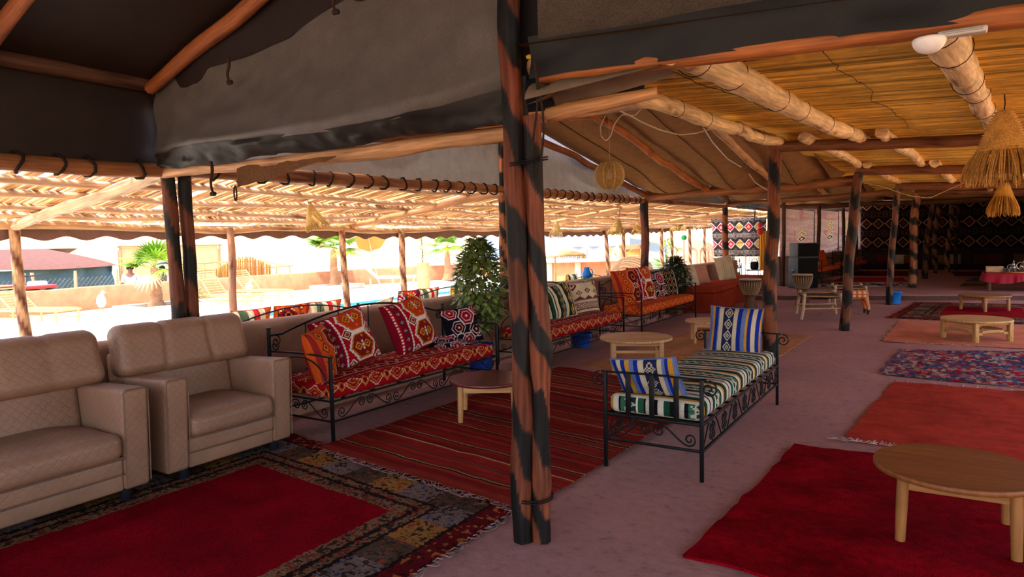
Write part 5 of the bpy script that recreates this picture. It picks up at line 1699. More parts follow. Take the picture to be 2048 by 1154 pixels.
# ================================================================ FURNITURE UNDER THE TENT
# rugs on the near floor
rug('large worn rug with a plain crimson field and floral border under the tan armchair', ((-4.75, -.4), (-2.075, -.4), (-2.07, 3.36), (-4.72, 3.72)), pat_border_rug(.62, 0, 0), 260, 360, 0, M_PILE, .008, 3, .004, (('u1', .55, 1.0, 1.2),), (166, 140, 134), metric=True, flen=.055)
rug('red flat-woven kilim with thin dark and cream stripes in front of the red sofa', ((-4.02, 3.50), (-2.0, 3.24), (-1.86, 6.70), (-3.95, 7.25)), pat_striped_kilim, 24, 420, .010, M_CLOTH, .007, 5, .005, (('v0', .05, 1.0, 1.0),), (156, 116, 108), flen=.07)
rug('plain tan-brown rug under the pale round tables', ((-3.70, 7.42), (-1.84, 6.76), (-1.69, 11.24), (-3.5, 11.6)), pat_pile((186, 128, 84), .14, 2, .1), 50, 80, .0, M_CLOTH, .008, 7, .004)
rug('deep red shaggy rug under the nearest round table at lower right', ((-1.04, 3.16), (1.35, 2.95), (1.35, 5.40), (-.905, 5.28)), pat_pile((136, 5, 20), .32, 3), 150, 150, 0, M_PILE, .016, 9, .006)
rug('orange-red rug between the deep red rug and the patchwork rug', ((-.61, 5.60), (1.45, 5.64), (1.45, 8.1), (-.43, 8.02)), pat_pile((172, 54, 36), .16, 4, .12), 90, 90, 0, M_CLOTH, .011, 11, .005, (('v0', -.04, .34, 2.0), ('v1', 0, 1, .25)), (210, 180, 170), flen=.05)
rug('multicoloured patchwork rag rug', ((-.555, 8.47), (1.5, 8.16), (1.5, 10.95), (-.45, 10.34)), pat_patch, 140, 150, 0, M_PILE, .012, 13, .006, (('u0', 0, 1, .3), ('v0', 0, 1, .3)), (110, 100, 120), flen=.05)
rug('salmon pink rug under the pale carved round table', ((-.73, 11.05), (1.7, 11.12), (1.7, 13.6), (-.65, 13.84)), pat_pile((206, 122, 92), .12, 5, .1), 60, 60, 0, M_CLOTH, .011, 15, .005, (('v0', 0, 1, .5), ('v1', 0, .5, .5), ('u0', 0, 1, .2)), (196, 160, 130), flen=.05)
rug('red carpet with a patterned border in front of the step', ((-.87, 14.22), (2.0, 13.9), (2.0, 17.9), (-.53, 17.5)), pat_border_rug(.75, 0, 0, (140, 16, 26)), 120, 150, 0, M_PILE, .010, 17, .005, (('u0', 0, 1, .4),), (170, 130, 120), metric=True)
rug('black and white shaggy rug on the raised floor', ((-3.0, 20.4), (-.83, 20.95), (-1.0, 22.3), (-2.9, 22.0)), lambda u, v: np.where((vnoise(u * 26, v * 9 + u * 5, 3) > .0)[:, None], np.array(s(196, 186, 180)), np.array(s(34, 30, 34))), 90, 60, .12, M_PILE, .012, 19, .006)
rug('bright red rug on the raised floor behind the black and white rug', ((-2.9, 22.6), (-.9, 22.9), (-1.1, 25.0), (-2.8, 24.8)), pat_pile((168, 30, 34), .2, 6), 40, 40, .12, M_PILE, .012, 21)
rug('dark red rug at the foot of the back wall left of the dim posts', ((-2.95, 25.8), (-1.0, 26.0), (-1.1, 29.5), (-2.85, 29.5)), pat_pile((110, 16, 24), .2, 7), 40, 40, .12, M_PILE, .012, 23)
rug('dark red runner at the foot of the back wall right of the dim posts', ((.3, 26.3), (2.8, 26.3), (2.8, 29.2), (.2, 29.2)), pat_pile((96, 16, 26), .2, 8), 40, 40, .12, M_PILE, .012, 25)
rug('small blue-grey rug near the table with the red cloth', ((.46, 23.2), (1.6, 23.0), (1.7, 25.0), (.75, 25.2)), pat_pile((96, 92, 108), .2, 9), 40, 40, .12, M_PILE, .012, 27)
rug('small dull mustard mat in front of the blue-grey rug', ((.36, 21.3), (1.0, 21.3), (1.0, 22.8), (.46, 22.8)), pat_pile((110, 76, 48), .2, 10), 30, 30, .12, M_PILE, .010, 28)

# tan leather suite
tan_sofa('tan quilted leather armchair with padded head roll beside the red sofa', 1.01, (-4.225, 2.46, 0), 1, 'leather_armchair')
tan_sofa('wide tan quilted leather sofa at the left picture edge', 1.95, (-4.19, .385, 0), 2, 'leather_sofa')

# red sofa and its cushions
SX = -4.016
iron_sofa('wrought iron sofa with red kilim mattress next to the tan armchair', 2.33, .72, (SX, 3.668, 0), PI / 2, pat_mred)
cushion('large red kilim cushion with hexagons, the left one of two on the first red sofa', (-4.50, 4.30, .70), .62, .50, .20, PI / 2 - .10, .36, -.20, pat_redcushion, 96)
cushion('large red kilim cushion with hexagons, the right one of two on the first red sofa', (-4.53, 5.20, .725), .68, .54, .20, PI / 2 + .05, .34, -.12, pat_redcushion, 96)
cushion('orange kilim cushion leaning on the left arm of the first red sofa', (-4.33, 3.86, .645), .43, .46, .22, PI / 2 + .45, .26, -.10, pat_orange, 80)
cushion('black kilim cushion with red and white figures, right end of first red sofa', (-4.42, 5.92, .65), .44, .40, .16, PI / 2 - .45, .35, -.10, pat_black, 80)
cushion('flat black cushion lying on the red mattress below the black kilim cushion', (-4.40, 5.62, .50), .46, .40, .09, PI / 2 - .3, 1.40, 0, pat_black, 48)

# second red sofa behind the double post
iron_sofa('wrought iron sofa with red kilim mattress partly hidden by the thick double post', 2.31, .72, (SX + .0, 7.10, 0), PI / 2, pat_mred)
cushion('cream cushion with small brown diamonds left of the thick double post', (-4.5, 7.50, .67), .50, .44, .18, PI / 2 - .1, .35, -.1, pat_creamdots, 56)
cushion('small green striped cushion behind the cream diamond one, left of the double post', (-4.66, 7.75, .80), .46, .42, .14, PI / 2, .2, -.1, pat_greenstripe, 48)
cushion('green and cream striped cushion right of the thick double post', (-4.52, 8.30, .70), .56, .50, .20, PI / 2 - .35, .34, -.14, pat_greenstripe, 72)
cushion('cream cushion with maroon diamonds and a patterned band on the second red sofa', (-4.46, 9.02, .69), .46, .48, .18, PI / 2 - .45, .22, -.05, pat_creamdiamond, 72)

# third, orange sofa
iron_sofa('wrought iron sofa with orange kilim mattress, third in the row along the wall', 2.75, .72, (-4.0, 10.08, 0), PI / 2, pat_morg)
cushion('orange-red kilim cushion at the left end of the orange sofa', (-4.40, 10.45, .75), .60, .62, .22, PI / 2 - .30, .30, -.06, lambda u, v: pat_orange(u, v), 64)
cushion('red kilim cushion with white dotted stripe in the middle of the orange sofa', (-4.44, 11.20, .76), .60, .62, .20, PI / 2 - .3, .28, -.04, pat_redcushion, 72)
cushion('black kilim cushion with pale figures on the orange sofa', (-4.48, 12.0, .69), .52, .50, .18, PI / 2 - .35, .28, -.05, pat_black, 56)
cushion('black cushion with gold lattice at the right end of the orange sofa', (-4.44, 12.50, .70), .46, .50, .16, PI / 2 - .5, .28, -.05, pat_blackgold, 56)

# rust benches
for lb, lo, hi in (('rust-coloured upholstered block bench, the nearer cube', (-4.88, 13.85, 0), (-3.93, 14.72, .53)), ('rust-coloured upholstered block bench, the second cube', (-4.88, 14.74, 0), (-3.95, 15.62, .53)),
                   ('long dark rust bench behind the first djembe drum', (-4.88, 15.66, 0), (-4.05, 19.3, .50))):
    t_ = thing('block_bench', lb, 'bench', ((lo[0] + hi[0]) / 2, (lo[1] + hi[1]) / 2, 0))
    c_ = np.array(lo) / 2 + np.array(hi) / 2; sz = np.array(hi) - np.array(lo)
    mb = MB(); rbox(mb, (0, 0, .20), (sz[0], sz[1], .40), .02, s(142, 48, 28), seg=2, mid=(3, 3, 3)); mb.build('base', M_CLOTH, t_)
    mb = MB(); rbox(mb, (0, 0, .40 + (hi[2] - .40) / 2), (sz[0] + .01, sz[1] + .005, hi[2] - .40), .04, s(158, 56, 32), seg=3, mid=(6, 6, 2)); mb.build('seat_pad', M_CLOTH, t_)
cushion('cream cushion on the rust bench, front one of the two cream ones', (-4.55, 14.15, .73), .46, .44, .18, PI / 2 - .5, .3, -.1, pat_plainc((206, 186, 160)), 40)
cushion('cream cushion on the rust bench, mostly hidden behind the other cream one', (-4.68, 13.80, .74), .46, .46, .16, PI / 2 - .5, .3, -.1, pat_plainc((196, 174, 144)), 40)
cushion('dusty pink cushion on the rust bench', (-4.55, 14.95, .72), .44, .40, .16, PI / 2 - .6, .3, -.1, pat_plainc((190, 132, 112)), 40)
cushion('cream cushion with brown stripes standing on the far bench', (-4.55, 16.95, .78), .62, .60, .20, PI / 2 - .45, .25, -.1, pat_beige, 56)

# round tables
round_table('low round table with worn dark red lacquered top, left of the thick double post', (-3.38, 4.90), .345, .355, .55, .026, (206, 152, 96), (112, 44, 40), 'round', .92, M_LACQ)
round_table('pale round wooden table with a square leg frame on the tan rug', (-3.05, 7.50), .42, .40, .45, .028, (206, 156, 104), (212, 166, 116), 'square', .9, apron=.04)
round_table('small pale round table half hidden behind the blue striped cushion', (-2.93, 10.0), .33, .33, .4, .028, (206, 152, 98), (214, 168, 120), 'round', .88)
round_table('brown round table on the deep red rug at the lower right corner', (.07, 4.08), .375, .36, .02, .028, (166, 108, 54), (146, 84, 36), 'round', .86)
round_table('pale yellow round table with carved rails on the salmon rug', (.40, 11.75), .44, .31, .75, .032, (196, 150, 84), (206, 164, 104), 'carved', .9, apron=.04)
round_table('round wooden table standing on the red bordered carpet', (.68, 16.2), .44, .31, .78, .034, (176, 124, 74), (150, 104, 64), 'round', .85, apron=.06)

# daybed
t_ = thing('daybed', 'black wrought iron daybed with green, white and gold striped mattress', 'daybed', (-1.272, 4.20, 0), PI / 2)
LD, DD = 2.30, .66
for x_ in (0, LD):
    for y_ in (0, DD):
        mb = MB(); rbox(mb, (x_, y_, .33), (.024, .024, .66), .003, s(22, 22, 24), seg=1); mb.build('leg', M_IRON, t_)
mb = MB()
for z_ in (.365, .195):
    for a, b in (((0, 0), (LD, 0)), ((0, 0), (0, DD)), ((LD, 0), (LD, DD)), ((0, DD), (LD, DD))): rbox(mb, ((a[0] + b[0]) / 2, (a[1] + b[1]) / 2, z_), (max(abs(a[0] - b[0]), .016), max(abs(a[1] - b[1]), .016), .016), .002, s(22, 22, 24), seg=1)
mb.build('side_rails', M_IRON, t_)
for q in range(11):
    x_ = LD * (q + .5) / 11
    mb = MB(); box(mb, (x_ - .02, 0, .352), (x_ + .02, DD, .36), s(22, 22, 24)); mb.build('bed_slat', M_IRON, t_)
for e_, x_ in ((-1, 0), (1, LD)):
    mb = MB(); tube(mb, ((x_, -.03, .655), (x_, DD / 2, .662), (x_, DD + .03, .655)), .007, 6)
    for yq, sg in ((DD + .03, 1), (-.03, -1)):
        sp_ = spiral((x_, yq + sg * .015, .600), .055, PI / 2, -1.5 * sg, (0, 1, 0), (0, 0, 1), 18); tube(mb, sp_, .006, 5, caps=False)
    mb.build('end_rail', M_IRON, t_)
    for f in (.25, .5, .75):
        mb = MB(); rbox(mb, (x_, DD * f, .51), (.012, .034, .31), .002, s(22, 22, 24), seg=1); mb.build('end_bar', M_IRON, t_)
    mb = MB(); scrolls(mb, .03, DD - .03, .21, .35, 2, 'y', x_, .006); mb.build('end_scrollwork', M_IRON, t_)
for y_ in (0, DD):
    mb = MB()
    n_ = 8
    for q in range(n_):
        xa = LD * q / n_ + .03; w_ = LD / n_
        tube(mb, ((xa, y_, .35), (xa + w_ * .42, y_, .21)), .005, 5) if q % 2 else tube(mb, ((xa, y_, .21), (xa + w_ * .42, y_, .35)), .005, 5)
        for sg in (1, -1):
            for vv in (1, -1):
                tube(mb, spiral((xa + w_ * .70 + sg * .030, y_, .28 + vv * .032), .030, -vv * PI / 2 if sg > 0 else -vv * PI / 2, sg * vv * 1.3, (1, 0, 0), (0, 0, 1), 14), .0045, 5, caps=False)
        tube(mb, ((xa + w_ * .70, y_, .21), (xa + w_ * .70, y_, .35)), .005, 5)
    mb.build('side_scrollwork', M_IRON, t_)
mattress(t_, LD - .06, DD - .02, .372, .13, pat_daybed, (.03, .01), (210, 40, 10))
cushion('blue, gold and cream striped cushion slumped at the near end of the daybed', (-1.66, 4.33, .585), .46, .42, .13, PI + .06, .55, .12, pat_bluestripe, 88)
cushion('blue, gold and cream striped cushion standing at the far end of the daybed', (-1.60, 6.30, .69), .47, .44, .16, .06, .22, .04, pat_bluestripe, 88)


# djembe drums
def djembe(label, loc, h_, rz, seed):
    t_ = thing('djembe_drum', label, 'drum', loc, rz)
    mb = MB(); lathe(mb, [(.15, 0), (.152, .02), (.13, .12), (.10, .26), (.095, h_ * .46), (.11, h_ * .52), (.16, h_ * .64), (.195, h_ * .80), (.205, h_ * .95), (.2, h_)], 26, col=s(104, 66, 42)); mb.build('shell', M_WOOD, t_)
    mb = MB(); lathe(mb, [(.208, h_ * .96), (.212, h_ * .97), (.205, h_ * 1.0), (.15, h_ * 1.004), (.001, h_ * 1.006)], 26, col=s(186, 158, 120)); mb.build('drumhead', M_PLAIN, t_)
    mb = MB(); a = np.linspace(0, 2 * PI, 34)
    for z_, rr in ((h_ * .955, .213), (h_ * .92, .211), (h_ * .535, .122)): tube(mb, np.stack([rr * np.cos(a), rr * np.sin(a), 0 * a + z_], 1), .007, 5, s(70, 56, 44), caps=False)
    mb.build('ring', M_IRON, t_)
    mb = MB()
    for q in range(26):
        a0 = q / 26 * 2 * PI
        for da in (.06, -.06):
            zz = np.array((h_ * .95, h_ * .8, h_ * .66, h_ * .54)); rr = np.array((.214, .202, .172, .124)); aa = a0 + da * np.array((0, .6, 1, 1.4))
            tube(mb, np.stack([rr * np.cos(aa), rr * np.sin(aa), zz], 1), .005, 4, s(176, 150, 116), caps=False)
    mb.build('lacing', M_STRAW, t_)
    return t_


djembe('djembe drum with rope lacing in front of the rust benches', (-3.26, 14.0, 0), .71, 0, 1)
djembe('djembe drum with rope lacing standing before the loudspeakers', (-2.62, 16.0, 0), .70, .4, 2)


def bench_stool(label, loc, rz, L, W_, h_):
    t_ = thing('leather_stool', label, 'stool', loc, rz)
    for sx in (-1, 1):
        for sy in (-1, 1):
            mb = MB(); log(mb, (sx * (L / 2 + .03), sy * (W_ / 2 + .03), 0), (sx * (L / 2 - .03), sy * (W_ / 2 - .03), h_ + .02), .026, .03, int(L * 10 + sx + 3 * sy), .012, 9, 10, .1, s(206, 172, 136)); mb.build('leg', M_WOOD, t_)
    mb = MB()
    grid(mb, lambda u, v: np.stack([(u - .5) * (L + .02), (v - .5) * (W_ + .02), h_ - .03 - .05 * np.sin(u * PI) * (.4 + .6 * np.sin(v * PI))], -1), 20, 14, None, s(70, 54, 38))
    grid(mb, lambda u, v: np.stack([(u - .5) * (L + .02), (v - .5) * (W_ + .02), h_ - .055 - .05 * np.sin(u * PI) * (.4 + .6 * np.sin(v * PI))], -1), 20, 14, None, s(60, 46, 32), flip=True)
    mb.build('leather_seat', M_PLAIN, t_)
    mb = MB()
    for sy in (-1, 1): log(mb, (-L / 2, sy * (W_ / 2 - .01), h_ * .42), (L / 2, sy * (W_ / 2 - .01), h_ * .46), .017, .016, 5 + sy, .01, 8, 8, .1, s(200, 166, 130)); log(mb, (-L / 2, sy * (W_ / 2 - .02), h_ - .04), (L / 2, sy * (W_ / 2 - .02), h_ - .04), .018, .018, 8 + sy, .01, 8, 8, .1, s(180, 140, 100))
    for sx in (-1, 1): log(mb, (sx * (L / 2 - .01), -W_ / 2, h_ * .36), (sx * (L / 2 - .01), W_ / 2, h_ * .38), .017, .016, 15 + sx, .01, 8, 8, .1, s(200, 166, 130)); log(mb, (sx * (L / 2 - .02), -W_ / 2, h_ - .04), (sx * (L / 2 - .02), W_ / 2, h_ - .04), .018, .018, 18 + sx, .01, 8, 8, .1, s(180, 140, 100))
    mb.build('stretchers', M_WOOD, t_)
    return t_


bench_stool('low stool with sagging dark leather seat and pale peeled legs, the nearer one', (-1.98, 13.95, 0), .25, .66, 1.0, .46)
bench_stool('low leather-topped stool partly hidden by the leaning post, the farther one', (-1.72, 16.1, 0), .2, .62, .9, .46)
# camel-saddle stool with patterned leather
t_ = thing('saddle_stool', 'small orange patterned leather saddle stool with horned dark feet by the leaning post', 'stool', (-1.45, 14.75, 0), .3)
mb = MB()
rbox(mb, (0, 0, .38), (.42, .30, .16), .06, seg=3, mid=(16, 12, 8), colf=lambda p, n, h: np.where((np.abs(np.sin(p[:, 0] * 34) * np.cos(p[:, 1] * 34 + p[:, 2] * 40)) > .45)[:, None], np.array(s(232, 196, 160)), np.array(s(206, 104, 50)))); mb.build('saddle_seat', M_CLOTH, t_)
for sx in (-1, 1):
    for sy in (-1, 1):
        mb = MB(); tube(mb, ((sx * .15, sy * .1, .34), (sx * .19, sy * .13, .18), (sx * .20, sy * .14, .08)), (.05, .035, .028), 9, s(206, 112, 56)); tube(mb, ((sx * .20, sy * .14, .09), (sx * .195, sy * .14, 0)), (.03, .02), 9, s(50, 24, 18)); mb.build('leg', M_PLAIN, t_)

# loudspeakers
def speaker(label, loc, rz, w_, d_, h_, handle):
    t_ = thing('loudspeaker', label, 'speaker', loc, rz)
    mb = MB(); rbox(mb, (0, 0, h_ / 2), (w_, d_, h_), .015, s(62, 66, 68), seg=2); mb.build('cabinet', M_PLAIN, t_)
    mb = MB(); rbox(mb, (0, -d_ / 2 - .006, h_ / 2), (w_ - .03, .02, h_ - .04), .006, s(14, 14, 15), seg=1); mb.build('grille', M_MESH, t_)
    if handle:
        mb = MB(); rbox(mb, (-w_ / 2 - .002, 0, h_ * .55), (.01, .16, .09), .004, s(18, 18, 18), seg=1); tube(mb, ((-w_ / 2 - .01, -.06, h_ * .57), (-w_ / 2 - .02, 0, h_ * .58), (-w_ / 2 - .01, .06, h_ * .57)), .012, 6, s(200, 204, 206)); mb.build('handle', M_PLAIN, t_)
    return t_


speaker('large black floor loudspeaker with a side handle, standing on the raised floor', (-3.22, 19.75, .12), .62, .56, .56, .84, True)
speaker('black loudspeaker cabinet stacked on top of the floor loudspeaker', (-3.20, 19.75, .96), .62, .58, .5, .38, False)

# buckets
def bucket(label, loc, r, h_, col):
    t_ = thing('bucket', label, 'bucket', loc)
    mb = MB(); lathe(mb, [(.001, .01), (r * .78, .0), (r * .8, .01), (r * .98, h_ - .02), (r * 1.05, h_ - .02), (r * 1.05, h_), (r * .95, h_), (r * .76, .02), (.001, .02)], 24, col=s(*col)); mb.build('shell', M_GLOSS, t_)
    mb = MB(); a = np.linspace(0, PI, 16); tube(mb, np.stack([r * np.cos(a), .0 * a - r * .4 * np.sin(a), h_ - .02 - r * .9 * np.sin(a) * .3], 1), .004, 5, s(200, 200, 200), caps=False); mb.build('handle', M_METAL, t_)
    return t_


bucket('bright blue plastic bucket behind the slim leaning post at the step', (-.92, 17.13, 0), .15, .27, (30, 130, 220))
bucket('blue plastic tub on the floor under the second red sofa', (-4.45, 8.85, 0), .16, .20, (20, 70, 170))

# plants along the wall
leafy('large bushy plant with glossy leaves in a blue bucket between the two red sofas', (-4.62, 6.55, 0), 1.30, .29, 1700, (112, 132, 66), 11, pot=True, leaf=.095, narrow=.30, potcol=(20, 66, 170), potr=.16, poth=.34, base_h=.30)
leafy('dark green feathery bush between the orange sofa and the rust bench', (-4.54, 13.25, 0), .92, .30, 2200, (34, 52, 26), 12, pot=True, leaf=.10, narrow=.13, potcol=(110, 70, 50), potr=.16, poth=.3, base_h=.25)
leafy('small light green plant on the low wall between the second and third sofas', (-4.78, 9.72, 0), .72, .15, 240, (112, 128, 66), 13, pot=True, leaf=.07, narrow=.2, potcol=(110, 76, 56), potr=.13, poth=.25, base_h=.22)

# hanging globe lamp with its cord and loop of cable
gl = thing('globe_lamp', 'wicker globe pendant lamp hanging under the burlap canopy', 'lamp', atY(1219, 351, 6.4))
mb = MB(); R_ = .152
for q in range(64):
    a0 = q / 64 * 2 * PI; t = np.linspace(-1.18, 1.22, 15); rib = q % 8 == 0
    sq = .93
    tube(mb, np.stack([R_ * np.cos(t) ** .8 * math.cos(a0) * 1.0, R_ * np.cos(t) ** .8 * math.sin(a0), R_ * sq * np.sin(t)], 1), .0045 if rib else .0016, 4, s(226, 190, 120) if rib else s(190, 152, 84), caps=False)
for z_ in np.linspace(-.92, .92, 64):
    a = np.linspace(0, 2 * PI, 40); tt_ = math.asin(z_); rr = R_ * math.cos(tt_) ** .8; tube(mb, np.stack([rr * np.cos(a), rr * np.sin(a), 0 * a + R_ * .93 * z_], 1), .0016 if abs(z_) < .9 else .004, 3, s(196, 156, 86), caps=False)
mb.build('woven_shade', M_STRAW, gl)
mb = MB(); lathe(mb, [(.001, -.035), (.02, -.03), (.03, -.005), (.022, .02), (.012, .035), (.012, .06), (.001, .062)], 14, col=s(236, 230, 214)); mb.build('bulb', M_GLOSS, gl)
mb = MB(); tube(mb, ((0, 0, .05), (.003, 0, .3), (0, 0, .62)), .003, 5, s(150, 120, 90)); mb.build('cord', M_PLAIN, gl)
t_ = thing('hanging_cable', 'looped beige cable drooping across the burlap canopy above the globe lamp', 'cable', atY(1250, 240, 5.6))
mb = MB()
def cab(pts, Y0, Y1):
    P_ = [np.array(atY(px, py, Y0 + (Y1 - Y0) * i / (len(pts) - 1))) for i, (px, py) in enumerate(pts)]
    t = np.linspace(0, len(P_) - 1, 60); P_ = np.array(P_)
    Q = np.stack([np.interp(t, np.arange(len(P_)), P_[:, i]) for i in range(3)], 1)
    for _ in range(3): Q[1:-1] = (Q[:-2] + 2 * Q[1:-1] + Q[2:]) / 4
    return Q
tube(mb, cab(((1240, 222), (1262, 232), (1285, 245), (1320, 260), (1360, 270), (1395, 266), (1440, 252)), 5.4, 6.4), .006, 5, s(196, 170, 130))
tube(mb, cab(((1286, 214), (1270, 232), (1244, 228), (1228, 250), (1222, 272), (1212, 282), (1202, 272), (1200, 255), (1210, 232)), 5.6, 6.2), .006, 5, s(190, 164, 124))
mb.build('cable', M_PLAIN, t_, True)
t_ = thing('hanging_cable', 'pale cable sagging beside the crooked rafter behind the daybed post', 'cable', atY(1460, 310, 9.5))
mb = MB(); tube(mb, cab(((1400, 245), (1425, 285), (1455, 318), (1482, 334)), 8.0, 9.5), .007, 5, s(190, 176, 160)); tube(mb, cab(((1498, 348), (1510, 365), (1534, 380)), 9.8, 11), .007, 5, s(190, 176, 160)); mb.build('cable', M_PLAIN, t_, True)
for nm, pts in (('thin wire strung from the leaning post to the reed ceiling beams', ((1700, 360), (1760, 372), (1820, 392), (1860, 396), (1900, 378), (1960, 352))),):
    t_ = thing('hanging_cable', nm, 'cable', atY(1800, 385, 13)); mb = MB(); tube(mb, cab(pts, 12.3, 14), .006, 4, s(170, 150, 120)); mb.build('cable', M_PLAIN, t_, True)

# straw lamps under the reed ceiling and the bulkhead light on the orange beam
straw_lamp('large straw lampshade with a long fringe at the right picture edge', atY(2008, 222, 5.2), .03, .20, .47, 21, (206, 152, 78), .52, .10)
straw_lamp('smaller golden straw lampshade hanging below and behind the large one', atY(2008, 366, 9.4), .03, .15, .38, 22, (216, 158, 66), .40, .3)
p_ = atY(1858, 92, 2.96)
t_ = thing('bulkhead_light', 'white half-globe bulkhead light fixed under the orange log beam', 'lamp', p_)
mb = MB(); th_ = np.linspace(0, PI / 2, 9); lathe(mb, [(.001 + .054 * math.sin(q), -.050 * math.cos(q) + .022) for q in th_] + [(.050, .028), (.001, .03)], 26, col=s(240, 236, 230)); mb.build('globe', M_GLOSS, t_)
mb = MB(); rbox(mb, (.10, 0, .030), (.15, .05, .022), .008, s(196, 192, 182), seg=2); tube(mb, ((.04, -.026, .03), (.16, -.026, .03)), .005, 5, s(170, 166, 158)); mb.build('terminal_box', M_GLOSS, t_)
# ================================================================ FAR END OF THE TENT
M_THIN = cloth_mat('thin_backlit_cloth', 120, .25, .95, .3, .55)
FA, FB = np.array((-4.0, 20.4)), np.array((-2.95, 31.6))
fd = (FB - FA) / np.linalg.norm(FB - FA); fn_ = np.array((fd[1], -fd[0]))


def onwall(d, off=0.0, z=0.0):
    p = FA + fd * d + fn_ * off
    return (p[0], p[1], z)


# pink kilims hung with their backs to the room, sunlight behind them
def pat_pink(seed):
    def f(u, v):
        c = _base(u, (212, 180, 170))
        def put(m, col): c[m] = s(*col)
        t = vnoise(u * 3 + seed, v * 26, seed); put(t > .35, (204, 158, 156)); put(t < -.45, (220, 194, 184))
        put((vnoise(u * 5 + seed, v * 4, seed + 2) > .6), (206, 148, 148))
        if seed < 3:
            for k_, cv in enumerate((.72, .60, .48, .38)):
                m = dia(u, v, .62, cv, .16, .075); q = np.abs(u - .62) < .13
                if seed == 0 and k_ < 2: continue
                put((m < 1) & q, (240, 232, 206)); put((m < .75) & q, (60, 44, 40) if k_ == 3 else (206, 150, 60)); put((m < .4) & q, (240, 226, 190))
        return c
    return f


for k_, (d0, d1) in enumerate(((.15, 3.9), (4.0, 7.3), (7.4, 9.6), (9.7, 11.2))):
    mb = MB()
    grid(mb, lambda u, v: np.stack([FA[0] + fd[0] * (d0 + (d1 - d0) * u) + fn_[0] * (.02 * np.sin(u * 17 + k_) * (1 - v)), FA[1] + fd[1] * (d0 + (d1 - d0) * u) + fn_[1] * .02 * np.sin(u * 17), .92 + (1.40 + .012 * d0) * v + .03 * np.sin(v * PI) * np.sin(u * 9)], -1), 60, 60, pat_pink(k_))
    lb = ('backlit pinkish kilim hanging above the loudspeakers', 'backlit pinkish kilim with two gold motifs, second from the loudspeakers', 'narrow backlit pinkish kilim with a gold motif, left of the leaning post', 'backlit pinkish cloth in the corner beside the dark kilim wall')[k_]
    mb.build('kilim_hanging', M_THIN, None, False, None, lb, 'wall hanging')
for d, lb in ((.0, 'thin dark post at the doorway edge of the backlit cloths'), (3.95, 'thin dark post between the first and second backlit kilims'), (7.35, 'thin dark post between the second and third backlit kilims'), (9.65, 'thin dark post between the third backlit kilim and the corner cloth')):
    b = onwall(d, .15, .12); post(lb, b, (b[0], b[1], 2.5), .06, .055, int(d * 7) + 70, barkcol((86, 60, 48), .3, int(d)), amp=.03)
bpy.data.objects.remove(bpy.data.objects['wall_left_far'])
mb = MB()
L_ = np.linalg.norm(FB - FA); ys = np.linspace(0, L_, 50)
prof = [(0.06, 0.1), (.06, .86), (.02, .93), (-.22, .93), (-.25, .86), (-.25, -.1)]
P3 = np.array([[onwall(d, o_ + .012 * math.sin(d * 3 + z_ * 5), z_ + .012 * math.sin(d * 2) * (z_ > .5)) for (o_, z_) in prof] for d in ys])
idx = np.arange(50 * 6).reshape(50, 6)
mb.add(P3.reshape(-1, 3), np.stack([idx[:-1, :-1], idx[1:, :-1], idx[1:, 1:], idx[:-1, 1:]], -1).reshape(-1, 4), None, s(158, 122, 103), 0, True)
mb.add(P3[0], np.arange(6)[None], None, s(158, 122, 103), 0, False)
mb.build('wall_left_far', M_PLASTER, kind='structure')

DKK = {'bg': (26, 20, 20), 'mid': (40, 26, 24), 'f': [(62, 28, 22), (40, 22, 20), (70, 40, 22), (44, 22, 26)], 'line': (190, 150, 120), 'in': (120, 80, 60), 'sub': (80, 66, 58), 'line2': (120, 100, 90)}
OUK = {'bg': (112, 104, 102), 'mid': (70, 62, 66), 'f': [(206, 40, 60), (214, 176, 60), (206, 36, 56), (206, 180, 90), (214, 90, 130), (196, 40, 60)], 'line': (236, 226, 220), 'in': (236, 200, 190), 'sub': (150, 144, 142), 'line2': (176, 170, 168)}
pk = pat_wallkilim(DKK, .44, .76)
for k_, (xa, xb, lb) in enumerate(((-2.93, -.35, 'dark kilim with pale diamond outlines on the back wall, left of the dim posts'), (-.33, 2.3, 'dark kilim with rows of faint diamonds on the back wall above the round cushions'), (2.32, 4.95, 'very dark diamond kilim at the far right of the back wall'))):
    mb = MB()
    grid(mb, lambda u, v: np.stack([xa + (xb - xa) * u, 31.62 - .02 * np.sin(u * 21) * (1 - v) - .012, .80 + 1.9 * v], -1), 170, 120, lambda u, v: pk(xa + (xb - xa) * u + 10, 1.9 * v))
    mb.build('kilim_hanging', M_CLOTH, None, False, None, lb, 'wall hanging')
pk2 = pat_wallkilim(OUK, .29, .53)
mb = MB(); grid(mb, lambda u, v: np.stack([-6.35 + 1.70 * u + .10 * (1 - u) * (1 - v), 22.0 + .03 * np.sin(u * 14) * (1 - v), .92 + 1.2 * v], -1), 150, 110, lambda u, v: pk2(1.7 * u + 10, 1.2 * v - .13))
mb.build('kilim_hanging', M_CLOTH, None, False, None, 'bright kilim with red and yellow diamonds hanging at the end of the pergola', 'wall hanging')

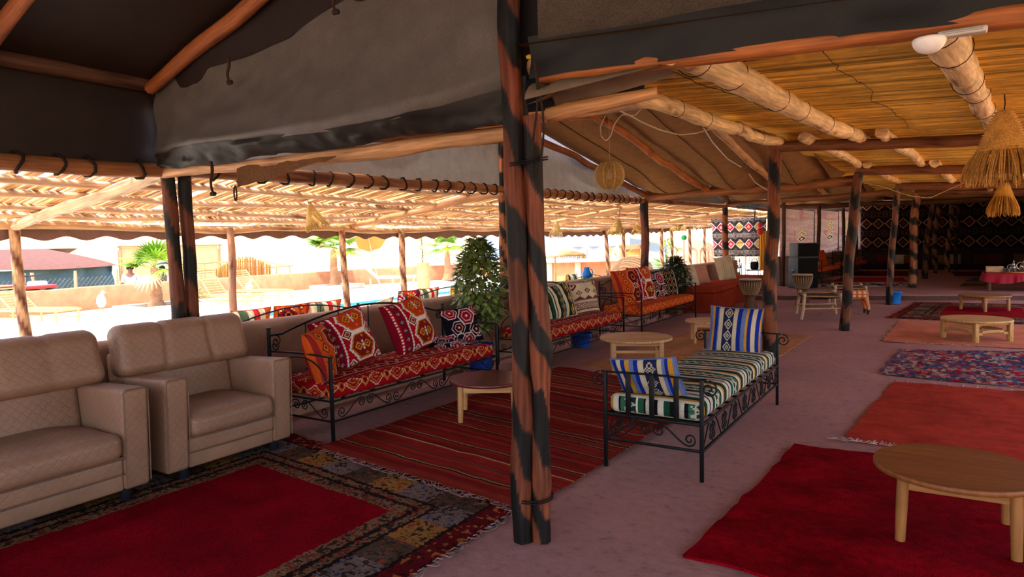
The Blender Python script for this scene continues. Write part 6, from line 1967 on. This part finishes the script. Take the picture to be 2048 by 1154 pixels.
# sofas at the far wall
rz_far = math.atan2(fd[1], fd[0])
p = onwall(1.1, .92); iron_sofa('dim iron sofa with orange seat behind the loudspeakers', 2.4, .72, (p[0], p[1], .12), rz_far, pat_morg, simple=True)
q_ = onwall(1.75, .5, .76); cushion('striped black and cream cushion on the dim sofa behind the loudspeakers', q_, .55, .55, .2, rz_far - .5, .25, 0, pat_bwstripe, 40)
q_ = onwall(2.9, .45, .80); cushion('plain orange square cushion on the dim sofa behind the loudspeakers', q_, .60, .56, .2, rz_far - .3, .25, 0, pat_plainc((206, 74, 20)), 40)
q_ = onwall(2.2, .35, .98); cushion('grey cushion perched along the top of the dim far sofa', q_, .7, .3, .16, rz_far - .2, .2, 0, pat_plainc((120, 104, 92)), 30)
p = onwall(5.6, .92); iron_sofa('dim iron sofa with orange cover beyond the leaning post', 2.2, .72, (p[0], p[1], .12), rz_far, pat_morg, simple=True)
t_ = thing('striped_throw', 'orange striped throw draped over the dim far sofa', 'blanket', onwall(6.3, .9, .72))
mb = MB(); grid(mb, lambda u, v: np.stack([(u - .5) * .9, (v - .5) * .3 + 0 * u, .05 - .32 * v ** 2 + .04 * np.sin(u * 40) * v], -1) @ np.array(Matrix.Rotation(rz_far, 3, 'Z')).T * np.array((1, 1, 1)), 50, 12, lambda u, v: np.where((np.sin(u * 60) > 0)[:, None], np.array(s(206, 110, 24)), np.array(s(120, 50, 24)))); mb.build('cloth', M_CLOTH, t_)
t_ = thing('floor_mattress', 'long dark floor mattress along the back kilim wall', 'mattress', (1.0, 31.1, .12))
mb = MB(); rbox(mb, (0, 0, .1), (7.6, .75, .2), .05, s(50, 22, 24), mid=(20, 3, 2)); mb.build('pad', M_CLOTH, t_)
for k_, (px, w_, h_, col, lb) in enumerate(((1796, .46, .40, (206, 190, 160), 'round cream cushion on the floor mattress, left of the dim posts'), (1768, .5, .36, (96, 30, 26), 'dark red cushion on the floor mattress behind the slim leaning post'), (1818, .4, .38, (110, 70, 40), 'brown cushion on the floor mattress just left of the first dim post'),
                                            (1880, .42, .36, (150, 110, 80), 'tan cushion on the floor mattress between the dim posts'), (1909, .40, .40, (176, 176, 176), 'pale grey round cushion on the floor mattress right of the dim posts'), (1965, .55, .40, (90, 56, 40), 'brown cushion, left half of the wide pair on the floor mattress'),
                                            (1990, .55, .40, (100, 60, 46), 'brown cushion, right half of the wide pair on the floor mattress'), (2044, .5, .42, (140, 100, 70), 'tan cushion at the right picture edge behind the tea table'))):
    x_ = atY(px, 524, 31.0)[0]
    cushion(lb, (x_, 31.0, .50), w_, h_, .20, .0, .2, 0, pat_plainc(col), 24)

# table with the red cloth and the tea things
t_ = thing('tea_table', 'table under a glossy crimson cloth on the raised floor at the right', 'table', (1.6, 20.1, .12))
mb = MB(); rbox(mb, (0, 0, .42), (1.55, .9, .03), .006, s(120, 84, 56), seg=1); mb.build('tabletop', M_PLANK, t_)
for sx in (-.68, .68):
    for sy in (-.38, .38):
        mb = MB(); rbox(mb, (sx, sy, .2), (.06, .06, .41), .008, s(110, 74, 56), seg=1); mb.build('leg', M_PLANK, t_)
tc_ = thing('tablecloth', 'glossy crimson cloth draped over the tea table', 'tablecloth', (1.6, 20.1, .12))
mb = MB()


def tcl(u, v):
    a = u * 2 * PI; ca, sa = np.cos(a), np.sin(a)
    ex, ey = .80, .48
    k = np.minimum(ex / np.maximum(np.abs(ca), 1e-6), ey / np.maximum(np.abs(sa), 1e-6))
    r = np.where(v < .5, v * 2, 1.0); dr = np.clip((v - .5) * 2, 0, 1)
    wv = 1 + dr * (.05 + .035 * np.sin(a * 13) + .02 * np.sin(a * 29))
    return np.stack([k * ca * r * wv, k * sa * r * wv, .442 + 0 * a - dr * (.22 + .03 * np.sin(a * 5))], -1)


grid(mb, tcl, 160, 16, None, s(150, 8, 36)); M_SATIN = plain('crimson_satin', None, .5, 0, 8, .2, .2, 20, .2); mb.build('cloth', M_SATIN, tc_)
Z0 = .12 + .443


def teapot(label, loc, sc, col):
    t = thing('teapot', label, 'teapot', loc)
    mb = MB(); lathe(mb, [(.05, 0), (.062, .01), (.085, .05), (.09, .09), (.07, .14), (.045, .165), (.05, .17), (.04, .19), (.02, .23), (.012, .245), (.016, .26), (.001, .275)], 22, col=s(*col)); mb.build('body', M_METAL, t)
    mb = MB(); tube(mb, ((.07, 0, .05), (.12, 0, .08), (.14, 0, .15), (.17, 0, .19)), (.02, .016, .011, .008), 9, s(*col)); mb.build('spout', M_METAL, t)
    mb = MB(); q = np.linspace(-.5 * PI, .5 * PI, 12); tube(mb, np.stack([-.06 - .07 * np.cos(q), 0 * q, .10 + .065 * np.sin(q)], 1), .008, 7, s(*col)); mb.build('handle', M_METAL, t)
    t.scale = (sc, sc, sc)
    return t


teapot('tall silver teapot on the tea tray, the larger one', (1.62, 20.0, Z0 + .02), 1.35, (214, 216, 220))
teapot('small silver teapot at the back of the tea tray', (1.40, 20.15, Z0 + .02), .95, (206, 210, 216))
teapot('brass-toned kettle at the right picture edge on the tea table', (1.86, 20.0, Z0 + .02), 1.1, (206, 170, 120))
t_ = thing('serving_tray', 'round tray under the teapots on the crimson cloth', 'tray', (1.52, 20.0, Z0))
mb = MB(); lathe(mb, [(.001, .0), (.36, .0), (.38, .02), (.37, .022), (.35, .008), (.001, .008)], 30, col=s(206, 150, 100)); mb.build('plate', M_PLAIN, t_)
t_ = thing('wooden_box', 'pale wooden box on the left side of the tea table', 'box', (1.02, 20.05, Z0))
mb = MB(); rbox(mb, (0, 0, .06), (.34, .26, .12), .01, s(206, 170, 130), seg=1); mb.build('body', M_PLANK, t_)
mb = MB(); rbox(mb, (0, 0, .13), (.35, .27, .02), .006, s(216, 186, 150), seg=1); mb.build('lid', M_PLANK, t_)
M_GLASS, nt_, N_, L_2, P_ = _mat('tea_glass'); P_.inputs['Transmission Weight'].default_value = .9; P_.inputs['Roughness'].default_value = .05; P_.inputs['Base Color'].default_value = (.9, .95, 1, 1)
for k_, (x_, y_) in enumerate(((1.22, 19.85), (1.30, 19.95), (1.28, 19.78), (1.40, 19.82), (1.76, 19.80))):
    mb = MB(); lathe(mb, [(.028, 0), (.03, .002), (.034, .10), (.032, .10), (.027, .008), (.001, .008)], 16, col=(1, 1, 1))
    o = mb.build('tea_glass', M_GLASS, None, False, None, 'small clear tea glass on the tea table', 'glass', 'tea glasses on the tea table'); o.location = (x_, y_, Z0 + (.008 if x_ > 1.2 else 0))
t_ = thing('water_bottles', 'cluster of blue-white bottles seen through the doorway past the striped cushion', 'bottle', (-4.55, 21.3, .0))
for k_, (dx, dy) in enumerate(((0, 0), (.12, .1), (.05, .22))):
    mb = MB(); lathe(mb, [(.05, 0), (.055, .02), (.055, .26), (.02, .34), (.02, .38), (.001, .38)], 14, (dx, dy, 0), s(120, 150, 206)); mb.build('bottle', M_GLOSS, t_)

# ================================================================ TERRACE SEATING AND FAR BACKGROUND
CS = stripes([(3, (220, 90, 40)), (2, (230, 214, 180)), (2, (190, 40, 40)), (2, (230, 214, 180)), (3, (90, 110, 80)), (2, (230, 214, 180))])
CG = stripes([(4, (220, 214, 190)), (2, (40, 50, 50)), (3, (80, 130, 100)), (3, (220, 214, 190)), (2, (40, 50, 50)), (2, (206, 170, 70))])
iron_sofa('terrace iron sofa with curved back rail, left of the large red cushions', 2.0, .62, (-7.42, 6.75, 0), -PI / 2, pat_mattress((214, 190, 160), (190, 90, 60), (120, 40, 40), (206, 110, 40)), hf=.6, hb=.74, arch=.06)
for k_, (y_, pt, lb) in enumerate(((5.15, CS, 'striped orange cushion at the left of the first terrace sofa'), (5.75, pat_creamdiamond, 'orange and cream cushion in the middle of the first terrace sofa'), (6.30, CS, 'striped orange cushion at the right of the first terrace sofa'))):
    cushion(lb, (-6.98, y_, .62), .56, .40, .18, -PI / 2, .2, 0, pt if k_ != 1 else (lambda u, v: pat_orange(u, v)), 40)
iron_sofa('terrace iron sofa with curved back rail, seen left of the bushy plant', 2.2, .62, (-7.42, 9.95, 0), -PI / 2, pat_mattress((214, 190, 160), (190, 90, 60), (120, 40, 40), (206, 110, 40)), hf=.6, hb=.76, arch=.07)
for k_, (y_, pt, lb) in enumerate(((8.0, lambda u, v: pat_redcushion(u, v), 'red patterned cushion at the left end of the second terrace sofa'), (8.45, CS, 'orange striped cushion on the second terrace sofa'), (9.3, CG, 'cream striped cushion at the right of the second terrace sofa'))):
    cushion(lb, (-6.98, y_, .64), .52, .40, .18, -PI / 2, .2, 0, pt, 40)
cushion('small cream and brown cushion lying near the pool edge beyond the first red sofa', (-7.0, 7.40, .60), .46, .30, .16, -PI / 2, .5, .2, pat_creamdots, 36)
t_ = thing('terrace_pouf', 'low pale pouf under the cream and brown cushion on the terrace', 'pouf', (-7.0, 7.40, 0))
mb = MB(); lathe(mb, [(.18, 0), (.24, .05), (.26, .2), (.24, .38), (.2, .42), (.001, .43)], 22, col=s(214, 190, 160)); mb.build('body', M_CLOTH, t_)
iron_sofa('terrace iron sofa with green striped cushions, right of the thick double post', 2.1, .62, (-7.42, 15.0, 0), -PI / 2, CG if False else pat_mattress((206, 206, 190), (80, 120, 100), (60, 80, 70), (206, 170, 70)), hf=.58, hb=.70, arch=.05, simple=True)
for y_, lb in ((13.4, 'green striped cushion at the left of the third terrace sofa'), (14.2, 'green striped cushion at the right of the third terrace sofa')):
    cushion(lb, (-6.98, y_, .60), .56, .42, .18, -PI / 2, .2, 0, CG, 36)
iron_sofa('far terrace sofa with green striped back cushions, left of the outdoor kilim', 2.6, .62, (-7.3, 27.0, 0), -PI / 2, pat_mattress((206, 206, 190), (80, 120, 100), (60, 80, 70), (206, 170, 70)), hf=.58, hb=.72, arch=.05, simple=True)
for y_, pt, lb in ((25.0, CG, 'green striped cushion on the far terrace sofa, nearer one'), (25.7, lambda u, v: pat_redcushion(u, v), 'red cushion on the far terrace sofa'), (26.4, CG, 'green striped cushion on the far terrace sofa, farther one')):
    cushion(lb, (-6.85, y_, .62), .56, .42, .18, -PI / 2, .2, 0, pt, 30)
iron_sofa('terrace sofa with orange striped cushions just outside the doorway', 1.9, .6, (-5.9, 21.6, 0), -PI / 2, pat_mattress((206, 190, 160), (190, 90, 60), (120, 40, 40), (206, 110, 40)), hf=.58, hb=.72, arch=.05, simple=True)
for y_, pt, lb in ((20.3, CS, 'orange striped cushion on the sofa outside the doorway, nearer one'), (21.0, CG, 'pale striped cushion on the sofa outside the doorway, farther one')):
    cushion(lb, (-5.5, y_, .62), .5, .42, .18, -PI / 2, .2, 0, pt, 30)
t_ = thing('iron_chair', 'small dark chair with a bag on it, outside the doorway beyond the rust bench', 'chair', (-5.35, 22.6, 0), .4)
for sx in (0, .4):
    for sy in (0, .4):
        mb = MB(); tube(mb, ((sx, sy, 0), (sx, sy, .95 if sy else .45)), .012, 6); mb.build('leg', M_IRON, t_)
mb = MB(); rbox(mb, (.2, .2, .45), (.42, .42, .03), .01, s(40, 36, 34)); mb.build('seat', M_PLAIN, t_)
mb = MB()
for q in range(5): tube(mb, ((.04 + q * .08, .4, .48), (.04 + q * .08, .4, .95)), .008, 5)
tube(mb, ((0, .4, .95), (.2, .4, 1.0), (.4, .4, .95)), .012, 6); mb.build('backrest', M_IRON, t_)
t_ = thing('dark_bag', 'black bag lying on the small iron chair outside the doorway', 'bag', (-5.2, 22.9, .47))
mb = MB(); rbox(mb, (0, 0, .13), (.26, .16, .26), .06, s(24, 22, 24)); mb.build('body', M_CLOTH, t_)
mb = MB(); q = np.linspace(0, PI, 12); tube(mb, np.stack([.09 * np.cos(q), 0 * q, .25 + .1 * np.sin(q)], 1), .01, 6, s(20, 18, 20)); mb.build('strap', M_CLOTH, t_)

# hangings at the far pergola
t_ = thing('red_lantern', 'red paper lantern hanging at the far end of the pergola beside the outdoor kilim', 'lantern', atY(1520, 452, 20.8))
mb = MB(); lathe(mb, [(.03, -.26), (.08, -.22), (.09, -.15), (.07, -.09), (.03, -.06)], 14, col=s(206, 30, 36)); lathe(mb, [(.03, -.05), (.07, -.02), (.075, .03), (.05, .08), (.02, .1)], 14, col=s(214, 40, 40)); mb.build('shade', M_PLAIN, t_)
mb = MB(); tube(mb, ((0, 0, .1), (0, 0, .35)), .004, 4, s(60, 40, 30)); mb.build('cord', M_STRAW, t_)
t_ = thing('blue_rope', 'tangle of pale blue rope knotted under the eave beside the post behind the daybed', 'rope', atY(1502, 418, 16.0))
mb = MB()
for q in range(6):
    a = np.linspace(0, 2 * PI, 14) + q; tube(mb, np.stack([.16 * np.cos(a) * (.6 + .1 * q) - .25 + q * .07, .05 * np.sin(a * 2), .04 * np.sin(a) + .06 + .02 * (q % 2)], 1), .009, 5, s(110, 140, 160), caps=False)
tube(mb, ((.08, 0, .05), (.10, 0, -.1), (.06, .02, -.25), (.07, 0, -.36)), .010, 5, s(70, 110, 150)); tube(mb, ((.05, 0, .1), (.07, .03, -.12), (.07, .02, -.36)), .010, 5, s(60, 100, 140)); mb.build('cord', M_CLOTH, t_)
t_ = thing('yellow_cloth', 'folded yellow cloth hanging from a post by the outdoor kilim', 'cloth', (-4.66, 21.6, .5))
mb = MB(); grid(mb, lambda u, v: np.stack([(u - .5) * .22, .03 * np.sin(u * 20), 1.2 * v], -1), 16, 10, None, s(224, 160, 60)); grid(mb, lambda u, v: np.stack([(u - .5) * .22, .05 + .03 * np.sin(u * 20), 1.2 * v], -1), 16, 10, None, s(214, 150, 56), flip=True); mb.build('folds', M_CLOTH, t_)
t_ = thing('green_ball', 'small green ball on a stick near the far pergola', 'ball', (-7.9, 24.0, 0))
mb = MB(); rbox(mb, (0, 0, 1.55), (.2, .2, .2), .099, s(30, 150, 70), seg=4); mb.build('ball', M_PLAIN, t_)
mb = MB(); tube(mb, ((0, 0, 0), (0, 0, 1.5)), .015, 6, s(180, 140, 100)); mb.build('stick', M_WOOD, t_)
t_ = thing('striped_djellaba', 'long orange, cream and green striped robe hanging behind the thick double post', 'robe', (-7.68, 12.3, .55))
mb = MB()
pr_ = [(.16, 0), (.17, .2), (.15, .5), (.14, .72), (.17, .80), (.12, .86), (.06, .90), (.075, .96), (.05, 1.02), (.001, 1.05)]
lathe(mb, pr_, 24, colf=lambda z, a: np.where((np.sin(z * 40 + np.sin(a * 2) * 2) > .1)[..., None], np.where((z > .45)[..., None], np.array(s(206, 110, 60)), np.where((z < .2)[..., None], np.array(s(206, 84, 40)), np.array(s(90, 130, 110)))), np.array(s(226, 206, 180))), wob=.12, seed=3); mb.build('cloth', M_CLOTH, t_)

# terrace building, door, umbrella, big tents, green plants
def bl(px, py, d): r = ray(px, py) / 1364.0; return Vector((0, 0, EYE)) + r * d


A_, B_ = bl(1060, 520, 19), bl(1250, 523, 19)
A_.z = B_.z = 0
dv = (B_ - A_); Lb = dv.length; ang = math.atan2(dv.y, dv.x)
t_ = thing('terrace_bar', 'peach-coloured terrace bar wall with pale pilasters and white top ledge', 'wall', A_, ang)
mb = MB(); box(mb, (0, 0, 0), (Lb, .3, .93), s(224, 160, 118)); mb.build('wall_body', M_PLASTER, t_)
mb = MB(); rbox(mb, (Lb / 2, .12, .975), (Lb + .1, .55, .09), .02, s(248, 244, 236), seg=1); mb.build('ledge', M_PLASTER, t_)
for f in (.2, .50, .88):
    mb = MB(); rbox(mb, (Lb * f, -.02, .46), (.16, .12, .93), .015, s(244, 214, 180), seg=1); mb.build('pilaster', M_PLASTER, t_)
t_ = thing('straw_parasol', 'thatched straw parasol in front of the terrace bar', 'umbrella', (-8.42, 15.35, 0))
mb = MB(); tube(mb, ((0, 0, 0), (.0, 0, 1.36)), .022, 8, s(214, 180, 130)); mb.build('pole', M_WOOD, t_)
mb = MB(); lathe(mb, [(.001, 1.42), (.08, 1.40), (.4, 1.30), (.72, 1.21), (.76, 1.15), (.7, 1.15), (.3, 1.26), (.001, 1.30)], 40, colf=lambda z, a: np.array(s(230, 196, 136)) * (1 + .2 * vnoise(a * 12, z * 4, 3))[..., None], wob=.04); mb.build('thatch', M_STRAW, t_)
mb = MB()
for q in range(90):
    a = q / 90 * 2 * PI; r_ = .74 + rnd.uniform(-.02, .03); tube(mb, ((r_ * math.cos(a), r_ * math.sin(a), 1.18), (r_ * 1.02 * math.cos(a), r_ * 1.02 * math.sin(a), 1.07 + rnd.uniform(-.02, .02))), .008, 3, s(224, 184, 116), caps=False)
f_ = mb.build('fringe', M_STRAW, t_); f_['kind'] = 'stuff'

t_ = thing('large_grey_tent', 'large grey tent with a low pitched roof behind the terrace bar', 'tent', (-17.4, 37, 0))
fw = Vector((.845, .535, 0)); dp = Vector((-.535, .842, 0)); c0 = Vector((-17.4, 36.4, 0))
def tp(a, b, z): q = c0 + fw * a + dp * b; return (q.x, q.y, z)
mb = MB(); mb.add([tp(-3.1, 0, 1.15), tp(3.1, 0, 1.15), tp(.0, 2.4, 2.05), tp(-3.1, 5, 1.15), tp(3.1, 5, 1.15)], [(0, 1, 2), (1, 4, 2), (4, 3, 2), (3, 0, 2)], None, s(150, 152, 156), 0, False); mb.build('roof', M_TARP, t_, True)
mb = MB(); grid(mb, lambda u, v: np.array([tp(-3.0 + 6 * a, .05 + .06 * math.sin(a * 40), 1.18 * b) for a, b in zip(u, v)]), 40, 4, None, s(146, 150, 156)); mb.build('front_wall', M_TARP, t_, True)
for a in (-.8, 1.2):
    mb = MB(); 
    for sg in (-1, 1): grid(mb, lambda u, v: np.array([tp(a + sg * (.45 - .3 * q * (1 - r_)), -.05, 1.1 * r_) for q, r_ in zip(u, v)]), 4, 8, None, s(120, 124, 132))
    mb.build('door_flap', M_TARP, t_, True)
t_ = thing('small_grey_tent', 'smaller dark striped tent behind the reddish wall post', 'tent', (-12.5, 33, 0))
c0 = Vector((-11.2, 31.5, 0))
mb = MB(); mb.add([tp(-1.8, 0, 1.0), tp(2.0, 0, .75), tp(1.6, 2, 1.0), tp(-1.5, 1.5, 1.6)], [(0, 1, 2, 3)], None, s(90, 98, 100), 0, False); mb.build('roof', M_TARP, t_, True)
mb = MB(); grid(mb, lambda u, v: np.array([tp(-1.8 + 3.8 * a, .02, (1.0 - .25 * a) * b) for a, b in zip(u, v)]), 20, 4, lambda u, v: np.where((np.sin(v * 20) > 0)[:, None], np.array(s(110, 130, 116)), np.array(s(170, 176, 170)))); mb.build('side_wall', M_TARP, t_, True)
d_ = bl(1266, 505, 22); 
t_ = thing('orange_doorway', 'small orange mud doorway with a yellow wooden door beside the reddish wall post', 'doorway', (d_.x, d_.y, 0), .55)
mb = MB(); box(mb, (-.42, 0, 0), (-.22, .2, 1.35), s(214, 140, 100)); box(mb, (.22, 0, 0), (.42, .2, 1.35), s(214, 140, 100)); box(mb, (-.42, 0, 1.22), (.42, .2, 1.36), s(214, 140, 100)); mb.build('surround', M_PLASTER, t_)
mb = MB(); rbox(mb, (0, .1, .61), (.42, .04, 1.2), .005, s(230, 186, 110), seg=1); box(mb, (-.19, .07, .3), (.19, .09, .34), s(200, 150, 80)); box(mb, (-.19, .07, .8), (.19, .09, .84), s(200, 150, 80)); mb.build('door', M_PLANK, t_)
d_ = bl(1232, 530, 20.5); leafy('sprawling yellow-green plant in front of the terrace bar right end', (d_.x, d_.y, 0), 1.35, .45, 60, (206, 206, 110), 15, leaf=.34, narrow=.10, name='banana_plant')
d_ = bl(1334, 520, 23); leafy('bright green upright plant right of the reddish wall post', (d_.x, d_.y, 0), 1.55, .28, 90, (170, 196, 60), 16, leaf=.34, narrow=.14, name='banana_plant')
t_ = thing('mud_screen', 'rounded pale mud screen with arched niches near the far terrace sofa', 'wall', (-8.6, 27.0, 0), .45)
mb = MB(); th_ = np.linspace(0, PI, 20)
pts = [(-.9, 0)] + [(-.9 * math.cos(q), 1.1 + .35 * math.sin(q)) for q in th_] + [(.9, 0)]
n_ = len(pts); V_ = np.array([(x_, 0, z_) for x_, z_ in pts] + [(x_, .25, z_) for x_, z_ in pts]); i = np.arange(n_ - 1)
mb.add(V_, np.stack([i, i + 1, i + n_ + 1, i + n_], -1), None, s(224, 180, 150), 0, False); mb.add(V_[:n_], np.arange(n_)[None, ::-1], None, s(224, 180, 150), 0, False); mb.add(V_[n_:], np.arange(n_)[None], None, s(224, 180, 150), 0, False); mb.build('screen_body', M_PLASTER, t_)
for f in (-.45, .05, .5):
    mb = MB(); q = np.linspace(0, PI, 12); P_ = np.concatenate([[(f - .16, -.02, .2)], np.stack([f - .16 * np.cos(q), 0 * q - .02, .95 + .2 * np.sin(q)], 1), [(f + .16, -.02, .2)]]); tube(mb, P_, .03, 6, s(206, 150, 120)); mb.build('arch_moulding', M_PLASTER, t_)
t_ = thing('blue_jug', 'small bright blue jug on the low wall above the second red sofa', 'jug', (-5.08, 10.35, .90))
mb = MB(); lathe(mb, [(.05, 0), (.075, .03), (.08, .08), (.05, .14), (.045, .17), (.055, .19), (.001, .185)], 18, col=s(20, 120, 214)); mb.build('body', M_GLOSS, t_)
mb = MB(); q = np.linspace(-PI / 2, PI / 2, 10); tube(mb, np.stack([.06 + .05 * np.cos(q), 0 * q, .11 + .05 * np.sin(q)], 1), .009, 6, s(20, 110, 200)); mb.build('handle', M_GLOSS, t_)

# ================================================================ PEOPLE
def person(label, loc, rz, joints, cols, hair, sc=1.0):
    """one skinned body grown over joints; hair and clothes are children"""
    t = thing('person', label, 'person', loc, rz)
    def skin(name, names, edges, rad, col, mat=M_SKIN, sub=2):
        me = bpy.data.meshes.new(name); me.from_pydata([joints[n] for n in names], [(names.index(a), names.index(b)) for a, b in edges], [])
        o = bpy.data.objects.new(name, me); C.objects.link(o); o.parent = t
        md = o.modifiers.new('skin', 'SKIN'); sb = o.modifiers.new('sub', 'SUBSURF'); sb.levels = sub; sb.render_levels = sub
        for i, n in enumerate(names): me.skin_vertices[0].data[i].radius = (rad[n], rad[n]); me.skin_vertices[0].data[i].use_root = (i == 0)
        m_ = bpy.data.materials.new(name + '_colour'); m_.use_nodes = True
        n_ = m_.node_tree; P_ = n_.nodes['Principled BSDF']; tx = _tex(n_, 'Object', 18, None, 3)
        c_ = _mix(n_, 'MULTIPLY', .4, tuple(s(*col)), tx.outputs[0]); n_.links.new(c_, P_.inputs['Base Color']); P_.inputs['Roughness'].default_value = .7
        me.materials.append(m_); o.modifiers['sub'].show_viewport = True
        return o
    R_ = dict(pelvis=.135, belly=.125, chest=.14, neck=.055, head=.095, crown=.07, shl=.06, shr=.06, ell=.042, elr=.042, wrl=.03, wrr=.03, hal=.03, har=.03, hipl=.09, hipr=.09, knl=.058, knr=.058, anl=.04, anr=.04, tol=.035, tor=.035)
    names = list(R_)
    E_ = [('pelvis', 'belly'), ('belly', 'chest'), ('chest', 'neck'), ('neck', 'head'), ('head', 'crown'), ('chest', 'shl'), ('shl', 'ell'), ('ell', 'wrl'), ('wrl', 'hal'), ('chest', 'shr'), ('shr', 'elr'), ('elr', 'wrr'), ('wrr', 'har'),
          ('pelvis', 'hipl'), ('hipl', 'knl'), ('knl', 'anl'), ('anl', 'tol'), ('pelvis', 'hipr'), ('hipr', 'knr'), ('knr', 'anr'), ('anr', 'tor')]
    skin('body', names, E_, R_, cols[0])
    up = ['pelvis', 'belly', 'chest', 'shl', 'shr', 'ell', 'elr']; r2 = dict(R_); r2.update(pelvis=.15, belly=.14, chest=.155, shl=.075, shr=.075, ell=.055, elr=.055)
    skin('shirt', up, [('pelvis', 'belly'), ('belly', 'chest'), ('chest', 'shl'), ('shl', 'ell'), ('chest', 'shr'), ('shr', 'elr')], r2, cols[1])
    lw = ['pelvis', 'hipl', 'hipr', 'knl', 'knr', 'anl', 'anr']; r3 = dict(R_); r3.update(pelvis=.145, hipl=.105, hipr=.105, knl=.072, knr=.072, anl=.055, anr=.055)
    skin('trousers', lw, [('pelvis', 'hipl'), ('hipl', 'knl'), ('knl', 'anl'), ('pelvis', 'hipr'), ('hipr', 'knr'), ('knr', 'anr')], r3, cols[2])
    hx = Vector(joints['head'])
    mb = MB(); long_ = hair[1]
    lathe(mb, [(.085 if long_ else .06, -.24 if long_ else -.02), (.11, -.12 if long_ else .0), (.112, .04), (.10, .10), (.06, .15), (.001, .165)], 18, (hx.x, hx.y + .022, hx.z), s(*hair[0]), wob=.06); mb.build('hair', M_CLOTH, t)
    mb = MB()
    for sx in (-.035, .035): rbox(mb, (hx.x + sx, hx.y - .095, hx.z + .02), (.022, .012, .012), .005, s(40, 28, 24), seg=2)
    tube(mb, ((hx.x, hx.y - .092, hx.z + .02), (hx.x, hx.y - .115, hx.z - .015), (hx.x, hx.y - .095, hx.z - .02)), (.008, .013, .008), 6, s(*cols[0])); rbox(mb, (hx.x, hx.y - .09, hx.z - .05), (.04, .012, .01), .004, s(150, 80, 74), seg=2)
    mb.build('face', M_SKIN, t)
    t.scale = (sc, sc, sc)
    return t


ST = dict(pelvis=(0, 0, .95), belly=(0, 0, 1.1), chest=(0, 0, 1.33), neck=(0, -.01, 1.49), head=(0, -.02, 1.60), crown=(0, -.01, 1.68), shl=(.19, 0, 1.40), shr=(-.19, 0, 1.40), ell=(.24, .03, 1.13), elr=(-.25, .0, 1.13), wrl=(.25, -.06, .90), wrr=(-.30, -.10, .92), hal=(.25, -.09, .82), har=(-.32, -.14, .85),
          hipl=(.09, 0, .88), hipr=(-.09, 0, .88), knl=(.10, -.03, .49), knr=(-.10, .03, .49), anl=(.10, 0, .08), anr=(-.10, .06, .08), tol=(.11, -.13, .04), tor=(-.11, -.08, .04))
SI = dict(ST); SI.update(pelvis=(0, 0, .50), belly=(0, .02, .65), chest=(0, .03, .88), neck=(0, .01, 1.04), head=(0, -.02, 1.15), crown=(0, -.01, 1.23), shl=(.19, .02, .95), shr=(-.19, .02, .95), ell=(.24, -.04, .70), elr=(-.24, -.04, .70), wrl=(.16, -.24, .60), wrr=(-.16, -.24, .60), hal=(.12, -.32, .58), har=(-.12, -.32, .58),
              hipl=(.10, -.04, .50), hipr=(-.10, -.04, .50), knl=(.12, -.44, .50), knr=(-.12, -.44, .50), anl=(.12, -.46, .10), anr=(-.12, -.42, .10), tol=(.13, -.60, .04), tor=(-.13, -.56, .04))
person('dark-haired woman in a white top seated on the terrace behind the bushy plant', (-7.10, 9.75, .0), .9, SI, ((206, 150, 124), (240, 240, 244), (150, 160, 190)), ((44, 34, 32), True))
person('man in a pale blue-white shirt standing beyond the mud wall by the reed gateway', (-22.4, 12.1, -.62), 1.0, ST, ((120, 80, 62), (206, 220, 236), (226, 222, 220)), ((40, 30, 26), False), .96)
person('person in dark clothes standing beyond the mud wall just left of the short palm', (-22.6, 13.3, -.70), 2.2, ST, ((96, 66, 54), (90, 76, 76), (120, 104, 104)), ((30, 24, 22), False), .96)

# ================================================================ GROUPS OF LIKE THINGS
GROUPS = {'wooden_post': 'wooden tent posts', 'wooden_beam': 'log beams of the tent', 'cushion': 'kilim and plain cushions', 'rug': 'rugs on the floor', 'coffee_table': 'low round coffee tables', 'straw_lamp': 'straw lampshades',
          'wrought_iron_sofa': 'wrought iron sofas', 'palm_tree': 'fan palms on the terrace', 'bamboo_sunbed': 'bamboo sunbeds on the terrace', 'quad_bike': 'quad bikes behind the mud wall', 'potted_plant': 'potted plants along the low wall',
          'djembe_drum': 'djembe drums', 'leather_stool': 'leather topped stools', 'loudspeaker': 'stacked loudspeakers', 'bucket': 'blue buckets', 'kilim_hanging': 'kilims hung as walls', 'block_bench': 'rust coloured benches', 'teapot': 'teapots on the tea table',
          'person': 'people on the terrace', 'planter': 'planter beds', 'hanging_cable': 'hanging cables', 'white_stork_figure': 'white figures on the terrace edge', 'banana_plant': 'green plants by the terrace bar'}
for o in list(S.objects):
    if o.parent is None and 'category' in o and 'group' not in o:
        k_ = o.name.split('.')[0]
        if k_ in GROUPS: o['group'] = GROUPS[k_]
